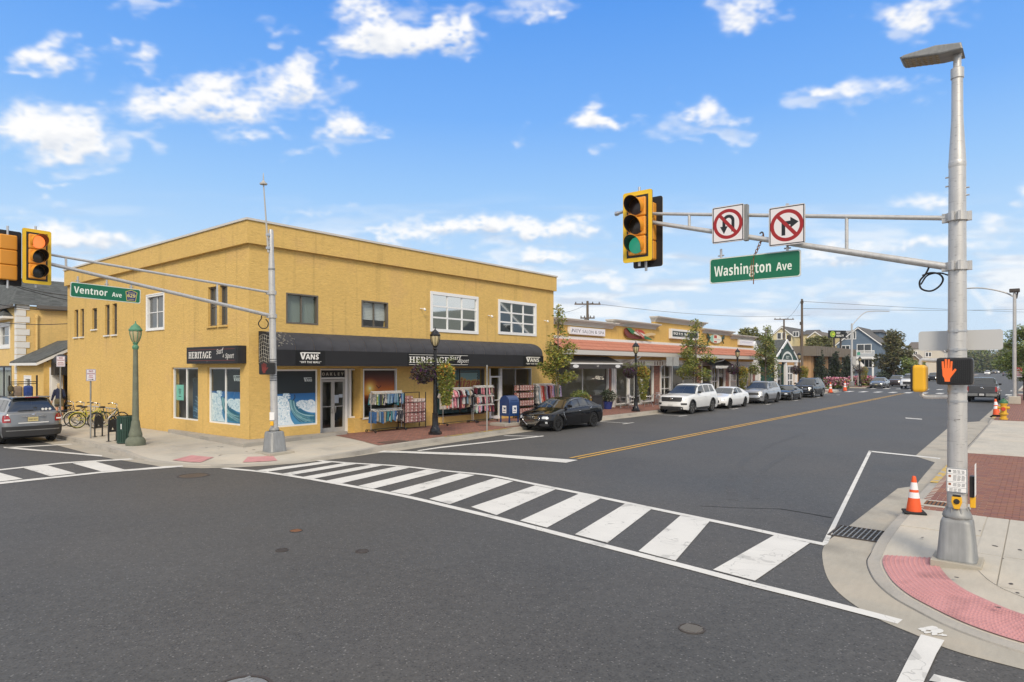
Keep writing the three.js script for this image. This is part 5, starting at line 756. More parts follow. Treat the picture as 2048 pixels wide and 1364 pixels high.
{
  const t = thing('signal_pole', 'tall grey signal pole with truss arm and lamp on the near corner', 'signal pole', [10.5, SW, -.86]);
  const y = Y => Y - SW;
  mesh('foundation', [rbox(-.28, .28, -.1, .04, -.28, .28, .012)], M.gutter, t);
  pedestal(t, .45, .355, .55, .04);
  mesh('socket', [lathe([[.16, .58], [.172, .61], [.16, .65], [.13, .7], [.118, .73]], 24), ...[0, 1, 2, 3, 4, 5, 6, 7].map(i => { const a = i * Math.PI / 4 + .4; return bar([Math.cos(a) * .155, .6, Math.sin(a) * .155], [Math.cos(a) * .125, .73, Math.sin(a) * .125], .013); })], M.castalu, t);
  mesh('shaft', [lathe([[.117, .66], [.114, 1.5], [.104, y(4.1)], [.098, y(5.52)], [.094, y(5.62)], [.076, y(5.95)], [.068, y(6.12)], [.064, y(6.7)]], 28)], M.pole, t);
  mesh('collar', [lathe([[.098, y(5.43)], [.102, y(5.45)], [.102, y(5.5)], [.098, y(5.52)]], 28)], M.pole, t); mesh('collar', [lathe([[.064, y(6.62)], [.076, y(6.63)], [.076, y(6.76)], [.05, y(6.78)]], 24)], M.pole, t);
  for (const [yy, s] of [[5.05, 1], [5.2, -1], [5.15, 1], [5.32, -1]]) mesh('bolt', [bar([0, y(yy), s * .09], [0, y(yy), s * .135], .011)], M.steel, t);
  mesh('tenon', [bar([0, y(6.76), 0], [0, y(6.96), 0], .048, .045, 16)], M.pole, t);
  // luminaire with its lens field
  const l = new THREE.Group(); l.name = 'luminaire'; l.position.set(0, y(6.98), 0); l.rotation.x = .1; t.add(l);
  mesh('lamp_housing', [ext([[-.08, -.03], [.16, -.05], [.62, -.03], [.65, 0], [.6, .025], [.24, .08], [-.05, .06]], .34, .018).rotateY(Math.PI / 2).translate(-.17, 0, 0)], M.castalu, l);
  mesh('lens_field', [...[...Array(6)].flatMap((_, i) => [...Array(5)].map((_, j) => { const g = new THREE.SphereGeometry(.026, 8, 4, 0, 6.3, 0, 1.5); g.scale(1, .45, 1); g.rotateX(Math.PI); g.translate(-.13 + j * .065, -.05 + .0027 * i, -.22 - i * .07); return g; }))], mat([.33, .27, .18], .4), l);
  mesh('lens_panel', [box(-.16, .16, -.056, -.052, -.6, -.19).rotateX(.035)], mat([.3, .27, .22], .5), l);
  mesh('pivot', [bar([-.05, 0, .02], [.05, 0, .02], .05, .05, 14)], M.steel, l);
  truss(t, null, [0, y(4.77), -.1], [0, y(5.53), -4.72], [0, y(4.11), -.1], [0, y(5.4), -4.72], [.27, .8], .027, .042);
  mesh('arm_clamp', clampRing(0, y(4.77), 0, .101), M.pole, t); mesh('arm_clamp', clampRing(0, y(4.11), 0, .104), M.pole, t);
  mesh('cable_loop', [tube([[0, y(4.13), -.32], [0, y(4.04), -.36], [0, y(3.94), -.43], [0, y(3.84), -.41], [0, y(3.8), -.3], [0, y(3.86), -.2], [0, y(3.95), -.16], [0, y(4.02), -.2], [0, y(4.05), -.3], [0, y(4.02), -.4]], .012, 60, 8), tube([[.02, y(4.0), -.1], [.02, y(4.04), -.2], [.02, y(4.02), -.34], [.02, y(3.9), -.42]], .011, 20, 6)], M.rubber, t);
  mesh('detector', [bar([0, y(5.52), -4.7], [0, y(5.62), -5.05], .02), bar([0, y(5.63), -5.0], [0, y(5.6), -5.2], .03), bar([0, y(5.6), -5.18], [0, y(5.6), -5.24], .042), bar([0, y(5.62), -4.95], [0, y(5.48), -4.96], .025), tube([[0, y(5.5), -4.95], [0, y(5.38), -5.06], [0, y(5.26), -4.98], [0, y(5.3), -4.85]], .008)], M.steel, t);
  for (const yy of [3.24, 2.99, 2.52, 2.43, 2.3]) mesh('strap', [lathe([[.105, -.012], [.117, -.012], [.117, .012], [.105, .012]], 24, 0, y(yy), 0), box(-.128, -.112, y(yy) - .02, y(yy) + .02, -.02, .02)], M.steel, t);
  mesh('scuff', [bar([-.111, 1.9, -.03], [-.108, 1.91, .04], .004)], M.iron, t);
}
signalHead('traffic_signal', 'yellow edged traffic light with green lit on the near pole arm', [10.36, 5.27, -5.57], -Math.PI / 2, 2);
signalHead('traffic_signal', 'black backed traffic light turned away behind the green lit one', [10.66, 5.2, -5.52], Math.PI / 2, -1);
function plate(w, h, r, th = .006) { const s = new THREE.Shape(); s.moveTo(-w / 2 + r, -h / 2); s.lineTo(w / 2 - r, -h / 2); s.absarc(w / 2 - r, -h / 2 + r, r, -Math.PI / 2, 0); s.lineTo(w / 2, h / 2 - r); s.absarc(w / 2 - r, h / 2 - r, r, 0, Math.PI / 2); s.lineTo(-w / 2 + r, h / 2); s.absarc(-w / 2 + r, h / 2 - r, r, Math.PI / 2, Math.PI); s.lineTo(-w / 2, -h / 2 + r); s.absarc(-w / 2 + r, -h / 2 + r, r, Math.PI, Math.PI * 1.5); return ext(s, th).translate(0, 0, -th); }
M.signback = mat([.55, .55, .54], .5, { metalness: .2 });
function flatSign(name, label, w, h, pos, ry, cw, ch, draw, { r = .04, tilt = 0, rough = .45, extra } = {}) { const t = thing(name, label, 'sign', pos, ry); t.rotation.order = 'YXZ'; t.rotation.z = tilt; mesh('panel', [plate(w, h, r)], M.signback, t); const g = new THREE.ShapeGeometry((() => { const s = new THREE.Shape(), a = w / 2 - .004, b = h / 2 - .004, q = r; s.moveTo(-a + q, -b); s.lineTo(a - q, -b); s.quadraticCurveTo(a, -b, a, -b + q); s.lineTo(a, b - q); s.quadraticCurveTo(a, b, a - q, b); s.lineTo(-a + q, b); s.quadraticCurveTo(-a, b, -a, b - q); s.lineTo(-a, -b + q); s.quadraticCurveTo(-a, -b, -a + q, -b); return s; })(), 6); const p = g.attributes.position, uv = g.attributes.uv; for (let i = 0; i < p.count; i++) uv.setXY(i, p.getX(i) / w + .5, p.getY(i) / h + .5); g.translate(0, 0, .003); mesh('sign_face', [g], canvasMat(cw, ch, draw, rough), t); if (extra) extra(t); return t; }
const whiteReg = (x, w, h) => { x.fillStyle = '#e3dede'; x.fillRect(0, 0, w, h); x.strokeStyle = '#23262c'; x.lineWidth = 7; x.strokeRect(10, 10, w - 20, h - 20); };
const noRing = (x, w, h) => { x.strokeStyle = '#9c1c1e'; x.lineWidth = 26; x.beginPath(); x.arc(w / 2, h / 2, w * .405, 0, 7); x.stroke(); x.beginPath(); x.moveTo(w * .22, h * .22); x.lineTo(w * .78, h * .78); x.stroke(); };
const bracket = (dx) => t => mesh('bracket', [box(dx - .02, dx + .02, -.3, .34, -.06, -.012)], M.steel, t);
flatSign('no_turn_sign', 'white sign with a barred black U-turn arrow', .53, .6, [10.38, 5.09, -3.94], -Math.PI / 2, 256, 288, (x, w, h) => { whiteReg(x, w, h); x.strokeStyle = '#17191d'; x.lineWidth = 24; x.beginPath(); x.moveTo(w * .66, h * .72); x.lineTo(w * .66, h * .45); x.arc(w * .52, h * .42, w * .14, 0, Math.PI, true); x.lineTo(w * .38, h * .6); x.stroke(); x.fillStyle = '#17191d'; x.beginPath(); x.moveTo(w * .26, h * .56); x.lineTo(w * .5, h * .56); x.lineTo(w * .38, h * .76); x.fill(); noRing(x, w, h); }, { extra: t => mesh('bracket', [box(.25, .31, -.3, .28, -.1, -.01)], M.castalu, t) });
flatSign('no_turn_sign', 'white sign with a barred black right turn arrow', .54, .61, [10.38, 4.94, -3.02], -Math.PI / 2, 256, 288, (x, w, h) => { whiteReg(x, w, h); x.strokeStyle = '#17191d'; x.lineWidth = 26; x.beginPath(); x.moveTo(w * .41, h * .75); x.lineTo(w * .41, h * .44); x.lineTo(w * .64, h * .44); x.stroke(); x.fillStyle = '#17191d'; x.beginPath(); x.moveTo(w * .6, h * .3); x.lineTo(w * .82, h * .44); x.lineTo(w * .6, h * .58); x.fill(); noRing(x, w, h); }, { extra: bracket(0) });
const hangers = (w, h, fs) => t => { for (const f of fs) mesh('hanger', [bar([f * w, h / 2 - .04, -.02], [f * w, h / 2 + .15, -.02], .02), bar([f * w - .05, h / 2 + .04, -.02], [f * w + .05, h / 2 + .04, -.02], .012)], M.steel, t); };
const streetFace = (name, ave, green = '#0d6b4c') => (x, w, h) => { x.fillStyle = '#d7dcd4'; x.fillRect(0, 0, w, h); x.fillStyle = green; x.beginPath(); x.roundRect ? x.roundRect(12, 12, w - 24, h - 24, 30) : x.rect(12, 12, w - 24, h - 24); x.fill(); x.fillStyle = '#e8ece2'; x.textBaseline = 'alphabetic'; };
flatSign('street_name_sign', 'green street sign reading Washington Ave below the near arm', 1.45, .42, [10.5, 4.36, -3.57], -Math.PI / 2, 1024, 300, (x, w, h) => { streetFace()(x, w, h); x.save(); x.scale(1, 1.3); x.font = 'bold 128px sans-serif'; x.fillText('Washington', 56, 166, 660); x.font = 'bold 96px sans-serif'; x.fillText('Ave', 764, 164, 205); x.restore(); x.fillStyle = 'rgba(110,60,20,.75)'; x.fillRect(488, 60, 7, 240); x.fillStyle = 'rgba(120,70,30,.35)'; x.fillRect(478, 110, 26, 150); }, { tilt: 0, extra: hangers(1.45, .42, [-.37, .36]) });
{ // safety chain
  const t = thing('chain', 'rusty chain hanging from the arm to the Washington Ave sign', 'chain', [10.5, 0, 0]); const a = OX(1527, 470, 10.5), b = OX(1507, 516, 10.5), L = []; for (let i = 0; i < 14; i++) { const f = i / 13; const g = new THREE.TorusGeometry(.018, .005, 5, 10); g.scale(1, 1.5, 1); if (i % 2) g.rotateY(Math.PI / 2); g.translate(i % 3 * .004, mix(a[1], b[1], f), mix(a[0], b[0], f)); L.push(g); } L.push(bar([0, b[1], b[0]], [0, b[1] - .42, b[0]], .008)); mesh('chain_links', L, M.rust, t); mesh('hook', [tube([[0, a[1], a[0]], [0, a[1] + .05, a[0] - .02], [0, a[1] + .03, a[0] - .06]], .012, 10)], M.iron, t);
}
function handShape(m, s = 1) { const f = []; const fing = [[-.055, .03, -.062, .135], [-.022, .04, -.022, .165], [.012, .04, .016, .16], [.045, .03, .052, .135]]; for (const [a, b, c, d] of fing) f.push(bar([a, b, 0], [c, d, 0], .015, .013, 8)); f.push(bar([.035, -.06, 0], [.105, .03, 0], .019, .014, 8)); f.push(ext([[-.068, .04], [-.062, -.06], [-.04, -.1], [-.035, -.14], [.03, -.14], [.032, -.1], [.06, -.05], [.06, .04]], .02).translate(0, 0, -.01)); const g = mg(f); g.scale(s, s, .3); return g; }
function pedSignal(name, label, pos, ry, hand, body = M.blackgloss) {
  const t = thing(name, label, 'pedestrian signal', pos, ry);
  mesh('housing', [rbox(-.235, .235, -.185, .185, -.2, 0, .05, 3)], body, t); mesh('door_rim', [rbox(-.225, .225, -.175, .175, -.01, .018, .02, 2)], M.black, t);
  mesh('screen', [box(-.2, .2, -.15, .15, .01, .0195)], M.lens, t); if (hand) mesh('hand_symbol', [handShape(hand, 1).translate(-.085, .0, .022)], hand, t);
  const vis = []; for (let i = 0; i < 17; i++) vis.push(box(-.2 + i * .025 - .0008, -.2 + i * .025 + .0008, -.15, .15, .0205, .0245)); for (let i = 0; i < 13; i++) vis.push(box(-.2, .2, -.15 + i * .025 - .0008, -.15 + i * .025 + .0008, .0205, .0245)); const v = mesh('louvre', vis, M.black, t); v.userData.kind = 'stuff';
  return t;
}
pedSignal('pedestrian_signal', 'black pedestrian signal with lit orange hand on the near pole', [10.3, 2.7, -.875], -Math.PI / 2, M.lithand).scale.set(.87, .98, .8);
{ const t = pedSignal('pedestrian_signal', 'yellow pedestrian signal turned sideways on pipes beside the near pole', [10.46, 2.6, -1.36], Math.PI, null, M.sigyellow); t.scale.set(.6, 1, .8); mesh('pipe_arm', [tube([[0, .19, -.1], [0, .25, -.12], [0, .25, -.2], [.0, .24, -.5]], .03, 16, 8)], M.pole, t); mesh('pipe_arm', [tube([[0, -.19, -.1], [0, -.24, -.14], [0, -.24, -.5]], .03, 16, 8)], M.pole, t); }
flatSign('blank_sign', 'plain grey back of a wide sign strapped to the near pole', .95, .27, [10.68, 3.12, -.85], Math.PI / 2, 64, 32, (x, w, h) => { x.fillStyle = '#9a9a98'; x.fillRect(0, 0, w, h); });
const pedFace = (x, w, h) => { x.fillStyle = '#e9e9e6'; x.fillRect(0, 0, w, h); x.strokeStyle = '#20324a'; x.lineWidth = 5; x.strokeRect(8, 8, w - 16, h - 16); const rows = [[20, 70, '#3a3f45'], [84, 170, '#8a4a20'], [184, 240, '#8a4a20'], [252, 300, '#3a3f45']]; for (const [a, b, c] of rows) { x.fillStyle = c; if (a < 250) x.fillRect(22, a + 8, 26, 28); x.fillStyle = '#4a4f55'; for (let y = a + 10; y < b - 6; y += 14) for (let k = 0; k < 3; k++) x.fillRect((a < 250 ? 66 : 30) + k * 42 + (y % 5), y, 34 - (k * y) % 9, 6); x.fillStyle = '#20324a'; x.fillRect(8, b + 6, w - 16, 3); } };
flatSign('crossing_sign', 'small white crossing instruction sign on the near pole', .235, .33, [10.375, 1.25, -.855], -Math.PI / 2, 210, 312, pedFace, { r: .02 });
{ const t = thing('push_button', 'yellow round crossing button below the instruction sign', 'button', [10.38, .965, -.855], -Math.PI / 2); mesh('body', [ext([[-.055, .07], [.055, .07], [.06, 0], [.03, -.09], [-.03, -.09], [-.06, 0]], .03, .006)], M.sigyellow, t); mesh('button', [lathe([[0, .02], [.03, .016], [.036, 0]], 16).rotateX(Math.PI / 2).translate(0, .01, .035)], M.black, t); mesh('cap', [box(-.045, .045, .075, .095, 0, .03)], M.black, t); }
{ const t = thing('push_button', 'black and yellow crossing button with edge-on sign on the far side of the pole', 'button', [10.52, .97, -.72], 0); mesh('body', [rbox(-.05, .05, -.08, .06, 0, .06, .01)], M.sigyellow, t); mesh('backing', [rbox(-.06, .06, .06, .34, -.005, .05, .01)], M.black, t); mesh('sign_panel', [box(-.1, .1, .08, .5, .055, .06)], M.whitepaint, t); }

// ---------------------------------------------------------------- pole on the shop corner
{
  const t = thing('signal_pole', 'grey signal pole with stickers and truss arm before the shop corner', 'signal pole', [10.72, SW, -18.15]); const y = Y => Y - SW; t.rotation.z = .018;
  mesh('foundation', [rbox(-.42, .42, -.05, .04, -.42, .42, .012)], M.gutter, t);
  pedestal(t, .56, .44, .62, .04);
  mesh('shaft', [lathe([[.122, .64], [.11, .75], [.104, 2], [.094, y(5.0)], [.092, y(5.75)], [.09, y(5.85)], [.075, y(6.2)], [.07, y(6.9)], [.06, y(6.95)], [0, y(6.97)]], 22)], M.pole, t);
  mesh('collar', [lathe([[.12, .66], [.15, .68], [.15, .72], [.12, .76]], 20)], M.castalu, t); mesh('collar', [lathe([[.1, y(5.72)], [.104, y(5.74)], [.1, y(5.78)]], 20)], M.castalu, t);
  mesh('aerial', [bar([-.1, y(6.25), 0], [-.22, y(8.3), 0], .03, .018), lathe([[.0, .34], [.012, .3], [.02, .1], [.05, .08], [.06, .04], [.11, .02], [.11, -.02], [0, -.02]], 16, -.22, y(8.3), 0)], M.trimgrey, t);
  mesh('aerial_clamp', [box(-.15, 0, y(6.35), y(6.42), -.05, .05), box(-.15, 0, y(6.75), y(6.82), -.05, .05), bar([-.1, y(6.5), 0], [.06, y(6.5), 0], .03), bar([-.1, y(6.65), 0], [.06, y(6.65), 0], .03)], M.steel, t);
  truss(t, null, [0, y(5.03), 0], [-5.85, y(5.54), 0], [0, y(4.32), 0], [-5.85, y(5.33), 0], [.29, .92], .03, .048);
  for (const px of [375, 278, 148]) { }
  mesh('arm_clamp', clampRing(0, y(5.03), 0, .102), M.pole, t); mesh('arm_clamp', clampRing(0, y(4.32), 0, .104), M.pole, t);
  mesh('cable_loop', [tube([[-.36, y(4.32), 0], [-.36, y(4.24), 0], [-.46, y(4.08), 0], [-.36, y(3.94), 0], [-.2, y(3.96), 0], [-.14, y(4.1), 0], [-.22, y(4.22), 0]], .016, 30, 6)], M.rubber, t);
  for (const yy of [3.0, 2.93, 2.86, 2.5, 2.43, 2.36]) mesh('strap', [lathe([[.105, -.008], [.112, -.008], [.112, .008], [.105, .008]], 18, 0, y(yy), 0)], M.black, t);
  const r = rng(12), cols = [[.5, .03, .03], [.02, .02, .02], [.7, .7, .7], [.1, .1, .12]]; for (let i = 0; i < 11; i++) { const a = -1.2 + r() * 2.6, yy = .95 + r() * .8, s = .03 + r() * .04; const g = new THREE.CylinderGeometry(.116, .118, s * 2, 6, 1, true, Math.PI - a, s * 9); g.translate(0, yy, 0); mesh('sticker', [g], mat(cols[i % 4], .5), t); }
}
pedSignal('pedestrian_signal', 'dark pedestrian signal with a dim red hand on the shop corner pole', [10.36, 2.72, -17.95], -.55, M.dimhand);
{ const t = thing('push_button', 'yellow crossing button with white sign on the shop corner pole', 'button', [10.58, 1.05, -18.06], -.7); mesh('body', [rbox(-.05, .05, -.07, .07, 0, .06, .02)], M.sigyellow, t); mesh('sign_panel', [box(-.07, .07, .1, .34, .0, .01)], M.whitepaint, t); }
signalHead('traffic_signal', 'yellow edged traffic light with red lit over the side street', [4.62, 5.31, -17.98], .12, 0);
signalHead('traffic_signal', 'black backed traffic light turned away beside the red lit one', [4.12, 5.26, -18.3], Math.PI + .1, -1);
flatSign('street_name_sign', 'green street sign reading Ventnor Ave with a route shield', 1.58, .37, [6.12, 4.62, -18.15], 0, 1024, 240, (x, w, h) => {
  streetFace()(x, w, h); x.save(); x.scale(1, 1.2); x.font = 'bold 122px sans-serif'; x.fillText('Ventnor', 50, 142, 490); x.font = 'bold 84px sans-serif'; x.fillText('Ave', 590, 140, 170); x.restore();
  x.fillStyle = '#d9c25a'; x.beginPath(); x.moveTo(790, 60); x.lineTo(880, 24); x.lineTo(972, 60); x.lineTo(950, 214); x.lineTo(812, 214); x.closePath(); x.fill(); x.fillStyle = '#22306e'; x.beginPath(); x.moveTo(800, 66); x.lineTo(880, 34); x.lineTo(962, 66); x.lineTo(942, 206); x.lineTo(820, 206); x.closePath(); x.fill(); x.fillStyle = '#e3d27a'; x.font = 'bold 78px sans-serif'; x.textAlign = 'center'; x.fillText('629', 881, 150, 130); x.font = 'bold 22px sans-serif'; x.fillText('ATLANTIC', 881, 82, 110); x.fillText('COUNTY', 881, 190, 110);
}, { tilt: -.03, extra: hangers(1.58, .37, [-.4, .0, .36]) });

// ================================================================ STREET LAMPS
function acornHead(t, y, s, cap, ribs, glassM) {
  mesh('lantern_glass', [lathe([[.05, 0], [.1, .06], [.15, .2], [.175, .36], [.16, .42]].map(p => [p[0] * s, p[1] * s + y]), 18)], glassM, t);
  mesh('lantern_cage', [...Array(8)].map((_, i) => { const a = i * Math.PI / 4; return tube([[.055, 0], [.108, .06], [.158, .2], [.183, .36], [.17, .43]].map(p => [Math.cos(a) * p[0] * s, p[1] * s + y, Math.sin(a) * p[0] * s]), .011 * s, 12, 5); }), ribs, t);
  mesh('lantern_cap', [lathe([[.2, .4], [.205, .44], [.18, .47], [.14, .53], [.13, .56], [.07, .6], [.03, .64], [.015, .68], [.02, .71], [0, .73]].map(p => [p[0] * s, p[1] * s + y]), 20)], cap, t);
  mesh('lantern_base', [lathe([[.04, -.16], [.09, -.1], [.06, -.05], [.09, 0], [.06, .02]].map(p => [p[0] * s, p[1] * s + y]), 18)], cap, t);
}
M.lampglass = mat([.62, .52, .30], .35, { transmission: .25, thickness: 0 });
{
  const t = thing('street_lamp', 'grey green fluted street lamp with verdigris acorn head by the bin', 'street lamp', [8.79, SW, -23.5]); const st = metreMat(dataTex(256, (u, v) => lin([.15, .165, .12], .75 + .5 * fbm(u * 16, v * 16, 16, 5)), 2), .85), vg = mat([.09, .25, .15], .6);
  mesh('base', [lathe([[.3, 0], [.31, .12], [.28, .2], [.25, .24], [.2, .28], [.21, .34], [.2, .4], [.17, .5], [.145, .62], [.125, .78], [.12, .82]], 12)], st, t);
  mesh('shaft', [lathe([[.105, .8], [.1, 1.2], [.07, 3.2], [.068, 3.35]], 12)], st, t); acornHead(t, 3.42, 1.02, vg, vg, M.lampglass); mesh('neck', [lathe([[.07, 3.2], [.1, 3.25], [.1, 3.3], [.07, 3.34]], 16)], vg, t);
}
const lampBlack = (label, pos) => { const t = thing('street_lamp', label, 'street lamp', pos, 0, 'black lamp posts with flower baskets'); mesh('base', [lathe([[.26, 0], [.26, .1], [.2, .14], [.19, .22], [.14, .3], [.12, .36], [.11, .8], [.12, .84]], 8)], M.blackgloss, t); mesh('shaft', [lathe([[.085, .82], [.08, 1.4], [.065, 2.9], [.063, 3.25]], 12)], M.blackgloss, t); acornHead(t, 3.42, 1.02, M.blackgloss, M.blackgloss, M.lampglass); mesh('basket_bracket', [bar([-.6, 2.75, 0], [.6, 2.75, 0], .016), tube([[-.55, 2.74, 0], [-.3, 2.95, 0], [-.06, 3.0, 0]], .012), tube([[.55, 2.74, 0], [.3, 2.95, 0], [.06, 3.0, 0]], .012), ...[.6, 1.3, 1.5, 1.9].map(yy => box(.06, .1, 1.2 + yy * .3, 1.26 + yy * .3, -.05, .06))], M.blackgloss, t); return t; };
const lamp0 = lampBlack('black lamp post with purple and yellow baskets before the yellow shop', [17.5, SW, -18.15]);
dup(lamp0, [34.2, SW, -18.5], 0, 'black lamp post with grassy basket before the café chairs');
dup(lamp0, OZ(1475, 800, -18.7).slice(0, 1).concat([SW, -18.7]), 0, 'black lamp post behind the white sedan');
dup(lamp0, [68, SW, -18.6], 0, 'black lamp post by the gabled green shop');
dup(lamp0, [98.6, SW, -19.1], 0, 'black lamp post among pink flower beds on the far corner');

// ================================================================ SMALL STREET FURNITURE
function postSign(label, pos, h, draw, ry = 0, sw = .31, sh = .44) { const t = thing('parking_sign', label, 'sign', pos, ry); mesh('post', [bar([0, 0, 0], [0, h, 0], .028, .028, 8)], M.castalu, t); mesh('panel', [plate(sw, sh, .03).translate(0, h - sh / 2 + .02, .045)], M.castalu, t); mesh('sign_face', [mv(face(sw - .01, sh - .01), 0, h - sh / 2 + .02, .049)], canvasMat(160, 224, draw), t); return t; }
const noPark = arrow => (x, w, h) => { x.fillStyle = '#dfdce2'; x.fillRect(0, 0, w, h); x.strokeStyle = '#6f5f86'; x.lineWidth = 5; x.strokeRect(6, 6, w - 12, h - 12); x.fillStyle = '#8a2f45'; x.textAlign = 'center'; x.font = 'bold 50px sans-serif'; x.fillText('NO', w / 2, 56); x.font = 'bold 36px sans-serif'; x.fillText('PARKING', w / 2, 98, w - 20); if (arrow) { x.font = 'bold 34px sans-serif'; x.fillStyle = '#a8404a'; x.fillText('ANY', w / 2, 136); x.fillText('TIME', w / 2, 170); x.fillStyle = '#3a2430'; x.fillRect(36, 192, 70, 8); x.beginPath(); x.moveTo(100, 182); x.lineTo(128, 196); x.lineTo(100, 210); x.fill(); } else { x.fillRect(30, 130, 100, 10); x.fillRect(22, 160, 116, 10); x.fillRect(22, 184, 116, 10); } };
postSign('no parking sign on a grey post beside the parked silver SUV', [8.85, SW, -31.3], 3.05, noPark(false), -.1);
postSign('no parking any time sign with arrow near the bicycles', [8.61, SW, -27.1], 2.52, noPark(true), -.1);
for (const [x, z, l] of [[9.0, -27.5, 'black bike hoop standing behind the no parking sign post'], [8.75, -25.4, 'black bike hoop standing beside the green bin']]) { const t = thing('bike_hoop', l, 'bike hoop', [x, SW, z], .25); mesh('hoop', [tube([[-.14, 0, 0], [-.14, .55, 0], [-.11, .78, 0], [0, .87, 0], [.11, .78, 0], [.14, .55, 0], [.14, 0, 0]], .026, 40, 8)], M.black, t); mesh('plate', [ext([[-.13, .32], [.13, .32], [.13, .55], [.1, .74], [0, .8], [-.1, .74], [-.13, .55]], .012, 0, [[[-.04, .4], [.04, .4], [0, .5]]])], M.black, t); mesh('foot', [box(-.2, -.08, 0, .012, -.06, .06), box(.08, .2, 0, .012, -.06, .06)], M.black, t); }
{ const g = G(250, 887, SW); const t = thing('litter_bin', 'round dark green slatted litter bin beside the grey green lamp', 'litter bin', [g[0] + .1, SW, g[2] - .15]); mesh('liner', [lathe([[0, .04], [.26, .04], [.26, .88], [.23, .88]], 24)], M.black, t); for (let i = 0; i < 26; i++) { const a = i / 26 * Math.PI * 2; mesh('slat', [rbox(-.027, .027, .03, .9, .275, .29, .004, 1).rotateY(a)], M.darkgreen, t); } mesh('rim', [lathe([[.25, .88], [.3, .88], [.31, .91], [.3, .94], [.26, .94]], 28), lathe([[.29, .44], [.295, .44], [.295, .47], [.29, .47]], 28), lathe([[.29, .02], [.296, .02], [.296, .06]], 28)], M.darkgreen, t); mesh('label', [mv(box(-.015, .015, .5, .68, 0, .003), 0, 0, .297, 0).rotateY(-.9)], M.whitepaint, t); }
function cone(label, pos, h = .72, lean = 0) { const t = thing('traffic_cone', label, 'traffic cone', pos, .3); t.rotation.z = lean; const k = h / .72; mesh('base', [rbox(-.19 * k, .19 * k, 0, .045 * k, -.19 * k, .19 * k, .03)], M.rubber, t); const C = y => mix(.135, .032, (y - .045) / (.72 - .045)) * k; const seg = (a, b, m, n, o = 0) => mesh(n, [lathe([[C(a) + o, a * k], [C(b) + o, b * k]], 24)], m, t); seg(.045, .3, M.orange, 'cone_body'); seg(.3, .41, M.reflect, 'reflective_band', .001); seg(.41, .46, M.orange, 'cone_body'); seg(.46, .6, M.reflect, 'reflective_band', .001); mesh('cone_tip', [lathe([[C(.6), .6 * k], [C(.7), .7 * k], [C(.7) * .8, .72 * k], [0, .722 * k]], 20)], M.orange, t); return t; }
{ const g = G(1828, 1026, SW); cone('orange cone with two white bands on the pavement edge by the ramp', [g[0], SW, g[2]], .66); }
{ const a = G(1661, 786), b = G(1690, 782.5); cone('tall orange cone in the road beside the last black parked car', [a[0], 0, a[2]], 1.15); cone('tall orange cone in the road at the start of the far crosswalk', [b[0], 0, b[2]], 1.15); }
{ const g = G(1996, 838, .1); cone('tilted orange cone behind the yellow hydrant', [g[0] + 1.2, SW, g[2] - .1], .95, -.25); }
{ // hydrant
  const g = G(2007, 839, SW); const t = thing('fire_hydrant', 'yellow fire hydrant with green top on the brick pavement', 'hydrant', [g[0], SW, g[2]]); const y = mat([.66, .38, .03], .5), gr = mat([.04, .14, .06], .5), red = mat([.55, .06, .03], .5), s = 1.18;
  mesh('barrel', [lathe([[.15, 0], [.15, .06], [.11, .08], [.11, .2], [.17, .22], [.17, .27], [.115, .29], [.11, .62], [.15, .64], [.15, .69]].map(p => [p[0] * s, p[1] * s]), 20)], y, t);
  mesh('bonnet', [lathe([[.16, .69], [.16, .73], [.13, .8], [.06, .85], [.03, .86], [.03, .91], [0, .91]].map(p => [p[0] * s, p[1] * s]), 20)], gr, t);
  mesh('hose_outlet', [bar([0, .5 * s, .1], [0, .5 * s, .25], .07), bar([0, .5 * s, -.1], [0, .5 * s, -.25], .07)], y, t); mesh('pumper_outlet', [bar([-.1, .45 * s, 0], [-.26, .45 * s, 0], .1), bar([-.26, .45 * s, 0], [-.3, .45 * s, 0], .08)], red, t);
}
{ // blue mail box on a concrete pad
  const t = thing('mail_box', 'dark blue rounded mail box on legs upon a concrete pad', 'mail box', [22.45, SW + .01, -18.5], -.12); const bl = mat([.014, .045, .15], .35, { clearcoat: .4 });
  const pr = [[-.32, 0], [-.32, .62], ...[...Array(11)].map((_, i) => { const a = Math.PI - i * Math.PI / 10; return [Math.cos(a) * .32, .62 + Math.sin(a) * .3]; }), [.32, 0]];
  mesh('pad', [rbox(-.75, .75, 0, .12, -.5, .5, .01)], M.curb, t);
  mesh('body', [ext(pr, .6, .012).rotateY(-Math.PI / 2).translate(.3, .42, 0)], bl, t);
  for (const [x, z] of [[-.27, -.28], [.27, -.28], [-.27, .28], [.27, .28]]) mesh('leg', [box(x - .025, x + .025, .12, .45, z - .025, z + .025)], bl, t);
  const em = canvasMat(128, 160, (x, w, h) => { x.fillStyle = '#e6e8ea'; x.fillRect(0, 0, w, h); x.fillStyle = '#20345c'; x.beginPath(); x.moveTo(14, 40); x.lineTo(112, 40); x.lineTo(96, 96); x.lineTo(62, 76); x.lineTo(18, 84); x.lineTo(60, 58); x.closePath(); x.fill(); x.fillStyle = '#a33'; x.fillRect(14, 108, 92, 5); x.fillStyle = '#20345c'; x.fillRect(14, 122, 92, 12); });
  mesh('emblem', [mv(face(.26, .33), -.318, .72, .0, -Math.PI / 2), mv(face(.26, .33), 0, .72, .338)], em, t);
  mesh('chute', [ext([[-.2, 0], [.2, 0], [.2, .03], [-.2, .03]], .02).translate(0, 1.12, .3)], bl, t);
}
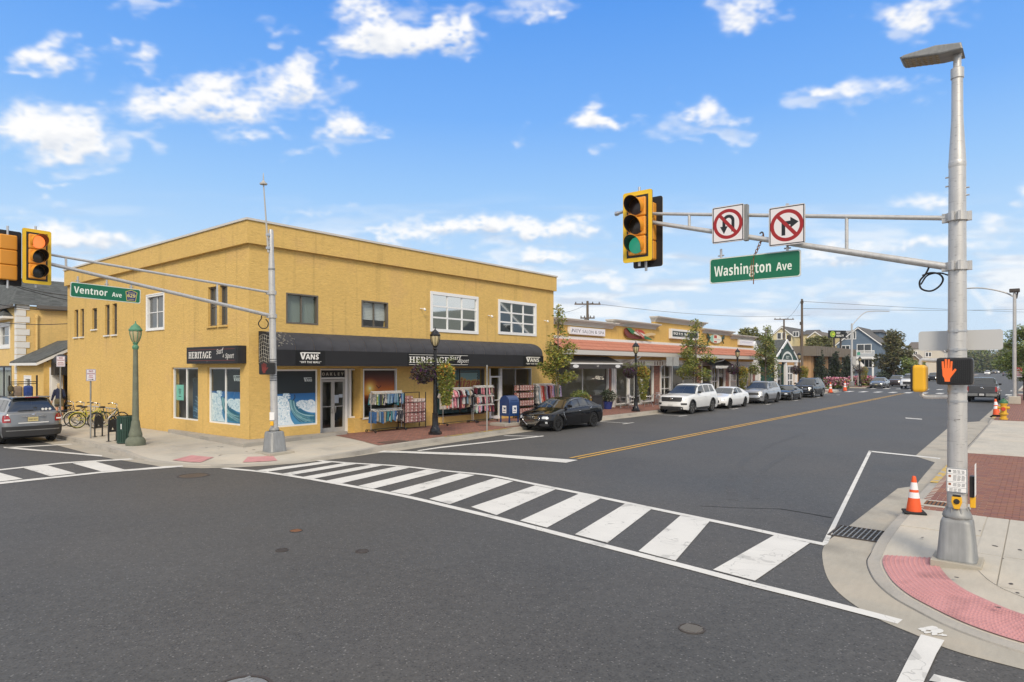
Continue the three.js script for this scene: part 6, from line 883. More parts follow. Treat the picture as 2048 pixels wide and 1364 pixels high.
{ const g = G(974, 861.5, SW); const t = thing('sign_post', 'bare grey post with an edge-on sign beside the clothes racks', 'sign post', [g[0], SW, g[2]]); mesh('post', [box(-.03, .03, 0, 2.7, -.02, .02)], M.castalu, t); mesh('sign_panel', [box(-.004, .004, 2.15, 2.65, -.2, .2)], M.castalu, t); t.rotation.y = -.85; }
{ const g = [OZ(1345, 800, -18.7)[0], SW, -18.7]; const t = thing('sign_post', 'grey post with two blank sign backs behind the white SUV', 'sign post', g, -.8); mesh('post', [bar([0, 0, 0], [0, 3.3, 0], .03)], M.castalu, t); for (const s of [-1, 1]) mesh('sign_panel', [box(s * .04, s * .42, 2.7, 3.3, .03, .04)], M.castalu, t); }
{ const g = G(2033, 800, SW); postSign('red and white parking sign on a post by the right trees', [64.5, SW, -1.35], 2.6, (x, w, h) => { x.fillStyle = '#e4dcdc'; x.fillRect(0, 0, w, h); x.fillStyle = '#b8363a'; x.fillRect(0, 0, w, h * .42); x.fillStyle = '#f0e6e6'; x.font = 'bold 48px sans-serif'; x.textAlign = 'center'; x.fillText('NO', w / 2, 66); x.fillStyle = '#b8363a'; x.fillRect(20, 120, 120, 12); x.fillRect(20, 150, 120, 12); x.fillRect(20, 180, 120, 12); }, -Math.PI / 2, .55, .78); }
// street lights and signal pole farther on
{ const t = thing('street_light', 'grey davit street light on concrete base on the right pavement', 'street light', [58.2, SW, -1.4]); mesh('footing', [rbox(-.35, .35, 0, .55, -.35, .35, .05)], M.concrete, t); mesh('shaft', [lathe([[.13, .5], [.1, 7.9], [0, 7.95]], 14)], M.pole, t); mesh('arm', [tube([[0, 7.6, 0], [0, 7.95, -.5], [0, 8.4, -1.9], [0, 8.45, -3.0]], .05, 24, 8)], M.pole, t); mesh('lamp_head', [rbox(-.12, .12, 8.38, 8.5, -3.6, -2.9, .05)], M.castalu, t); mesh('floodlight', [rbox(-.25, .25, 7.95, 8.2, -.3, .3, .05), bar([.1, 7.5, .1], [.1, 8, .18], .05)], M.iron, t); }
{ const t = thing('signal_pole', 'grey pole with curved lamp arm and white sign on the far corner', 'signal pole', [97.7, SW, -19.9]); mesh('shaft', [lathe([[.16, 0], [.12, 8.6], [0, 8.65]], 12)], M.pole, t); mesh('pedestal', [rbox(-.3, .3, 0, .7, -.3, .3, .04)], M.castalu, t); mesh('arm', [tube([[0, 8.3, 0], [.6, 8.9, .3], [2.2, 10.2, 1.2], [3.2, 10.4, 2], [5.5, 10.45, 3.6]], .06, 24, 8)], M.pole, t); mesh('signal_box', [rbox(-.25, .25, 3.0, 4.1, .1, .5, .03)], M.trimgrey, t); mesh('sign_panel', [plate(1.2, 1.2, .1, .03).rotateZ(.78).rotateY(-1).translate(.9, 2.9, .6), box(.86, .94, 0, 2.9, .56, .62)], M.trim, t); mesh('street_plate', [box(.2, 1.9, 4.3, 4.7, .6, .65)], mat([.03, .3, .17], .5), t); }
// ================================================================ UTILITY POLES AND WIRES
function utilityPole(label, px, pyTop, depth, arms, extra) { const p = AT(px, HY, depth), top = AT(px, pyTop, depth)[1]; const t = thing('utility_pole', label, 'utility pole', [p[0], 0, p[2]]); mesh('pole', [bar([0, 0, 0], [0, top, 0], .19, .13, 10)], M.wood, t); for (const [dy, L, ry] of arms) { mesh('crossarm', [box(-L / 2, L / 2, top - dy - .07, top - dy + .07, -.06, .06).rotateY(ry)], M.wood, t); mesh('insulator', [-.45, -.2, .2, .45].map(f => lathe([[.06, 0], [.07, .08], [.03, .2], [0, .22]], 8).translate(f * L, top - dy + .07, 0).rotateY(ry)), M.iron, t); } if (extra) extra(t, top); return [p[0], top, p[2]]; }
const U1 = utilityPole('tall wooden utility pole by the tan office', 1604, 598, 82, [[.5, .8, .6]], (t, top) => mesh('fitting', [bar([0, top - 2.9, 0], [-.7, top - 3.1, .3], .03), box(-.1, .1, top - 3.3, top - 2.9, -.25, -.1)], M.iron, t));
const U2 = utilityPole('wooden utility pole with one crossarm behind the cream house', 1568, 638, 105, [[.05, 3.2, -.9]], (t, top) => mesh('transformer', [lathe([[.3, 0], [.32, .1], [.32, .9], [.2, 1], [0, 1]], 12, .6, top - 3.6, .6)], M.iron, t));
const U3 = utilityPole('wooden utility pole with crossarms above the row of shops', 1175, 602, 72, [[.35, 2.9, -.88], [1.9, 1.6, -.88]], (t, top) => mesh('transformer', [lathe([[.28, 0], [.3, .1], [.3, .8], [0, .95]], 12, -.7, top - 2.9, .3), lathe([[.14, 0], [.14, 1.3], [0, 1.35]], 8, 1.0, top - 2.7, -.6), lathe([[.14, 0], [.14, 1.2], [0, 1.25]], 8, 1.4, top - 2.8, -.9)], M.iron, t));
const wire = (pts, label, r = .018) => solo('overhead_wire', [tube(pts, r, 30, 4)], M.black, label, 'wire');
const sag = (a, b, s) => [a, [0, 1, 2].map(i => mix(a[i], b[i], .25) - (i === 1 ? s * .75 : 0)), [0, 1, 2].map(i => mix(a[i], b[i], .5) - (i === 1 ? s : 0)), [0, 1, 2].map(i => mix(a[i], b[i], .75) - (i === 1 ? s * .75 : 0)), b];
wire(sag(U1, U2, .6), 'overhead wire between the tall pole and the crossarm pole', .02);
wire(sag([U1[0], U1[1] - 1.2, U1[2]], AT(2200, 612, 130), .5), 'overhead wire running from the tall pole to the far right', .022);
wire(sag([U1[0], U1[1] - .3, U1[2]], AT(2200, 626, 150), .4), 'higher overhead wire crossing the avenue to the right', .022);
wire(sag([U3[0], U3[1] - .2, U3[2]], AT(1620, 630, 120), .8), 'overhead wire running right from the pole over the shops', .02);
wire(sag([U3[0], U3[1] - .3, U3[2]], AT(1090, 628, 46), .3), 'overhead wire running left from the pole over the shops', .015);
wire(sag([11.5, 6.55, -39.6], AT(20, 566, 30), .1), 'upper steep wire from the shop wall across the side street'); wire(sag([11.5, 6.3, -39.6], AT(-40, 548, 29), .1), 'second steep wire from the shop wall across the side street'); wire(sag([11.5, 5.75, -39.6], AT(-40, 600, 32), .15), 'lower level wire from the shop wall across the side street'); wire(sag([11.5, 5.05, -39.6], AT(-40, 640, 34), .12), 'lowest wire from the shop wall above the annex roof');

// ================================================================ CARS
// A car in its own frame: +x is its front, s runs from the nose (0) to the tail (L), z is to its right side; the wheels stand on y = 0.
const TY = { tyre: M.rubber, rim: mat([.30, .30, .30], .3, { metalness: .8 }), rimdark: mat([.05, .05, .05], .35, { metalness: .6 }), rimbright: mat([.55, .55, .55], .25, { metalness: .9 }) };
M.headlamp = mat([.55, .58, .6], .08, { clearcoat: 1 }); M.tail = mat([.32, .012, .012], .15, { clearcoat: 1 }); M.plastic = mat([.03, .03, .032], .6); M.amber = mat([.6, .25, .03], .3);
function wheel(r, w, rimM, spokes) {
  const g = new THREE.Group(); g.name = 'wheel';
  mesh('tyre', [lathe([[r * .68, -w * .42], [r * .8, -w / 2], [r * .94, -w * .49], [r, -w * .36], [r, w * .36], [r * .94, w * .49], [r * .8, w / 2], [r * .68, w * .42]], 30).rotateX(Math.PI / 2)], TY.tyre, g);
  const sp = [lathe([[r * .7, -.04], [r * .7, w * .44], [r * .64, w * .45], [r * .62, w * .2]], 30).rotateX(Math.PI / 2), lathe([[0, w * .4], [r * .14, w * .4], [r * .17, w * .3]], 16).rotateX(Math.PI / 2)];
  for (let i = 0; i < spokes; i++) { const a = i / spokes * Math.PI * 2; sp.push(ext([[-r * .055, r * .1], [r * .055, r * .1], [r * .075, r * .66], [-r * .075, r * .66]], .03).translate(0, 0, w * .33).rotateZ(a)); }
  mesh('rim', sp, rimM, g); mesh('brake_disc', [lathe([[0, 0.02], [r * .6, .02], [r * .6, 0]], 24).rotateX(Math.PI / 2)], TY.rimdark, g);
  return g;
}
function car(name, label, pos, ry, o) {
  const { L, W, wb, fo, r, paint, upper, roof, clear = .2, wheelW = .22, rimM = TY.rim, spokes = 10, Lf = .55, nf = 2.6, Lr = .38, nr = 3.2, tumble = .2, cladding, group } = o;
  const t = thing(name, label, 'car', pos, ry, group); const hw = W / 2, sF = fo, sR = fo + wb, ra = r * 1.13;
  const up = s => smoothI(upper, s), X = s => L / 2 - s;
  const plan = s => { let k = 1; if (s < Lf) k = Math.pow(Math.max(0, 1 - Math.pow(1 - s / Lf, nf)), 1 / nf); if (s > L - Lr) k = Math.min(k, Math.pow(Math.max(0, 1 - Math.pow(1 - (L - s) / Lr, nr)), 1 / nr)); return k * (1 - .035 * Math.pow(Math.abs(2 * s / L - 1), 2.2)); };
  const low = s => { let b = clear + .06 * sstep(.5, 0, s) + .09 * sstep(L - .5, L, s); for (const c of [sF, sR]) { const d = Math.abs(s - c); if (d < ra) b = Math.max(b, r + Math.sqrt(ra * ra - d * d)); } return b; };
  const SEC = [[0, .93], [.12, .965], [.3, .99], [.5, 1], [.66, .992], [.74, .975], [.86, .955], [.95, .92], [1, .875]];
  const lean = (s, y) => { const f = sstep(.75, 0, s), b = sstep(L - .5, L, s), q = (y - .52); return f * (q > 0 ? q * (o.noseRake ?? .35) : q * q * .6) - b * (y - .6 > 0 ? (y - .6) * (o.tailRake ?? .18) : -(y - .6) * .12); };
  const S = (s, v, sd, off = 0) => { const b = low(s), u = up(s), y = mix(b, u, v), vv = clamp((y - clear) / (u - clear)), k = plan(s) * interp(SEC, vv), z = (hw + off) * k; const e = off ? (s < Lf ? -off * (1 - plan(s) * .6) : s > L - Lr ? off * (1 - plan(s) * .6) : 0) : 0; return [X(s + lean(s, y) + e), y, sd * z]; };
  // stations
  const st = new Set(); for (let i = 0; i <= 60; i++) st.add(i / 60 * L); for (let i = 0; i <= 14; i++) { st.add(Lf * (1 - Math.cos(i / 14 * Math.PI / 2))); st.add(L - Lr * (1 - Math.cos(i / 14 * Math.PI / 2))); } for (const c of [sF, sR]) for (let i = 0; i <= 16; i++) { const a = i / 16 * Math.PI; st.add(c - ra * Math.cos(a) * .9999); } 
  const ss = [...st].filter(s => s >= 0 && s <= L).sort((a, b) => a - b).filter((s, i, a) => !i || s - a[i - 1] > .004); ss[0] = 0; ss[ss.length - 1] = L;
  const vs = [0, .07, .16, .28, .4, .52, .63, .7, .76, .84, .9, .95, 1], body = [];
  for (const sd of [-1, 1]) body.push(grid(ss.length - 1, vs.length - 1, (u, v) => S(ss[Math.round(u * (ss.length - 1))], vs[Math.round(v * (vs.length - 1))], sd)));
  body.push(grid(ss.length - 1, 12, (u, v) => { const s = ss[Math.round(u * (ss.length - 1))], f = v * 2 - 1, p = S(s, 1, 1); return [p[0], p[1] + (1 - f * f) * (o.crown ?? .045) * Math.min(1, plan(s) * 1.2), p[2] * f]; }));
  let bg = mergeVertices(mg(body.map(g => { g = norm(g); g.deleteAttribute('uv'); g.deleteAttribute('normal'); return g; }).map(g => { g.setAttribute('uv', new THREE.BufferAttribute(new Float32Array(g.attributes.position.count * 2), 2)); g.computeVertexNormals(); return g; })), 1e-4);
  bg.deleteAttribute('normal'); bg = mergeVertices(bg, 2e-4); bg.computeVertexNormals(); bg = toCreasedNormals(bg, .62);
  mesh('body', [bg], paint, t);
  mesh('underbody', [box(X(L - .3), X(.35), clear - .02, clear + .12, -hw * .82, hw * .82), ...[sF, sR].map(c => box(X(c) - ra, X(c) + ra, clear, r + ra, -hw * .62, hw * .62))], M.dark, t);
  // upper part: glass house
  const gh = roof, a0 = gh[0][0], a1 = gh[gh.length - 1][0], R = s => smoothI(gh, s);
  const Wb = s => hw * plan(s) * .885;
  const Q = (s, q, sd, off = 0) => { // q: 0 belt, 1 centre of the roof
    const y0 = up(s) - .03, y1 = Math.max(R(s), y0 + .004), hh = y1 - y0, full = clamp(hh / .42), wb_ = Wb(s), wr = wb_ - tumble * full; let y, z;
    if (q < .6) { const f = q / .6; y = y0 + hh * .88 * f; z = mix(wb_, wr, Math.pow(f, 1.15)); } else { const f = (q - .6) / .4, a = f * Math.PI / 2; z = wr * Math.pow(Math.cos(a), .55); y = y0 + hh * (.88 + .12 * Math.pow(Math.sin(a), .8)); }
    return [X(s), y + off * (q > .55 ? 1 : .25), sd * (z + off * (q < .62 ? 1 : .2))];
  };
  const gs = [...Array(49)].map((_, i) => mix(a0, a1, i / 48)), qs = [0, .15, .3, .45, .55, .6, .64, .68, .74, .82, .91, 1], green = [];
  for (const sd of [-1, 1]) green.push(grid(48, qs.length - 1, (u, v) => Q(gs[Math.round(u * 48)], qs[Math.round(v * (qs.length - 1))], sd)));
  green.push(grid(1, 8, (u, v) => { const q = Q(a1, v, u ? 1 : -1); return q; }));
  let gg = mg(green); gg.deleteAttribute('normal'); gg.deleteAttribute('uv'); gg = mergeVertices(gg, 2e-4); gg.computeVertexNormals(); gg = toCreasedNormals(gg, .6);
  mesh('roof', [gg], o.roofPaint ?? paint, t);
  const patch = (s0, s1, q0, q1, sd, n = 10, off = .006, skew = 0) => grid(n, 6, (u, v) => Q(mix(s0, s1, u) + skew * v, mix(q0, q1, v), sd, off));
  // windscreen and rear window span both sides
  const span = (s0, s1, q0, off = .007) => [-1, 1].map(sd => grid(10, 8, (u, v) => Q(mix(s0, s1, u), mix(q0, 1, v), sd, off)));
  mesh('windscreen', span(o.ws[0], o.ws[1], o.wsq ?? .62), M.carglass, t); if (o.rw) mesh('rear_window', span(o.rw[0], o.rw[1], o.rwq ?? .62), M.carglass, t);
  if (o.rearGlass) { const [y0, y1, f0, f1] = o.rearGlass; mesh('rear_window', [grid(10, 4, (u, v) => { const y = mix(y0, y1, v), z = mix(-1, 1, u) * mix(f0, f1, v); return [X(a1) - .012 - .0 + mix(0, .0, v), y, z]; })], M.carglass, t); }
  for (const sd of [-1, 1]) for (const [s0, s1, k0 = 0, k1 = 0, q0 = .1, q1 = .56] of o.windows) mesh('side_window', [grid(14, 6, (u, v) => { const s = mix(s0 + k0 * v, s1 + k1 * v, u); return Q(s, mix(q0, q1, v), sd, .006); })], M.carglass, t);
  if (o.chrome) for (const sd of [-1, 1]) { const a = o.windows[0], b = o.windows[o.windows.length - 1], p = []; for (let i = 0; i <= 16; i++) p.push(Q(mix(a[0] + (a[2] ?? 0), b[1] + (b[3] ?? 0), i / 16), .585, sd, .01)); mesh('window_trim', [tube(p, .012, 40, 5), tube([...Array(9)].map((_, i) => Q(mix(a[0], b[1], i / 8), .06, sd, .012)), .009, 24, 5)], M.chrome, t); }
  // doors: a skin a few millimetres proud, with a handle each
  for (const sd of [-1, 1]) for (const [s0, s1] of o.doors) { const d = new THREE.Group(); d.name = 'door'; t.add(d); mesh('door_skin', [grid(12, vs.length - 3, (u, v) => S(mix(s0, s1, u), mix(.1, .985, v), sd, .007))], paint, d); const h = S(s1 - .22, .8, sd, .03), h2 = S(s1 - .06, .8, sd, .03); mesh('handle', [bar(h, h2, .014, .014, 6)], o.handle ?? paint, d); }
  if (cladding) for (const sd of [-1, 1]) { mesh('sill_cladding', [grid(16, 2, (u, v) => S(mix(sF + ra * .98, sR - ra * .98, u), mix(-.02, .14, v), sd, .012))], M.plastic, t); for (const c of [sF, sR]) mesh('arch_trim', [grid(20, 1, (u, v) => { const a = mix(.12, Math.PI - .12, u), rr = ra + (v ? .07 : -.002), s = c - Math.cos(a) * rr, y = r + Math.sin(a) * rr, b = low(s), vv = (y - b) / (up(s) - b); const k = plan(s) * interp(SEC, clamp((y - clear) / (up(s) - clear))); return [X(s), y, sd * (hw + .014) * k]; })], M.plastic, t); }
  // things on the nose and tail: rows of [y, z0, z1]
  const frontS = (z, y) => { const u = up(.15), k = hw * interp(SEC, clamp((y - clear) / (u - clear))) * .965, q = clamp(Math.abs(z) / k, 0, .995); return Lf * (1 - Math.pow(1 - Math.pow(q, nf), 1 / nf)); };
  const rearS = (z, y) => { const u = up(L - .15), k = hw * interp(SEC, clamp((y - clear) / (u - clear))) * .965, q = clamp(Math.abs(z) / k, 0, .995); return Lr * (1 - Math.pow(1 - Math.pow(q, nr), 1 / nr)); };
  const nose = (rows, off = .012, n = 10) => grid(n, rows.length - 1, (u, v) => { const w = rows[Math.round(v * (rows.length - 1))], z = mix(w[1], w[2], u), y = w[0], s = frontS(z, y); return [X(s + lean(s, y)) + off, y, z]; });
  const tailp = (rows, off = .012, n = 10) => grid(n, rows.length - 1, (u, v) => { const w = rows[Math.round(v * (rows.length - 1))], z = mix(w[1], w[2], u), y = w[0], s = L - rearS(z, y); return [X(s + lean(s, y)) - off, y, z]; });
  const mir = rows => rows.map(([y, a, b]) => [y, -b, -a]);
  for (const [n, rows, m, off] of o.front ?? []) { mesh(n, [nose(rows, off)], m, t); if (rows[0][1] > 0) mesh(n, [nose(mir(rows), off)], m, t); }
  for (const [n, rows, m, off] of o.rear ?? []) { mesh(n, [tailp(rows, off)], m, t); if (rows[0][1] > 0) mesh(n, [tailp(mir(rows), off)], m, t); }
  if (o.bars) for (const [y, z] of o.bars) mesh('grille_bar', [nose([[y - .008, -z, z], [y + .008, -z, z]], .018)], M.chrome, t);
  // mirrors
  for (const sd of [-1, 1]) { const p = S(o.ms, 1, sd); mesh('door_mirror', [rbox(-.07, .07, -.06, .07, 0, .2, .035).translate(p[0], p[1] + .1, sd > 0 ? p[2] + .02 : p[2] - .22)], o.mirror ?? paint, t); }
  if (o.rails) for (const sd of [-1, 1]) mesh('roof_rail', [tube([...Array(8)].map((_, i) => { const q = Q(mix(o.rails[0], o.rails[1], i / 7), .68, sd, .035); return q; }), .018, 24, 5)], o.railM ?? M.black, t);
  const wh = wheel(r, wheelW, rimM, spokes);
  for (const sd of [-1, 1]) for (const c of [sF, sR]) { const w = wh.clone(); w.name = 'wheel'; w.position.set(X(c), r, sd * (hw - wheelW / 2 - .025)); if (sd < 0) w.rotation.y = Math.PI; w.userData = {}; t.add(w); }
  if (o.extra) o.extra(t, { X, S, Q, up, R, nose, tailp, hw, L, mesh });
  return t;
}
const paintM = (c, rough = .3, metal = .2) => mat(c, rough, { clearcoat: 1, clearcoatRoughness: .04, metalness: metal });
const P_ = { black: mat([.004, .004, .005], .5, { clearcoat: 1, clearcoatRoughness: .03, specularIntensity: .1 }), white: paintM([.74, .74, .73], .35, 0), silver: paintM([.33, .34, .36], .35, .5), grey: paintM([.10, .105, .11], .35, .5), maroon: paintM([.035, .02, .022], .3, .3), graph: paintM([.055, .055, .058], .4, .5), lsilver: paintM([.24, .245, .25], .38, .5) };
const plateTxt = (bg, fg, txt) => canvasMat(128, 64, (x, w, h) => { x.fillStyle = bg; x.fillRect(0, 0, w, h); x.fillStyle = fg; x.font = 'bold 34px sans-serif'; x.textAlign = 'center'; x.fillText(txt, w / 2, 46, 112); });
const plateNJ = plateTxt('#c9ba86', '#4a4638', 'V40·63Y'), plateW = canvasMat(128, 64, (x, w, h) => { x.fillStyle = '#d8d8d6'; x.fillRect(0, 0, w, h); x.fillStyle = '#6a6c74'; for (let i = 0; i < 6; i++) x.fillRect(14 + i * 17, 24, 10, 26); });
const sedanUp = L => [[0, .60], [.12, .70], [.4, .77], [1.0, .87], [1.45, .945], [2.0, .95], [3.2, .975], [3.9, 1.0], [L - .25, .985], [L - .06, .93], [L, .8]];
const CZ = -16.95;
{ // black saloon by the mail box, seen from its front corner
  const L = 4.69;
  car('parked_car', 'glossy black saloon with a chrome mesh grille beside the mail box', [24.35, 0, CZ], Math.PI, {
    L, W: 1.85, wb: 2.84, fo: .82, r: .345, paint: P_.black, upper: sedanUp(L), roof: [[1.28, .93], [1.75, 1.16], [2.15, 1.335], [2.55, 1.40], [3.0, 1.395], [3.5, 1.30], [3.95, 1.13], [4.25, .99]], tumble: .2, noseRake: .42,
    ws: [1.36, 2.1], rw: [3.42, 4.12], windows: [[1.78, 2.55, .3, 0, .1, .54], [2.63, 3.32, 0, -.05, .1, .54], [3.38, 3.72, -.02, -.22, .12, .5]], doors: [[1.35, 2.58], [2.6, 3.55]], ms: 1.62, chrome: true, handle: M.chrome, rimM: TY.rimdark, spokes: 10,
    front: [['grille', [[.28, -.2, .2], [.36, -.3, .3], [.48, -.42, .42], [.58, -.43, .43], [.63, -.4, .4]], M.dark, .012], ['headlamp', [[.56, .55, .80], [.61, .52, .84], [.66, .56, .80]], M.headlamp, .012], ['air_intake', [[.24, .45, .8], [.3, .42, .8], [.36, .5, .76]], M.plastic, .01], ['fog_light', [[.36, .68, .76], [.44, .68, .76]], M.headlamp, .012]],
    bars: [[.34, .28], [.4, .35], [.46, .4], [.52, .42], [.58, .42]],
    extra: (t, k) => { const gp = [[.63, .4], [.58, .44], [.48, .43], [.36, .3], [.27, .2]], pts = s => gp.map(([y, z]) => { const q = k.nose([[y, s * z, s * z + .001], [y + .001, s * z, s * z + .001]], .02, 1).attributes.position; return [q.getX(0), y, s * z]; }); for (const s of [-1, 1]) mesh('grille_surround', [tube(pts(s), .014, 24, 6)], M.chrome, t); mesh('grille_surround', [k.nose([[.625, -.4, .4], [.645, -.4, .4]], .022)], M.chrome, t); mesh('bonnet_badge', [k.nose([[.70, -.11, .11], [.725, -.13, .13]], .0)], M.chrome, t); for (const s of [-1, 1]) mesh('wing_vent', [tube([k.S(1.2, .8, s, .014), k.S(1.25, .55, s, .014), k.S(1.36, .35, s, .014)], .011, 10, 5)], M.chrome, t); }
  });
}
const suvUp = (L, h = 1.08) => [[0, h - .18], [.08, h - .1], [.35, h - .03], [1.2, h + .05], [1.6, h + .07], [3.5, h + .1], [L - .3, h + .12], [L - .06, h + .08], [L, h - .05]];
{ // white SUV
  const L = 5.05; car('parked_car', 'white SUV with black grille and black arch trim', [38.0, 0, CZ + .05], Math.PI, {
    L, W: 2.0, wb: 3.02, fo: .93, r: .385, paint: P_.white, clear: .24, upper: suvUp(L, 1.08), roof: [[1.45, 1.12], [1.9, 1.42], [2.25, 1.65], [2.6, 1.75], [3.4, 1.775], [4.3, 1.74], [4.72, 1.66], [4.88, 1.3], [4.95, 1.15]], tumble: .17, noseRake: .2, Lr: .3,
    ws: [1.52, 2.3], rw: [4.72, 4.9], rwq: .3, windows: [[1.95, 2.85, .3, 0], [2.95, 3.75, 0, 0], [3.85, 4.5, 0, -.2]], doors: [[1.6, 2.9], [2.92, 3.85]], ms: 1.85, cladding: true, rimM: TY.rim, spokes: 5, rails: [2.6, 4.5], mirror: M.black,
    front: [['grille', [[.74, -.6, .6], [.8, -.64, .64], [.96, -.66, .66], [1.0, -.62, .62]], M.plastic, .012], ['headlamp', [[.86, .64, .93], [.98, .68, .92]], M.headlamp, .012], ['fog_light', [[.55, .62, .9], [.66, .6, .92]], M.plastic, .012], ['lower_bumper', [[.26, -.9, .9], [.42, -.88, .88], [.46, -.6, .6]], M.plastic, .014], ['number_plate', [[.5, -.16, .16], [.6, -.16, .16]], mat([.6, .6, .58], .5), .03]],
    extra: (t, k) => { mesh('badge', [new THREE.SphereGeometry(.5, 16, 8).scale(.05, .12, .22).translate(k.X(0) - .075, .89, 0)], M.chrome, t); mesh('bumper_bar', [k.nose([[.68, -.5, .5], [.71, -.5, .5]], .016)], M.whitepaint, t); }
  });
}
{ // white saloon
  const L = 4.75; car('parked_car', 'white saloon with open grille behind the white SUV', [44.3, 0, CZ], Math.PI, {
    L, W: 1.82, wb: 2.86, fo: .84, r: .345, paint: P_.white, upper: sedanUp(L), roof: [[1.3, .93], [1.75, 1.16], [2.15, 1.35], [2.55, 1.43], [3.0, 1.42], [3.5, 1.32], [3.95, 1.15], [4.3, .99]], tumble: .2, roofPaint: P_.white,
    ws: [1.36, 2.12], rw: [3.45, 4.15], windows: [[1.78, 2.58, .3, 0], [2.66, 3.4, 0, -.1]], doors: [[1.35, 2.6], [2.62, 3.55]], ms: 1.62, chrome: false, rimM: TY.rimdark, spokes: 5, mirror: M.black,
    front: [['grille', [[.36, -.3, .3], [.42, -.44, .44], [.56, -.42, .42], [.6, -.36, .36]], M.dark, .012], ['headlamp', [[.56, .52, .84], [.63, .5, .86], [.68, .6, .84]], M.headlamp, .012], ['air_intake', [[.24, .5, .82], [.3, .48, .84], [.38, .56, .8]], M.plastic, .01], ['number_plate', [[.32, -.16, .16], [.4, -.16, .16]], mat([.5, .42, .22], .5), .03], ['lower_grille', [[.24, -.45, .45], [.31, -.5, .5]], M.plastic, .01]], bars: [[.48, .42], [.45, .43]]
  });
}
{ // silver SUV
  const L = 4.81; car('parked_car', 'silver SUV with dark grille behind the white saloon', [51.5, 0, CZ], Math.PI, {
    L, W: 1.9, wb: 2.82, fo: .92, r: .37, paint: P_.silver, clear: .22, upper: suvUp(L, 1.04), roof: [[1.4, 1.08], [1.85, 1.38], [2.2, 1.6], [2.55, 1.69], [3.4, 1.7], [4.1, 1.64], [4.5, 1.5], [4.72, 1.2]], tumble: .19, ws: [1.47, 2.25], rw: [4.3, 4.66], windows: [[1.9, 2.75, .3, 0], [2.85, 3.6, 0, 0], [3.68, 4.2, 0, -.2]], doors: [[1.5, 2.78], [2.8, 3.7]], ms: 1.75, cladding: true, rimM: TY.rimdark, spokes: 10, rails: [2.5, 4.3],
    front: [['grille', [[.68, -.58, .58], [.74, -.66, .66], [.86, -.62, .62]], M.plastic, .012], ['headlamp', [[.74, .62, .9], [.86, .6, .9]], M.headlamp, .012], ['lower_bumper', [[.26, -.8, .8], [.46, -.84, .84]], M.plastic, .012], ['skid_plate', [[.5, .7, .86], [.6, .72, .86]], M.plastic, .012]]
  });
}
{ // low black sports car
  const L = 4.32; car('parked_car', 'low black sports car parked between two SUVs', [58.0, 0, CZ], Math.PI, {
    L, W: 1.86, wb: 2.47, fo: .85, r: .34, paint: P_.black, clear: .15, upper: [[0, .5], [.15, .6], [.5, .7], [1.2, .8], [2, .84], [3.3, .88], [L - .2, .86], [L, .7]], roof: [[1.3, .82], [1.75, 1.05], [2.1, 1.2], [2.5, 1.25], [2.95, 1.16], [3.4, .98], [3.6, .87]], tumble: .22, ws: [1.36, 2.05], rw: [2.75, 3.4], windows: [[1.8, 2.75, .25, -.1]], doors: [[1.5, 2.8]], ms: 1.7, rimM: TY.rim, spokes: 10, front: [['headlamp', [[.52, .5, .84], [.62, .52, .84]], M.headlamp, .012], ['grille', [[.24, -.6, .6], [.36, -.6, .6]], M.dark, .012], ['side_marker', [[.4, .84, .88], [.44, .84, .88]], M.amber, .012]]
  });
}
{ // black SUV
  const L = 4.95; car('parked_car', 'black SUV with chrome bars parked before the orange cones', [65.0, 0, CZ], Math.PI, {
    L, W: 1.95, wb: 3.0, fo: .87, r: .39, paint: P_.black, clear: .23, upper: suvUp(L, 1.08), roof: [[1.4, 1.12], [1.85, 1.44], [2.2, 1.67], [2.6, 1.77], [3.5, 1.78], [4.3, 1.7], [4.62, 1.56], [4.86, 1.2]], tumble: .19, ws: [1.47, 2.25], rw: [4.45, 4.8], windows: [[1.9, 2.8, .3, 0], [2.9, 3.7, 0, 0], [3.78, 4.35, 0, -.2]], doors: [[1.5, 2.82], [2.85, 3.8]], ms: 1.78, chrome: true, rimM: TY.rimbright, spokes: 5, rails: [2.6, 4.4], railM: M.chrome,
    front: [['grille', [[.66, -.42, .42], [.74, -.5, .5], [.92, -.48, .48]], M.dark, .012], ['headlamp', [[.8, .56, .9], [.93, .6, .9]], M.headlamp, .012], ['number_plate', [[.5, -.16, .16], [.62, -.16, .16]], mat([.5, .42, .22], .5), .03], ['chrome_lip', [[.36, -.7, .7], [.39, -.7, .7]], M.chrome, .012]], bars: [[.76, .5], [.84, .48]],
    extra: (t, k) => mesh('badge', [new THREE.TorusGeometry(.11, .018, 6, 20).rotateY(Math.PI / 2).translate(k.X(0) - .07, .8, 0)], M.chrome, t)
  });
}
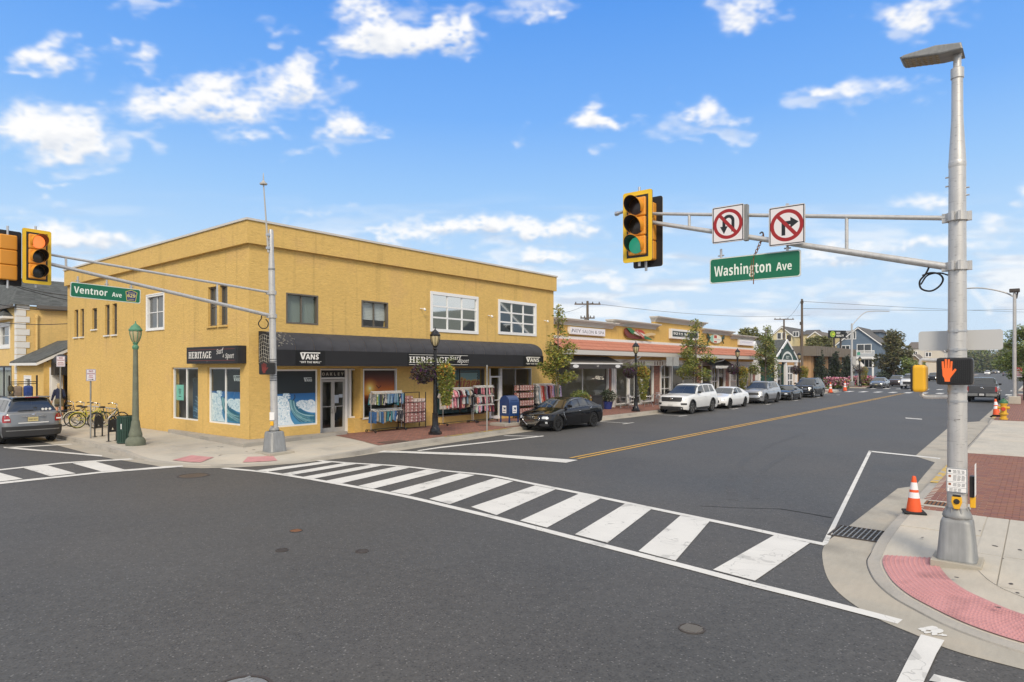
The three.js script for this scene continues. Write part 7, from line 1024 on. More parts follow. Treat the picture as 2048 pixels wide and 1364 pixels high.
// farther along the kerb
const farSedan = car('parked_car', 'dark grey saloon parked beyond the far crosswalk', [98.5, 0, -16.7], Math.PI, { L: 4.7, W: 1.84, wb: 2.75, fo: .92, r: .34, paint: P_.grey, upper: sedanUp(4.7), roof: [[1.3, .93], [1.75, 1.16], [2.15, 1.36], [2.55, 1.45], [3.1, 1.43], [3.6, 1.3], [4.1, 1.0]], ws: [1.36, 2.12], rw: [3.45, 4.0], windows: [[1.78, 2.58, .3, 0], [2.66, 3.4, 0, -.1]], doors: [[1.4, 2.6], [2.62, 3.5]], ms: 1.62, front: [['headlamp', [[.58, .5, .84], [.68, .52, .84]], M.headlamp, .012], ['grille', [[.3, -.5, .5], [.42, -.5, .5]], M.dark, .012], ['number_plate', [[.46, -.16, .16], [.54, -.16, .16]], mat([.5, .42, .22], .5), .02]] });
car('parked_car', 'dark maroon estate parked behind the dark grey saloon', [110, 0, -16.4], Math.PI, { L: 4.6, W: 1.85, wb: 2.7, fo: .9, r: .36, paint: P_.maroon, clear: .21, upper: suvUp(4.6, 1.0), roof: [[1.3, 1.03], [1.75, 1.34], [2.1, 1.55], [2.5, 1.63], [3.4, 1.63], [4.1, 1.5], [4.5, 1.15]], ws: [1.36, 2.15], rw: [4.1, 4.45], windows: [[1.8, 2.6, .3, 0], [2.7, 3.4, 0, 0], [3.5, 4.0, 0, -.2]], doors: [[1.4, 2.6], [2.65, 3.5]], ms: 1.65, rails: [2.4, 4.1], railM: M.chrome, front: [['headlamp', [[.7, .52, .86], [.82, .56, .86]], M.headlamp, .012], ['grille', [[.5, -.5, .5], [.7, -.5, .5]], M.dark, .012]] });
{ // truck coming from the far end
  const L = 5.4, g = G(1818, 778); car('pickup_truck', 'white and black pickup driving up past the far crosswalk', [g[0] + 2, 0, g[2]], Math.PI, { L, W: 2.0, wb: 3.4, fo: .95, r: .42, paint: P_.white, clear: .4, upper: [[0, 1.05], [.1, 1.15], [1.2, 1.25], [1.6, 1.3], [3.4, 1.32], [L - .1, 1.3], [L, 1.2]], roof: [[1.5, 1.28], [1.9, 1.6], [2.2, 1.86], [2.6, 1.94], [3.3, 1.93], [3.6, 1.7], [3.75, 1.34]], ws: [1.55, 2.25], rw: [3.4, 3.7], windows: [[1.95, 2.65, .25, 0], [2.72, 3.3, 0, 0]], doors: [[1.6, 2.7], [2.7, 3.4]], ms: 1.8, front: [['grille', [[.62, -.6, .6], [.95, -.62, .62]], M.dark, .012], ['headlamp', [[.8, .62, .92], [.98, .62, .92]], M.headlamp, .012], ['bumper', [[.4, -.9, .9], [.6, -.92, .92]], M.plastic, .014]] });
}
{ // grey pickup at the right kerb, seen from behind
  const L = 5.85, W = 2.03; car('pickup_truck', 'dark grey pickup parked at the right kerb seen from behind', [65.6, 0, -3.55], 0, { L, W, wb: 3.68, fo: .96, r: .42, paint: P_.graph, clear: .42, Lr: .12, nr: 6, tailRake: .02, crown: .0, upper: [[0, 1.0], [.1, 1.12], [1.4, 1.2], [1.8, 1.27], [3.6, 1.29], [L - .06, 1.31], [L, 1.29]], roof: [[1.6, 1.24], [2.05, 1.6], [2.4, 1.86], [2.8, 1.95], [3.5, 1.94], [3.75, 1.8], [3.95, 1.32]], ws: [1.68, 2.4], rw: [3.62, 3.93], rwq: .58, windows: [[2.1, 2.8, .25, 0], [2.9, 3.5, 0, 0]], doors: [[1.7, 2.85], [2.85, 3.6]], ms: 1.95, mirror: M.black, rimM: TY.rim, spokes: 6,
    rear: [['tail_light', [[.86, .84, .985], [1.0, .84, .99], [1.24, .85, .97]], M.tail, .012], ['tailgate', [[.84, -.8, .8], [1.0, -.8, .8], [1.27, -.78, .78]], P_.graph, .014], ['bumper', [[.5, -.95, .95], [.72, -.96, .96]], M.castalu, .05], ['tailgate_step', [[.96, -.76, .76], [.985, -.76, .76]], M.plastic, .018]],
    extra: (t, k) => { const x = -L / 2 - .065; mesh('number_plate', [mv(face(.3, .15), x, .62, 0, -Math.PI / 2)], plateW, t); mesh('badge', [new THREE.SphereGeometry(.5, 14, 8).scale(.03, .09, .2).translate(-L / 2 - .02, 1.16, 0)], M.chrome, t); mesh('plate_recess', [box(x + .004, x + .03, .5, .74, -.26, .26)], M.plastic, t); } });
}
{ // silver SUV on the side street, its tail towards the crossing
  const L = 4.35, W = 1.8; car('parked_car', 'silver SUV with red tail lights parked by the side street kerb', [7.1, 0, -30.2], Math.PI / 2, { L, W, wb: 2.63, fo: .82, r: .35, paint: P_.lsilver, clear: .23, Lr: .26, nr: 4.5, tailRake: .1, upper: [[0, .85], [.1, .95], [1.2, 1.05], [1.5, 1.08], [3.0, 1.1], [L - .1, 1.12], [L, 1.06]], roof: [[1.35, 1.06], [1.8, 1.38], [2.1, 1.58], [2.5, 1.67], [3.3, 1.68], [3.95, 1.63], [4.08, 1.5], [4.22, 1.12]], tumble: .2, ws: [1.42, 2.2], rw: [3.98, 4.2], rwq: .42, windows: [[1.85, 2.6, .28, 0], [2.68, 3.3, 0, 0], [3.38, 3.9, 0, -.12]], doors: [[1.45, 2.62], [2.65, 3.5]], ms: 1.7, cladding: true, rimM: TY.rim, spokes: 5, rails: [2.4, 3.9],
    rear: [['tail_light', [[.80, .66, .87], [.92, .66, .885], [1.06, .72, .86]], M.tail, .014], ['bumper', [[.3, -.86, .86], [.45, -.9, .9], [.66, -.9, .9]], M.plastic, .04], ['bumper_strip', [[.5, -.8, .8], [.53, -.8, .8]], M.castalu, .046], ['tailgate', [[.7, -.64, .64], [.9, -.65, .65], [1.08, -.68, .68]], P_.lsilver, .016]],
    extra: (t, k) => { const x = -L / 2 - .03; mesh('number_plate', [mv(face(.31, .155), x, .9, -.02, -Math.PI / 2)], plateNJ, t); mesh('plate_handle', [box(x - .01, x + .02, 1.0, 1.02, -.35, .35)], M.chrome, t); mesh('lower_trim', [box(x - .012, x + .02, .76, .79, -.45, .45)], M.whitepaint, t); mesh('badge', [new THREE.SphereGeometry(.5, 12, 6).scale(.02, .07, .15).translate(x + .005, 1.06, 0)], M.chrome, t); mesh('rear_spoiler', [rbox(-L / 2 + .2, -L / 2 + .62, 1.66, 1.705, -.56, .56, .02)], P_.lsilver, t); mesh('brake_light', [box(-L / 2 + .19, -L / 2 + .22, 1.665, 1.69, -.2, .2)], M.tail, t); mesh('wiper', [bar([-L / 2 + .1, 1.22, .05], [-L / 2 + .12, 1.2, -.42], .012)], M.black, t); for (const z of [.4, .52, .3]) mesh('window_sticker', [mv(new THREE.CircleGeometry(.045, 10), -L / 2 + .095, 1.24, z, -Math.PI / 2)], M.whitepaint, t); mesh('light_reflector', [mv(box(0, .004, -.025, .025, -.08, .08), -L / 2 - .005, .9, .77), mv(box(0, .004, -.025, .025, -.08, .08), -L / 2 - .005, .9, -.77)], M.reflect, t); } });
}
// cars in the distance
{ const far = [[1975, 749.5, P_.white, 'white car with lights on driving up the avenue', 0], [1995, 747, P_.silver, 'silver car following in the distance', .2], [1988, 747.5, P_.maroon, 'dark red car half hidden behind the white car', .1]]; for (const [px, py, p, l] of far) { const g = G(px, py); const L = 4.6; car('distant_car', l, [g[0], 0, g[2]], Math.PI, { L, W: 1.85, wb: 2.7, fo: .9, r: .37, paint: p, clear: .22, upper: suvUp(L, 1.0), roof: [[1.3, 1.03], [1.75, 1.34], [2.1, 1.57], [2.5, 1.68], [3.4, 1.68], [4.2, 1.5], [4.5, 1.15]], ws: [1.36, 2.15], rw: [4.1, 4.45], windows: [[1.8, 2.6, .3, 0], [2.7, 3.4, 0, 0]], doors: [[1.4, 2.6]], ms: 1.65, front: [['headlamp', [[.7, .5, .86], [.86, .56, .86]], emis([1, .85, .55], 1.2), .02], ['grille', [[.4, -.5, .5], [.62, -.5, .5]], M.dark, .012]] }); }
  const g = G(2012, 752); car('distant_car', 'dark car driving away behind the parked grey pickup', [g[0], 0, g[2]], 0, { L: 4.7, W: 1.85, wb: 2.75, fo: .92, r: .34, paint: P_.grey, upper: sedanUp(4.7), roof: [[1.3, .93], [1.75, 1.16], [2.15, 1.36], [2.55, 1.45], [3.1, 1.43], [3.6, 1.3], [4.1, 1.0]], ws: [1.36, 2.12], rw: [3.45, 4.0], windows: [[1.78, 2.58, .3, 0], [2.66, 3.4, 0, -.1]], doors: [[1.4, 2.6]], ms: 1.62, rear: [['tail_light', [[.7, .5, .86], [.82, .5, .86]], M.tail, .012]] });
  const h = G(1867, 762); car('distant_car', 'dark SUV waiting in the far cross street by the houses', [h[0], 0, h[2]], Math.PI, { L: 4.6, W: 1.9, wb: 2.7, fo: .9, r: .37, paint: P_.black, clear: .22, upper: suvUp(4.6, 1.05), roof: [[1.3, 1.08], [1.75, 1.38], [2.1, 1.62], [2.5, 1.72], [3.4, 1.72], [4.2, 1.55], [4.5, 1.2]], ws: [1.36, 2.15], rw: [4.1, 4.45], windows: [[1.8, 2.6, .3, 0], [2.7, 3.4, 0, 0]], doors: [[1.4, 2.6]], ms: 1.65, front: [['headlamp', [[.7, .5, .86], [.86, .56, .86]], M.headlamp, .02]] });
}

// ================================================================ PLANTS
function leafCloud(n, seed, place, size, cols, flat = .5) { // many small folded leaves; place(r) gives a point
  const r = rng(seed), P = new Float32Array(n * 12 * 3), C = new Float32Array(n * 12 * 3), a = V(), b = V(), c = V(), nn = V();
  let k = 0; const put = (v, col) => { P[k] = v.x; P[k + 1] = v.y; P[k + 2] = v.z; C[k] = col[0]; C[k + 1] = col[1]; C[k + 2] = col[2]; k += 3; };
  let cnt = 0;
  for (let i = 0; i < n; i++) {
    const p = place(r); if (!p) continue; const s = size * (.6 + .8 * r());
    a.set(r() - .5, (r() - .5) * flat, r() - .5).normalize(); nn.set(r() - .5, r() * 1.2 + .1, r() - .5).normalize(); b.crossVectors(a, nn).normalize(); c.crossVectors(a, b).normalize();
    const q = cols[Math.floor(r() * cols.length)], w = .8 + .4 * r(), col = [q[0] * w, q[1] * w, q[2] * w], o = V(...p);
    const t0 = o.clone(), t1 = o.clone().addScaledVector(a, s), l = o.clone().addScaledVector(a, s * .45).addScaledVector(b, s * .32).addScaledVector(c, s * .1), g = o.clone().addScaledVector(a, s * .45).addScaledVector(b, -s * .32).addScaledVector(c, s * .1);
    put(t0, col); put(l, col); put(t1, col); put(t0, col); put(t1, col); put(g, col); cnt += 6;
  }
  const g = new THREE.BufferGeometry(); g.setAttribute('position', new THREE.BufferAttribute(P.slice(0, cnt * 3), 3)); g.setAttribute('color', new THREE.BufferAttribute(C.slice(0, cnt * 3), 3)); g.computeVertexNormals(); return g;
}
M.leaf = mat([1, 1, 1], .75, { vertexColors: true, transmission: .3, thickness: 0 }); M.bark = mat([.14, .11, .085], .9); M.petal = mat([1, 1, 1], .8, { vertexColors: true });
const inBall = r => { for (;;) { const x = r() * 2 - 1, y = r() * 2 - 1, z = r() * 2 - 1; if (x * x + y * y + z * z < 1) return [x, y, z]; } };
const GREEN = { lime: [[.30, .31, .035], [.2, .26, .035], [.38, .34, .05], [.14, .2, .03], [.42, .34, .06]], mid: [[.17, .24, .05], [.22, .28, .06], [.28, .3, .07], [.13, .19, .04]], olive: [[.2, .2, .055], [.26, .24, .07], [.14, .16, .045]], dark: [[.04, .065, .03], [.055, .085, .035], [.032, .05, .025]], brown: [[.17, .155, .055], [.13, .135, .04], [.1, .115, .038], [.2, .16, .06]] };
// tree: trunk with limbs, crown of leaf clumps given as [dx, y, dz, radius, height]
function tree(name, label, pos, { h, tr = .08, lean = 0, clumps, n, size, cols, seed, cat = 'tree', group, base = 0 }) {
  const t = thing(name, label, cat, pos, 0, group), r = rng(seed), top = h * .93, tp = [];
  for (let i = 0; i <= 6; i++) { const f = i / 6; tp.push([lean * f + (r() - .5) * .05 * h * .1, base + (top - base) * f, (r() - .5) * .05 * h * .1]); }
  const tg = [tube(tp, tr, 24, 7)]; { const g = tg[0], p = g.attributes.position; for (let i = 0; i < p.count; i++) { const f = clamp(p.getY(i) / top), k = mix(1.15, .25, f), cx = lean * f; p.setX(i, cx + (p.getX(i) - cx) * k); p.setZ(i, p.getZ(i) * k); } }
  mesh('trunk', tg, M.bark, t);
  const limbs = []; for (const [dx, y, dz, rx] of clumps) { const yy = Math.max(base + .3, y - rx * .9); limbs.push(tube([[lean * yy / top, yy, 0], [dx * .5, mix(yy, y, .6), dz * .5], [dx, y, dz]], tr * .22 + .006, 8, 5)); }
  mesh('limb', limbs, M.bark, t).userData.kind = 'stuff';
  let W = 0; const cum = clumps.map(c => (W += c[3] * c[3] * c[4]));
  mesh('crown', [leafCloud(n, seed + 1, r => { const q = r() * W, i = cum.findIndex(v => v >= q), c = clumps[i], b = inBall(r), d = Math.hypot(...b), k = d > .01 ? Math.pow(d, -.25) : 1; return [c[0] + b[0] * c[3] * k, c[1] + b[1] * c[4] * k, c[2] + b[2] * c[3] * k]; }, size, cols)], M.leaf, t);
  return t;
}
function clumpSet(seed, n, f) { const r = rng(seed); return [...Array(n)].map((_, i) => f(i / (n - 1), r)); }
{ // three young street trees
  const g1 = OZ(1116, 800, -18.85)[0];
  tree('street_tree', 'young yellow green street tree beside the black saloon', [g1, SW, -18.85], { h: 5.9, tr: .06, seed: 21, n: 3800, size: .125, cols: GREEN.lime, clumps: [...clumpSet(4, 15, (f, r) => { const y = mix(1.95, 3.6, f), w = mix(.85, .7, f), a = r() * 6.28; return [Math.cos(a) * w * r(), y, Math.sin(a) * w * r(), .42, .26]; }), ...clumpSet(6, 13, (f, r) => { const y = mix(3.4, 5.6, f), w = mix(.5, .1, f), a = r() * 6.28; return [Math.cos(a) * w, y, Math.sin(a) * w, .24, .2]; })] });
  const g2 = OZ(1392, 800, -18.85)[0];
  tree('street_tree', 'broad green street tree behind the white SUV', [g2, SW, -18.85], { h: 6.1, tr: .08, seed: 31, n: 4200, size: .14, cols: [...GREEN.mid, ...GREEN.lime], clumps: [...clumpSet(9, 26, (f, r) => { const y = mix(1.9, 4.4, f), w = mix(1.3, 1.5, Math.sin(f * 3.1)) * (1 - .3 * f), a = r() * 6.28; return [Math.cos(a) * w * (.3 + .7 * r()), y, Math.sin(a) * w * (.3 + .7 * r()), .5, .3]; }), ...clumpSet(8, 9, (f, r) => { const a = r() * 6.28, w = mix(.6, .1, f); return [Math.cos(a) * w, mix(4.3, 5.8, f), Math.sin(a) * w, .34, .28]; })] });
  const g3 = OZ(1531, 800, -18.85)[0];
  tree('street_tree', 'green street tree before the gabled green shop', [g3, SW, -18.85], { h: 6.4, tr: .08, seed: 41, n: 4000, size: .16, cols: [...GREEN.mid, [.3, .24, .06]], clumps: [...clumpSet(12, 24, (f, r) => { const y = mix(2.0, 5.2, f), w = 1.25 * (1 - .35 * f), a = r() * 6.28; return [Math.cos(a) * w * (.3 + .7 * r()), y, Math.sin(a) * w * (.3 + .7 * r()), .5, .34]; }), ...clumpSet(13, 6, (f, r) => { const a = r() * 6.28, w = .4; return [Math.cos(a) * w, mix(5.1, 6.1, f), Math.sin(a) * w, .36, .28]; })] });
}
const ball = (seed, n, R, H, y0, q = .35) => clumpSet(seed, n, (f, r) => { const b = inBall(r); return [b[0] * R, y0 + H + b[1] * H, b[2] * R, R * q, H * q]; });
function farTree(label, px, pyTop, pyBot, wpx, depth, cols, seed, n = 3200, size = .5, name = 'tree') { const p = AT(px, HY, depth), top = AT(px, pyTop, depth)[1], bot = Math.max(.4, AT(px, pyBot, depth)[1]), R = wpx / 2 / FOC * depth; tree(name, label, [p[0], 0, p[2]], { h: top, tr: .2, seed, n, size, cols, clumps: ball(seed, 26, R * .8, (top - bot) / 2 * .85, bot + (top - bot) * .08) }); }
farTree('large brown green tree right of the blue house', 1787, 655, 760, 74, 118, GREEN.brown, 51, 5200, .5);
farTree('lower bushy green tree at the foot of the large tree', 1822, 712, 765, 50, 112, GREEN.mid, 52, 2600, .4);
farTree('olive green tree above the row of shops', 1505, 654, 705, 62, 92, GREEN.olive, 53, 4200, .36);
farTree('olive tree rising behind the tan office roof', 1640, 671, 700, 62, 128, GREEN.olive, 54, 3200, .42);
farTree('dark small tree beside the off-white far house', 1890, 700, 745, 34, 230, GREEN.dark, 55, 1800, .8);
{ const t1 = [66, SW, -.95]; tree('street_tree', 'green tree on the right pavement behind the parking sign', t1, { h: 6.3, tr: .12, seed: 61, n: 7000, size: .17, cols: [...GREEN.mid, [.13, .15, .025]], clumps: [...clumpSet(71, 40, (f, r) => { const a = r() * 6.28, w = 2.5 * Math.sin(.5 + f * 2.3); return [Math.cos(a) * w * r(), mix(1.9, 5.7, f), Math.sin(a) * w * r() + .3, .62, .42]; })] });
  tree('street_tree', 'second green tree farther along the right pavement', [74, SW, -.7], { h: 6.6, tr: .12, seed: 62, n: 5200, size: .2, cols: GREEN.mid, clumps: clumpSet(72, 36, (f, r) => { const a = r() * 6.28, w = 2.4 * Math.sin(.5 + f * 2.3); return [Math.cos(a) * w * r(), mix(1.6, 6, f), Math.sin(a) * w * r(), .65, .45]; }) }); }
// conifers by the office
for (const [px, top, w, d, l, s] of [[1639, 700, 30, 96, 'dark cone shaped evergreen left of the office window', 1], [1672, 704, 26, 99, 'dark cone shaped evergreen in the middle of the office front', 2], [1694, 712, 18, 102, 'small dark evergreen at the right end of the office', 3]]) { const p = AT(px, HY, d), h = AT(px, top, d)[1], R = w / 2 / FOC * d; tree('evergreen', l, [p[0], 0, p[2]], { h, tr: .12, seed: 80 + s, n: 3600, size: .3, cols: GREEN.dark, clumps: clumpSet(90 + s, 34, (f, r) => { const a = r() * 6.28, w2 = R * (1.05 - f); return [Math.cos(a) * w2 * .8, mix(.6, h * .96, f), Math.sin(a) * w2 * .8, .3 + .5 * (1 - f), .5]; }) }); }
// wood at the end of the avenue
{ const cl = []; const r = rng(5); for (let i = 0; i < 90; i++) { const px = 1880 + i * 2.6, d = 330 + r() * 60, p = AT(px, HY, d), h = AT(px, 698 + 10 * Math.sin(i * .35) + r() * 10 + (i < 12 ? 18 : 0), d)[1]; for (let k = 0; k < 3; k++) cl.push([p[0] + (r() - .5) * 6, h * (.25 + .3 * k), p[2] + (r() - .5) * 5, 3 + r() * 1.6, h * .22]); } let W = 0; const cum = cl.map(c => (W += c[3] * c[4])); const m = mesh(numbered('far_woodland'), [leafCloud(26000, 3, r => { const q = r() * W; let lo = 0, hi = cum.length - 1; while (lo < hi) { const md = (lo + hi) >> 1; if (cum[md] < q) lo = md + 1; else hi = md; } const c = cl[lo], b = inBall(r); return [c[0] + b[0] * c[3], c[1] + b[1] * c[4] * 1.2, c[2] + b[2] * c[3]]; }, 1.15, [...GREEN.mid, ...GREEN.olive, ...GREEN.brown, ...GREEN.dark])], M.leaf, scene); m.userData = { kind: 'stuff', label: 'far green wood closing the end of the avenue', category: 'wood' }; }
{ const cl = []; const r = rng(8); for (let i = 0; i < 60; i++) cl.push([132 + i * .7, 1.1, -21.5 - r() * 1.2]); const m = mesh(numbered('far_hedge'), [leafCloud(7000, 4, r => { const c = cl[Math.floor(r() * 60)], b = inBall(r); return [c[0] + b[0], 1.0 + b[1] * 1.1, c[2] + b[2]]; }, .4, GREEN.dark)], M.leaf, scene); m.userData = { kind: 'stuff', label: 'dark hedge before the blue house', category: 'hedge' }; }
// flower beds on the far corner
function flowerBed(label, px0, px1, py, hh, seed, cols) { const a = G(px0, py, SW), b = G(px1, py, SW); const t = thing('flower_bed', label, 'flower bed', [(a[0] + b[0]) / 2, SW, (a[2] + b[2]) / 2]); const dx = b[0] - a[0], dz = b[2] - a[2]; mesh('foliage', [leafCloud(1500, seed, r => [(r() - .5) * dx, r() * hh, (r() - .5) * dz + (r() - .5)], .3, GREEN.mid)], M.leaf, t); mesh('blossom', [leafCloud(2600, seed + 1, r => [(r() - .5) * dx, hh * (.25 + .85 * r()), (r() - .5) * dz + (r() - .5) * 1.2], .2, cols, 1)], M.petal, t); }
const PINK = [[.6, .2, .3], [.66, .35, .42], [.7, .5, .52], [.42, .06, .16], [.5, .1, .22]];
flowerBed('pink petunia bed behind the orange cones', 1654, 1694, 775, 1.15, 201, PINK); flowerBed('pink petunia bed right of the far signal pole', 1704, 1744, 771, 1.2, 205, PINK);
{ const p = G(1736, 768, SW); solo('planter_box', [rbox(p[0] - 1.4, p[0] + 1.4, SW, 1.5, p[2] - 1.2, p[2] - .2, .1)], mat([.42, .22, .08], .9), 'orange brown planter box by the far flower bed', 'planter'); }
// ---------------------------------------------------------------- hanging baskets
function basket(label, pos, cols, trail, seed, R = .38, grass = false) { const t = thing('hanging_basket', label, 'flower basket', pos, 0, 'baskets on the lamp posts'); mesh('bowl', [lathe([[0, -.28], [.16, -.24], [.26, -.1], [.3, .02]], 14)], M.soil, t); mesh('foliage', [leafCloud(900, seed, r => { const b = inBall(r); return [b[0] * R, b[1] * R * .8 + .05, b[2] * R]; }, .1, cols[0])], M.leaf, t); mesh('blossom', [leafCloud(420, seed + 1, r => { const b = inBall(r), d = Math.hypot(...b); return [b[0] * R / d ** .6 * .98, b[1] * R * .8 / d ** .6 + .05, b[2] * R / d ** .6 * .98]; }, .075, cols[1], 1)], M.petal, t); if (trail) mesh('trailing_vine', [leafCloud(1300, seed + 2, r => { const f = r() * trail, a = r() * 6.28; return [Math.cos(a) * (R * .8 - f * .16) + .05, -.1 - f, Math.sin(a) * (R * .8 - f * .16)]; }, .11, GREEN.lime)], M.leaf, t); if (grass) { const r = rng(seed), g = []; for (let i = 0; i < 22; i++) { const a = r() * 6.28, l = .3 + r() * .35; g.push(tube([[0, .1, 0], [Math.cos(a) * l * .4, .1 + l * .8, Math.sin(a) * l * .4], [Math.cos(a) * l * .95, .1 + l * .75, Math.sin(a) * l * .95]], .008, 6, 3)); } mesh('grass_blade', g, mat([.2, .24, .06], .8), t).userData.kind = 'stuff'; } mesh('chain', [bar([.26, 0, 0], [0, .5, 0], .006), bar([-.13, 0, .22], [0, .5, 0], .006), bar([-.13, 0, -.22], [0, .5, 0], .006)], M.black, t); return t; }
const PURP = [[[.035, .03, .03], [.06, .045, .04], [.05, .06, .02]], [[.05, .008, .06], [.10, .01, .12], [.12, .05, .02]]], YEL = [[[.24, .28, .03], [.32, .3, .04], [.14, .2, .04]], [[.6, .3, .03], [.62, .45, .05], [.5, .13, .03]]];
const L1 = [17.5, SW, -18.15], bk = (L, dx, dy, ...a) => basket(a[0], [L[0] + dx, L[1] + dy, L[2] + (dx > 0 ? .25 : -.2)], ...a.slice(1));
bk(L1, -.42, 2.32, 'dark purple flower basket on the lamp before the yellow shop', PURP, 0, 301, .5, true); bk(L1, .3, 2.4, 'yellow and orange flower basket with long trailing vine before the yellow shop', YEL, 1.15, 305, .38, true);
const L2 = [34.2, SW, -18.5]; bk(L2, -.35, 2.25, 'grassy flower basket over the café chairs', PURP, 0, 311, .42, true); bk(L2, .4, 2.3, 'basket with long green vine over the café chairs', YEL, 1.5, 315, .42, true);
const L3 = [OZ(1475, 800, -18.7)[0], SW, -18.7]; bk(L3, -.45, 2.4, 'dark flower basket on the lamp behind the white saloon', PURP, 0, 321, .5); bk(L3, .45, 2.3, 'lime green trailing basket on the lamp behind the white saloon', YEL, 1.4, 325, .45);
const L4 = [68, SW, -18.6]; bk(L4, -.4, 2.3, 'dark flower basket on the lamp by the gabled shop', PURP, 0, 331, .55); bk(L4, .45, 2.3, 'lime green basket on the lamp by the gabled shop', YEL, .9, 335, .5);
const L5 = [98.6, SW, -19.1]; bk(L5, -.5, 2.3, 'dark flower basket on the far corner lamp', PURP, 0, 341, .8); bk(L5, .6, 2.2, 'lime green basket on the far corner lamp', YEL, 1, 345, .7);
// planters at the salon
function planter(label, pos, potM, r, h, seed, cols) { const t = thing('planter', label, 'planter', pos); mesh('pot', [lathe([[r * .7, 0], [r * .85, h * .4], [r, h * .9], [r * 1.06, h], [r * .94, h], [r * .9, h * .9], [0, h * .88]], 20)], potM, t); mesh('foliage', [leafCloud(1100, seed, q => { const b = inBall(q); return [b[0] * r * 1.5, h + .3 + b[1] * .42, b[2] * r * 1.5]; }, .12, cols[0])], M.leaf, t); mesh('blossom', [leafCloud(500, seed + 1, q => { const b = inBall(q); return [b[0] * r * 1.5 + .1, h + .2 + b[1] * .35, b[2] * r * 1.5 + .1]; }, .07, cols[1], 1)], M.petal, t); }
planter('cobalt blue glazed pot with white flowers by the salon window', [35.0, SW, -20.9], mat([.015, .04, .2], .2, { clearcoat: 1 }), .34, .5, 401, [GREEN.dark, [[.62, .6, .5], [.5, .52, .4]]]);
planter('dark pot with low green plants under the salon window', [31.9, SW, -20.9], M.black, .4, .55, 405, [GREEN.mid, [[.3, .08, .06], [.14, .16, .05]]]);
{ const t = thing('sandwich_board', 'dark folding board standing under the salon window', 'board', [33.3, SW, -20.6]); mesh('panel', [rbox(-.55, .55, .05, .95, -.03, .03, .02).rotateX(-.15).translate(0, 0, .12)], M.dark, t); mesh('panel', [rbox(-.55, .55, .05, .95, -.03, .03, .02).rotateX(.15).translate(0, 0, -.12)], M.dark, t); }

// ================================================================ CAFÉ CHAIRS AND TABLES
{
  const alu = mat([.58, .58, .59], .28, { metalness: .85 });
  const c0 = thing('cafe_chair', 'aluminium café chair beside the brick pier', 'chair', [0, 0, 0], 0, 'aluminium café chairs on the brick pavement');
  for (const s of [-1, 1]) { mesh('front_leg', [tube([[s * .24, 0, .26], [s * .23, .45, .22], [s * .26, .66, .2], [s * .27, .68, .05], [s * .25, .72, -.2]], .014, 24, 6)], alu, c0); mesh('rear_leg', [tube([[s * .24, 0, -.3], [s * .2, .42, -.18], [s * .2, .8, -.28]], .014, 16, 6)], alu, c0); }
  mesh('seat', [rbox(-.22, .22, .43, .455, -.2, .22, .012)], alu, c0);
  for (let i = 0; i < 4; i++) mesh('back_slat', [tube([[-.2, .56 + i * .08, -.21 - i * .02], [0, .57 + i * .08, -.26 - i * .02], [.2, .56 + i * .08, -.21 - i * .02]], .017, 10, 5)], alu, c0);
  c0.position.set(37.3, SW, -20.4); c0.rotation.y = .6;
  const spots = [[38.9, -20.1, 3.6, 'aluminium café chair facing away from the lamp'], [38.2, -21.0, -.3, 'aluminium café chair by the shop glass left of the lamp'], [40.9, -20.3, 3.4, 'aluminium café chair right behind the lamp post'], [42.1, -20.9, -.9, 'aluminium café chair by the second brick pier'], [40.4, -21.1, .2, 'aluminium café chair close to the glass door'], [43.7, -20.6, 2.6, 'aluminium café chair at the far end of the terrace'], [45.0, -20.9, -1.6, 'aluminium café chair behind the white SUV'], [36.6, -20.9, 1.4, 'aluminium café chair nearest the blue pot']];
  for (const [x, z, a, l] of spots) dup(c0, [x, SW, z], a, l);
  const t0 = thing('cafe_table', 'round aluminium café table left of the lamp post', 'table', [38.0, SW, -20.6], 0, 'round café tables'); mesh('table_top', [lathe([[0, .72], [.34, .72], [.35, .735], [.34, .75], [0, .75]], 24)], alu, t0); mesh('stem', [bar([0, .03, 0], [0, .72, 0], .025)], alu, t0); mesh('foot', [0, 1, 2, 3].map(i => bar([0, .06, 0], [Math.cos(i * 1.57 + .4) * .3, .012, Math.sin(i * 1.57 + .4) * .3], .018, .014)), alu, t0);
  dup(t0, [41.5, SW, -20.7], 0, 'round aluminium café table right of the lamp post'); dup(t0, [44.3, SW, -20.8], 0, 'round aluminium café table behind the white SUV');
}

// ================================================================ RACKS OF CLOTHES IN FRONT OF THE SHOP
const CLOTH = { teal: [.03, .15, .18], navy: [.012, .018, .05], blue: [.03, .09, .22], 'pale blue': [.17, .26, .34], grey: [.18, .19, .2], charcoal: [.035, .035, .04], white: [.48, .46, .45], coral: [.62, .22, .15], pink: [.55, .22, .26], maroon: [.12, .015, .03], lime: [.22, .28, .05], olive: [.1, .11, .05], sand: [.27, .22, .16], green: [.03, .14, .09], red: [.4, .03, .025], black: [.012, .012, .014], mint: [.25, .42, .36], lilac: [.36, .26, .42] };
const clothM = Object.fromEntries(Object.entries(CLOTH).map(([k, c], i) => { const pat = i % 3; const map = dataTex(64, (u, v) => { const n = fbm(u * 8 + i * 3, v * 8, 8, 3), st = Math.sin(u * 25 + i) > .3; let m = .75 + .5 * n, o = c; if (pat === 1 && n > .56) o = [mix(c[0], .6, .6), mix(c[1], .55, .6), mix(c[2], .5, .6)]; if (pat === 2 && st) m *= 1.35; return lin(o, m); }, .5); return [k, metreMat(map, .95)]; }));
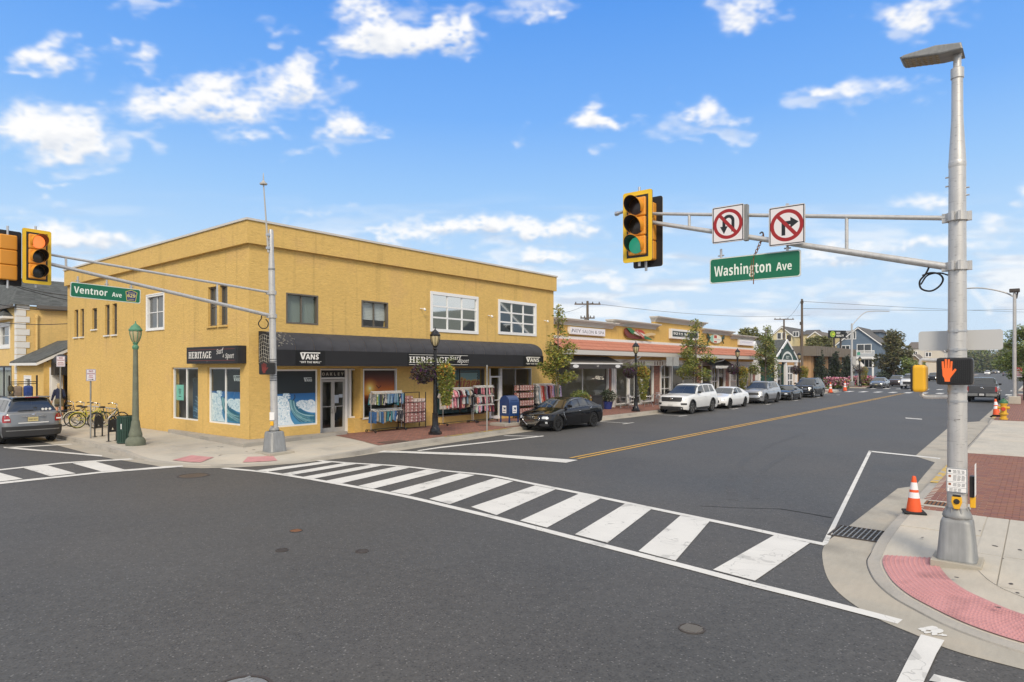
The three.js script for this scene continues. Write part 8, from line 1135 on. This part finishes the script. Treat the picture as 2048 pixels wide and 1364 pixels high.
const hang = (outline, th, seed) => { // a garment on a hanger: flat outline in y,z with soft folds, thin in x
  const r = rng(seed), g = toCreasedNormals(ext(outline, th, th * .35), .8), p = g.attributes.position; for (let i = 0; i < p.count; i++) { const y = p.getY(i), x = p.getX(i); p.setZ(i, p.getZ(i) + .018 * Math.sin(y * 9 + seed) + .012 * Math.sin(x * 14 + seed * 2)); } g.rotateY(Math.PI / 2 + (r() - .5) * .3); g.computeVertexNormals(); return norm(g); };
const SHORTS = [1, 2, 3].map(s => hang([[-.2, 0], [.2, 0], [.23, -.36 - s * .015], [.04, -.38], [0, -.16], [-.04, -.37], [-.23, -.35 - s * .02]], .03, s));
const SHIRT = [1, 2, 3].map(s => hang([[-.06, .02], [.06, .02], [.22, -.05], [.32, -.26 - s * .02], [.24, -.3], [.2, -.2], [.21, -.68 - s * .04], [-.21, -.7], [-.2, -.2], [-.24, -.3], [-.32, -.25], [-.22, -.05]], .03, s + 5));
const DRESS = [1, 2, 3].map(s => hang([[-.05, .02], [.05, .02], [.17, -.05], [.15, -.32], [.27, -1.0 - s * .06], [-.26, -1.02], [-.15, -.32], [-.17, -.05]], .035, s + 9));
const SCRAP = [1, 2, 3].map(s => hang([[-.12, 0], [.12, 0], [.15, -.12], [.1, -.26 - s * .02], [-.02, -.2], [-.12, -.28]], .03, s + 14));
function rack(label, x0, x1, z, tiers, h) { const t = thing('clothes_rack', label, 'clothes rack', [(x0 + x1) / 2, SW + .01, z]); const w = (x1 - x0) / 2; for (const s of [-1, 1]) { mesh('upright', [bar([s * w, .1, 0], [s * w, h, 0], .016)], M.steel, t); mesh('foot', [bar([s * w, .1, -.28], [s * w, .1, .28], .018)], M.black, t); for (const q of [-.28, .28]) mesh('castor', [new THREE.TorusGeometry(.04, .02, 6, 12).translate(s * w, .06, q)], M.rubber, t); } for (const y of tiers) mesh('rail', [bar([-w, y, 0], [w, y, 0], .016)], M.whitepaint, t); mesh('brace', [bar([-w, .12, 0], [w, .12, 0], .014)], M.black, t); return t; }
function garments(name, kind, where, cat, geos, names, x0, x1, y, z, n, seed, white = true) { const r = rng(seed), picks = [...Array(n)].map(() => names[Math.floor(r() * names.length)]); for (let i = 0; i < n; i++) { const c = picks[i], o = new THREE.Group(); o.name = numbered(name); o.position.set(mix(x0, x1, (i + .5) / n) + (r() - .5) * .02, y, z + (r() - .5) * .05); const nb = [i ? picks[i - 1] : 'the end post', i < n - 1 ? picks[i + 1] : 'the end post']; o.userData = { label: `${c} ${kind} between ${nb[0]} and ${nb[1]} ${where}`, category: cat, group: `${kind} ${where}` }; scene.add(o); const m = shadow(new THREE.Mesh(geos[i % geos.length], clothM[c])); m.name = 'fabric'; m.position.y = -.07; m.rotation.y = (r() - .5) * .9; m.scale.set(1 + r() * .6, .86 + r() * .34, .9 + r() * .25); o.add(m); const h = shadow(new THREE.Mesh(hangerG, white ? M.whitepaint : M.black)); h.name = 'hanger'; o.add(h); } }
const hangerG = mg([tube([[0, -.055, -.19], [0, 0, 0], [0, -.055, .19]], .008, 8, 4), tube([[0, 0, 0], [0, .03, 0], [0, .05, .012], [0, .04, .026]], .004, 8, 4)]);
const rz = -20.55;
{ const X = px => OZ(px, 800, rz)[0];
  const a = X(742), b = X(803); rack('two-tier rail of board shorts before the sunset window', a, b, rz, [1.62, .92], 1.66);
  garments('board_shorts', 'board shorts', 'on the upper two-tier rail', 'shorts', SHORTS, ['teal', 'blue', 'navy', 'pale blue', 'lime', 'grey', 'white', 'charcoal'], a + .04, b - .04, SW + 1.6, rz, 24, 1);
  garments('board_shorts', 'board shorts', 'on the lower two-tier rail', 'shorts', SHORTS, ['charcoal', 'navy', 'sand', 'grey', 'pale blue', 'blue', 'teal', 'navy'], a + .04, b - .04, SW + .9, rz, 24, 2);
  // shelves of red shoe boxes
  const boxM = [0, 1, 2].map(k => canvasMat(128, 96, (x, w, h) => { x.fillStyle = ['#7c2420', '#8a2c26', '#cfc8c0'][k]; x.fillRect(0, 0, w, h); const r = rng(k + 3); for (let j = 0; j < 4; j++) for (let i = 0; i < 6; i++) { x.fillStyle = k === 2 ? '#8a2c26' : '#d8d0c8'; if ((i + j) % 2) { x.beginPath(); x.moveTo(i * 22, j * 24 + 12); x.lineTo(i * 22 + 11, j * 24); x.lineTo(i * 22 + 22, j * 24 + 12); x.lineTo(i * 22 + 11, j * 24 + 24); x.fill(); } } x.fillStyle = '#3a1412'; x.fillRect(0, h * .78, w, 4); x.fillStyle = '#e8e2da'; x.fillRect(w * .6, h * .3, w * .3, h * .3); }, .7));
  const bg = norm(new RoundedBoxGeometry(.2, .125, .31, 1, .004)), lid = norm(new RoundedBoxGeometry(.206, .04, .316, 1, .004)); lid.translate(0, .055, 0);
  const shoe = (label, group, x, y, z, k) => { const o = new THREE.Group(); o.name = numbered('shoe_box'); o.position.set(x, y, z); o.userData = { label, category: 'shoe box', group }; scene.add(o); const m = shadow(new THREE.Mesh(bg, boxM[k])); m.name = 'box_body'; o.add(m); const l = shadow(new THREE.Mesh(lid, boxM[k])); l.name = 'lid'; o.add(l); };
  const s0 = X(806), s1 = X(848), sh = thing('shelf_rack', 'black wheeled shelf of red and white shoe boxes beside the shorts', 'shelf', [0, SW, rz - .1]);
  for (const x of [s0, s1]) for (const z of [-.2, .2]) mesh('upright', [box(x - .015, x + .015, .05, 1.55, z - .015, z + .015)], M.black, sh); for (const y of [.3, .72, 1.14]) mesh('shelf', [box(s0, s1, y - .02, y, -.22, .22)], M.black, sh); mesh('top_rail', [box(s0, s1, 1.52, 1.55, -.2, -.18)], M.black, sh);
  const names = ['lower', 'middle', 'upper']; const r = rng(6); [.3, .72, 1.14].forEach((y, j) => { for (let k = 0; k < (j === 2 ? 2 : 3); k++) for (let i = 0; i < 5; i++) { const x = mix(s0 + .12, s1 - .12, i / 4); if (j === 2 && k === 1 && i > 1) continue; shoe(`${j === 2 && i > 1 ? 'pale' : 'red'} patterned shoe box in the ${['first', 'second', 'third'][k]} layer on the ${names[j]} wheeled shelf board`, 'shoe boxes on the wheeled shelf', x, SW + y + .063 + k * .128, rz - .05 + (r() - .5) * .03, j === 2 && i > 1 ? 2 : (k + i) % 2); } });
  // shirts and small pieces in front of the long window
  const c = X(886), d = X(944), e = X(986); rack('single rail of shirts before the long shop window', c, d, rz, [1.66], 1.7);
  garments('shirt', 'shirt', 'on the long window rail', 'shirt', SHIRT, ['coral', 'maroon', 'white', 'pale blue', 'pink', 'black', 'sand', 'white', 'black', 'charcoal'], c + .06, d - .06, SW + 1.64, rz, 22, 3);
  rack('two-tier rail of small dark and pink garments beside the glass door', d + .1, e, rz, [1.72, 1.3, .8], 1.75);
  for (const [y, w, s] of [[1.7, 'top', 4], [1.28, 'middle', 5], [.86, 'bottom', 6]]) garments('swim_top', 'swim top', `on the ${w} rail by the door`, 'swimwear', SCRAP, y > 1.5 ? ['black', 'charcoal', 'sand', 'pink', 'black', 'maroon'] : ['lilac', 'pink', 'white', 'maroon', 'mint', 'charcoal', 'coral', 'black'], d + .16, e - .06, SW + y, rz, 20, s);
  // shoe box tower and dresses right of the mail box
  const f0 = X(1033), f1 = X(1064); const tw = thing('shelf_rack', 'tall shelf of red shoe boxes behind the mail box', 'shelf', [0, SW, rz]); for (const x of [f0, f1]) for (const z of [-.2, .2]) mesh('upright', [box(x - .015, x + .015, 0, 1.75, z - .015, z + .015)], M.black, tw); for (const y of [.25, .65, 1.05, 1.42]) mesh('shelf', [box(f0, f1, y - .02, y, -.22, .22)], M.black, tw);
  [.25, .65, 1.05, 1.42].forEach((y, j) => { for (let k = 0; k < 2; k++) for (let i = 0; i < 6; i++) shoe(`red patterned shoe box in the ${k ? 'upper' : 'lower'} layer on the ${['bottom', 'second', 'third', 'top'][j]} board of the tall shelf`, 'shoe boxes on the tall shelf', mix(f0 + .12, f1 - .12, i / 5), SW + y + .063 + k * .128, rz + (r() - .5) * .03, (k + i + j) % 2); });
  const g = X(1067), h = X(1118); rack('single rail of long dresses between the tall shelf and the tree', g, h, rz, [1.72], 1.76);
  garments('dress', 'dress', 'on the rail by the tree', 'dress', DRESS, ['grey', 'green', 'sand', 'lilac', 'coral', 'red', 'pink', 'mint', 'white', 'maroon', 'teal', 'pale blue'], g + .08, h - .08, SW + 1.7, rz, 26, 7);
}
// ================================================================ BICYCLES
{
  const rk = thing('bike_rack', 'galvanised grid bike rack along the yellow wall', 'bike rack', [11.0, SW, -32.6]); mesh('top_rail', [bar([0, .78, -2.4], [0, .78, 1.3], .025)], M.steel, rk); mesh('bottom_rail', [bar([-.45, .06, -2.4], [-.45, .06, 1.3], .025)], M.steel, rk); for (let i = 0; i < 12; i++) mesh('rack_bar', [bar([0, .78, -2.35 + i * .33], [0, .04, -2.35 + i * .33], .012)], M.steel, rk); mesh('end_leg', [bar([0, .78, 1.3], [-.75, .03, 1.3], .022), bar([0, .78, 1.3], [.1, .03, 1.3], .022)], M.steel, rk);
  function bike(label, pos, ry, fm, rimM, dark) { // front wheel towards +x
    const t = thing('bicycle', label, 'bicycle', pos, ry, 'bicycles in the rack'); t.rotation.x = .0; const R = .33;
    for (const [x, n] of [[-.52, 'rear_wheel'], [.52, 'front_wheel']]) { const w = new THREE.Group(); w.name = n; w.position.set(x, R, 0); t.add(w); mesh('tyre', [new THREE.TorusGeometry(R - .02, .022, 8, 36)], dark ? M.rubber : M.rubber, w); mesh('rim', [new THREE.TorusGeometry(R - .048, .012, 6, 36)], rimM, w); const sp = []; for (let i = 0; i < 14; i++) { const a = i / 14 * 6.283; sp.push(bar([0, 0, 0], [Math.cos(a) * (R - .05), Math.sin(a) * (R - .05), 0], .0025, .0025, 3)); } sp.push(bar([0, 0, -.05], [0, 0, .05], .02)); mesh('spokes', sp, M.steel, w).userData.kind = 'stuff'; }
    mesh('frame', [tube([[-.52, R, 0], [-.35, .36, 0], [-.08, .30, 0]], .014, 10, 6), tube([[-.52, R, .02], [-.3, .6, .01], [-.2, .74, 0]], .013, 10, 6), bar([-.08, .3, 0], [-.23, .84, 0], .018), tube([[-.08, .3, 0], [.12, .42, 0], [.33, .74, 0]], .02, 14, 6), tube([[-.2, .66, 0], [.1, .66, 0], [.34, .82, 0]], .018, 14, 6)], fm, t);
    mesh('fork', [tube([[.32, .9, 0], [.38, .66, 0], [.44, .48, .03], [.52, R, .05]], .014, 14, 6), tube([[.38, .66, 0], [.44, .48, -.03], [.52, R, -.05]], .014, 10, 6)], fm, t);
    mesh('handlebar', [tube([[.12, 1.02, .32], [.2, 1.06, .2], [.34, 1.0, .06], [.34, 1.0, -.06], [.2, 1.06, -.2], [.12, 1.02, -.32]], .013, 30, 6), bar([.32, .86, 0], [.35, 1.0, 0], .013)], M.chrome, t); mesh('grip', [bar([.12, 1.02, .32], [.18, 1.05, .23], .02)], M.black, t); mesh('grip', [bar([.12, 1.02, -.32], [.18, 1.05, -.23], .02)], M.black, t);
    mesh('saddle', [new THREE.SphereGeometry(.5, 12, 8).scale(.28, .09, .18).translate(-.26, .9, 0)], M.black, t); mesh('mudguard', [tube([...Array(9)].map((_, i) => { const a = .5 + i / 8 * 2.4; return [-.52 + Math.cos(a) * (R + .025), R + Math.sin(a) * (R + .025), 0]; }), .02, 18, 5)], fm, t); mesh('crank', [lathe([[0, 0], [.09, 0], [.09, .006]], 18).rotateX(Math.PI / 2).translate(-.08, .3, .03), bar([-.08, .3, .05], [.04, .2, .05], .01), bar([-.08, .3, -.05], [-.2, .4, -.05], .01), box(-.0, .08, .19, .21, .05, .12)], M.steel, t); return t; }
  bike('lime yellow bicycle nearest the no parking sign', [10.15, SW, -31.9], .05, mat([.5, .48, .05], .4), mat([.6, .6, .2], .4)); bike('cream bicycle with curved frame in the rack', [10.25, SW, -32.8], -.06, mat([.6, .56, .4], .4), M.steel); bike('black bicycle with pale grips in the rack', [10.05, SW, -33.5], .04, M.black, M.steel); bike('navy bicycle at the back of the rack', [9.9, SW, -34.4], -.03, mat([.02, .03, .08], .4), M.steel); bike('dark green bicycle close to the end of the rack', [10.6, SW, -31.2], .1, mat([.03, .06, .04], .4), M.steel);
}
// ================================================================ BACKPACKS AND A PERSON AT THE SIDE DOOR
{
  const rk = thing('display_stand', 'dark metal stand hung with backpacks before the annex', 'stand', [9.75, SW, -40.2], .2); for (const s of [-1, 1]) mesh('upright', [box(s * .62 - .03, s * .62 + .03, 0, 2.2, -.03, .03)], M.black, rk); mesh('cross_rail', [box(-.62, .62, 1.85, 1.89, -.02, .02)], M.black, rk); mesh('cross_rail', [box(-.62, .62, 1.75, 1.79, -.02, .02)], M.black, rk); mesh('foot', [box(-.66, -.58, 0, .05, -.3, .3), box(.58, .66, 0, .05, -.3, .3)], M.black, rk);
  for (const [x, y, c, l, s] of [[9.35, 1.55, [.2, .16, .13], 'grey brown backpack hanging in the middle of the stand', 1], [9.78, 1.55, [.02, .05, .22], 'royal blue backpack hanging at the right of the stand', 1.05], [9.05, 1.7, [.07, .06, .03], 'small olive bag hanging at the left of the stand', .6], [9.1, 1.3, [.06, .05, .03], 'small brown bag low at the left of the stand', .6]]) { const t = thing('backpack', l, 'backpack', [x + .12, y, -39.98]); mesh('bag', [rbox(-.19 * s, .19 * s, -.3 * s, .26 * s, -.13, .13, .11, 4)], mat(c, .9), t); mesh('front_pocket', [rbox(-.14 * s, .14 * s, -.26 * s, -.02 * s, .08, .19, .05, 3)], mat(c.map(v => v * .75), .9), t); mesh('strap_loop', [tube([[-.06, .25 * s, 0], [0, .34 * s, 0], [.06, .25 * s, 0]], .012, 10, 5)], M.black, t); }
}
function blobMesh(bones, res, pad, k) { // bones: [x0,y0,z0,r0,x1,y1,z1,r1]; smooth union meshed on a grid
  const lo = [1e9, 1e9, 1e9], hi = [-1e9, -1e9, -1e9]; for (const b of bones) for (const o of [0, 4]) for (let i = 0; i < 3; i++) { lo[i] = Math.min(lo[i], b[o + i] - b[o + 3] - pad); hi[i] = Math.max(hi[i], b[o + i] + b[o + 3] + pad); }
  const S = Math.max(hi[0] - lo[0], hi[1] - lo[1], hi[2] - lo[2]), c = [0, 1, 2].map(i => (lo[i] + hi[i]) / 2), mc = new MarchingCubes(res, new THREE.MeshStandardMaterial(), false, false, 400000); mc.isolation = 0; mc.reset();
  for (let z = 0; z < res; z++) for (let y = 0; y < res; y++) for (let x = 0; x < res; x++) {
    const p = [x, y, z].map((v, i) => c[i] + (v - res / 2) / (res / 2) * S / 2); let d = 1e9;
    for (const b of bones) { const ax = b[4] - b[0], ay = b[5] - b[1], az = b[6] - b[2], l = ax * ax + ay * ay + az * az || 1e-9, t = clamp(((p[0] - b[0]) * ax + (p[1] - b[1]) * ay + (p[2] - b[2]) * az) / l), q = Math.hypot(p[0] - b[0] - ax * t, p[1] - b[1] - ay * t, p[2] - b[2] - az * t) - mix(b[3], b[7], t); const h = clamp(.5 + .5 * (d - q) / k); d = d > 1e8 ? q : mix(d, q, h) - k * h * (1 - h); }
    mc.field[x + y * res + z * res * res] = -d;
  }
  mc.update(); const n = mc.count ?? mc.geometry.drawRange.count, g = new THREE.BufferGeometry(); g.setAttribute('position', new THREE.BufferAttribute(mc.positionArray.slice(0, n * 3), 3)); g.setAttribute('normal', new THREE.BufferAttribute(mc.normalArray.slice(0, n * 3), 3)); g.scale(S / 2, S / 2, S / 2); g.translate(...c); g.computeVertexNormals(); return g;
}
{ // person walking to the side door, seen from behind; faces -z in its own frame
  const t = thing('person', 'person in navy top and olive shorts walking to the side door', 'person', [11.0, SW, -39.1], -.25), skin = mat([.5, .28, .19], .6);
  const legs = [[-.09, .9, 0, .095, -.1, .5, -.06, .062], [-.1, .5, -.06, .062, -.1, .1, .02, .042], [-.1, .06, .04, .042, -.1, .045, -.12, .032], [.09, .9, 0, .095, .1, .5, .03, .062], [.1, .5, .03, .062, .1, .12, .16, .042], [.1, .09, .17, .042, .1, .05, .03, .032]];
  const torso = [[0, .95, 0, .14, 0, 1.2, 0, .13], [0, 1.2, 0, .13, 0, 1.4, -.01, .14], [0, 1.42, 0, .1, 0, 1.53, -.02, .055]];
  const arms = [[-.17, 1.4, 0, .06, -.25, 1.15, .02, .045], [-.25, 1.15, .02, .045, -.31, .9, -.06, .034], [.17, 1.4, 0, .06, .23, 1.14, .03, .045], [.23, 1.14, .03, .045, .22, .92, -.12, .034]];
  const hand = (x, y, z, s) => [[x, y, z, .03, x - s * .005, y - .07, z - .02, .034], ...[0, 1, 2, 3].map(i => [x - s * .005, y - .08, z - .045 + i * .02, .0095, x + s * .01, y - .16 + Math.abs(i - 1.4) * .012, z - .055 + i * .02, .008]), [x, y - .03, z - .03, .011, x + s * .012, y - .09, z - .07, .009]];
  mesh('body', [blobMesh([...legs, ...torso, ...arms, [0, 1.5, -.02, .05, 0, 1.6, -.03, .05], [0, 1.62, -.03, .088, 0, 1.68, -.02, .096], [0, 1.6, -.1, .03, 0, 1.64, -.115, .018], ...hand(-.31, .9, -.06, -1), ...hand(.22, .92, -.12, 1)], 88, .05, .03)], skin, t);
  mesh('top', [blobMesh([[0, 1.02, 0, .165, 0, 1.2, 0, .152], [0, 1.2, 0, .152, 0, 1.42, -.01, .148], [-.17, 1.4, 0, .078, -.25, 1.15, .02, .06], [-.25, 1.15, .02, .06, -.305, .94, -.05, .048], [.17, 1.4, 0, .078, .23, 1.14, .03, .06], [.23, 1.14, .03, .06, .222, .96, -.1, .048]], 64, .04, .03)], mat([.012, .018, .05], .9), t);
  mesh('shorts', [blobMesh([[0, .98, 0, .165, 0, .9, 0, .165], [-.09, .9, 0, .118, -.1, .66, -.03, .105], [.09, .9, 0, .118, .1, .66, .01, .105]], 48, .04, .03)], mat([.11, .095, .06], .9), t);
  mesh('hair', [blobMesh([[0, 1.7, .0, .1, 0, 1.66, .02, .098], [0, 1.6, .06, .06, 0, 1.5, .07, .035]], 40, .03, .03)], mat([.42, .33, .2], .8), t);
  mesh('shoe', [rbox(-.15, -.05, 0, .09, -.18, .07, .04, 3)], M.whitepaint, t); mesh('shoe', [rbox(.05, .15, .02, .11, -.03, .22, .04, 3)], M.whitepaint, t);
}

renderer.render(scene, camera);
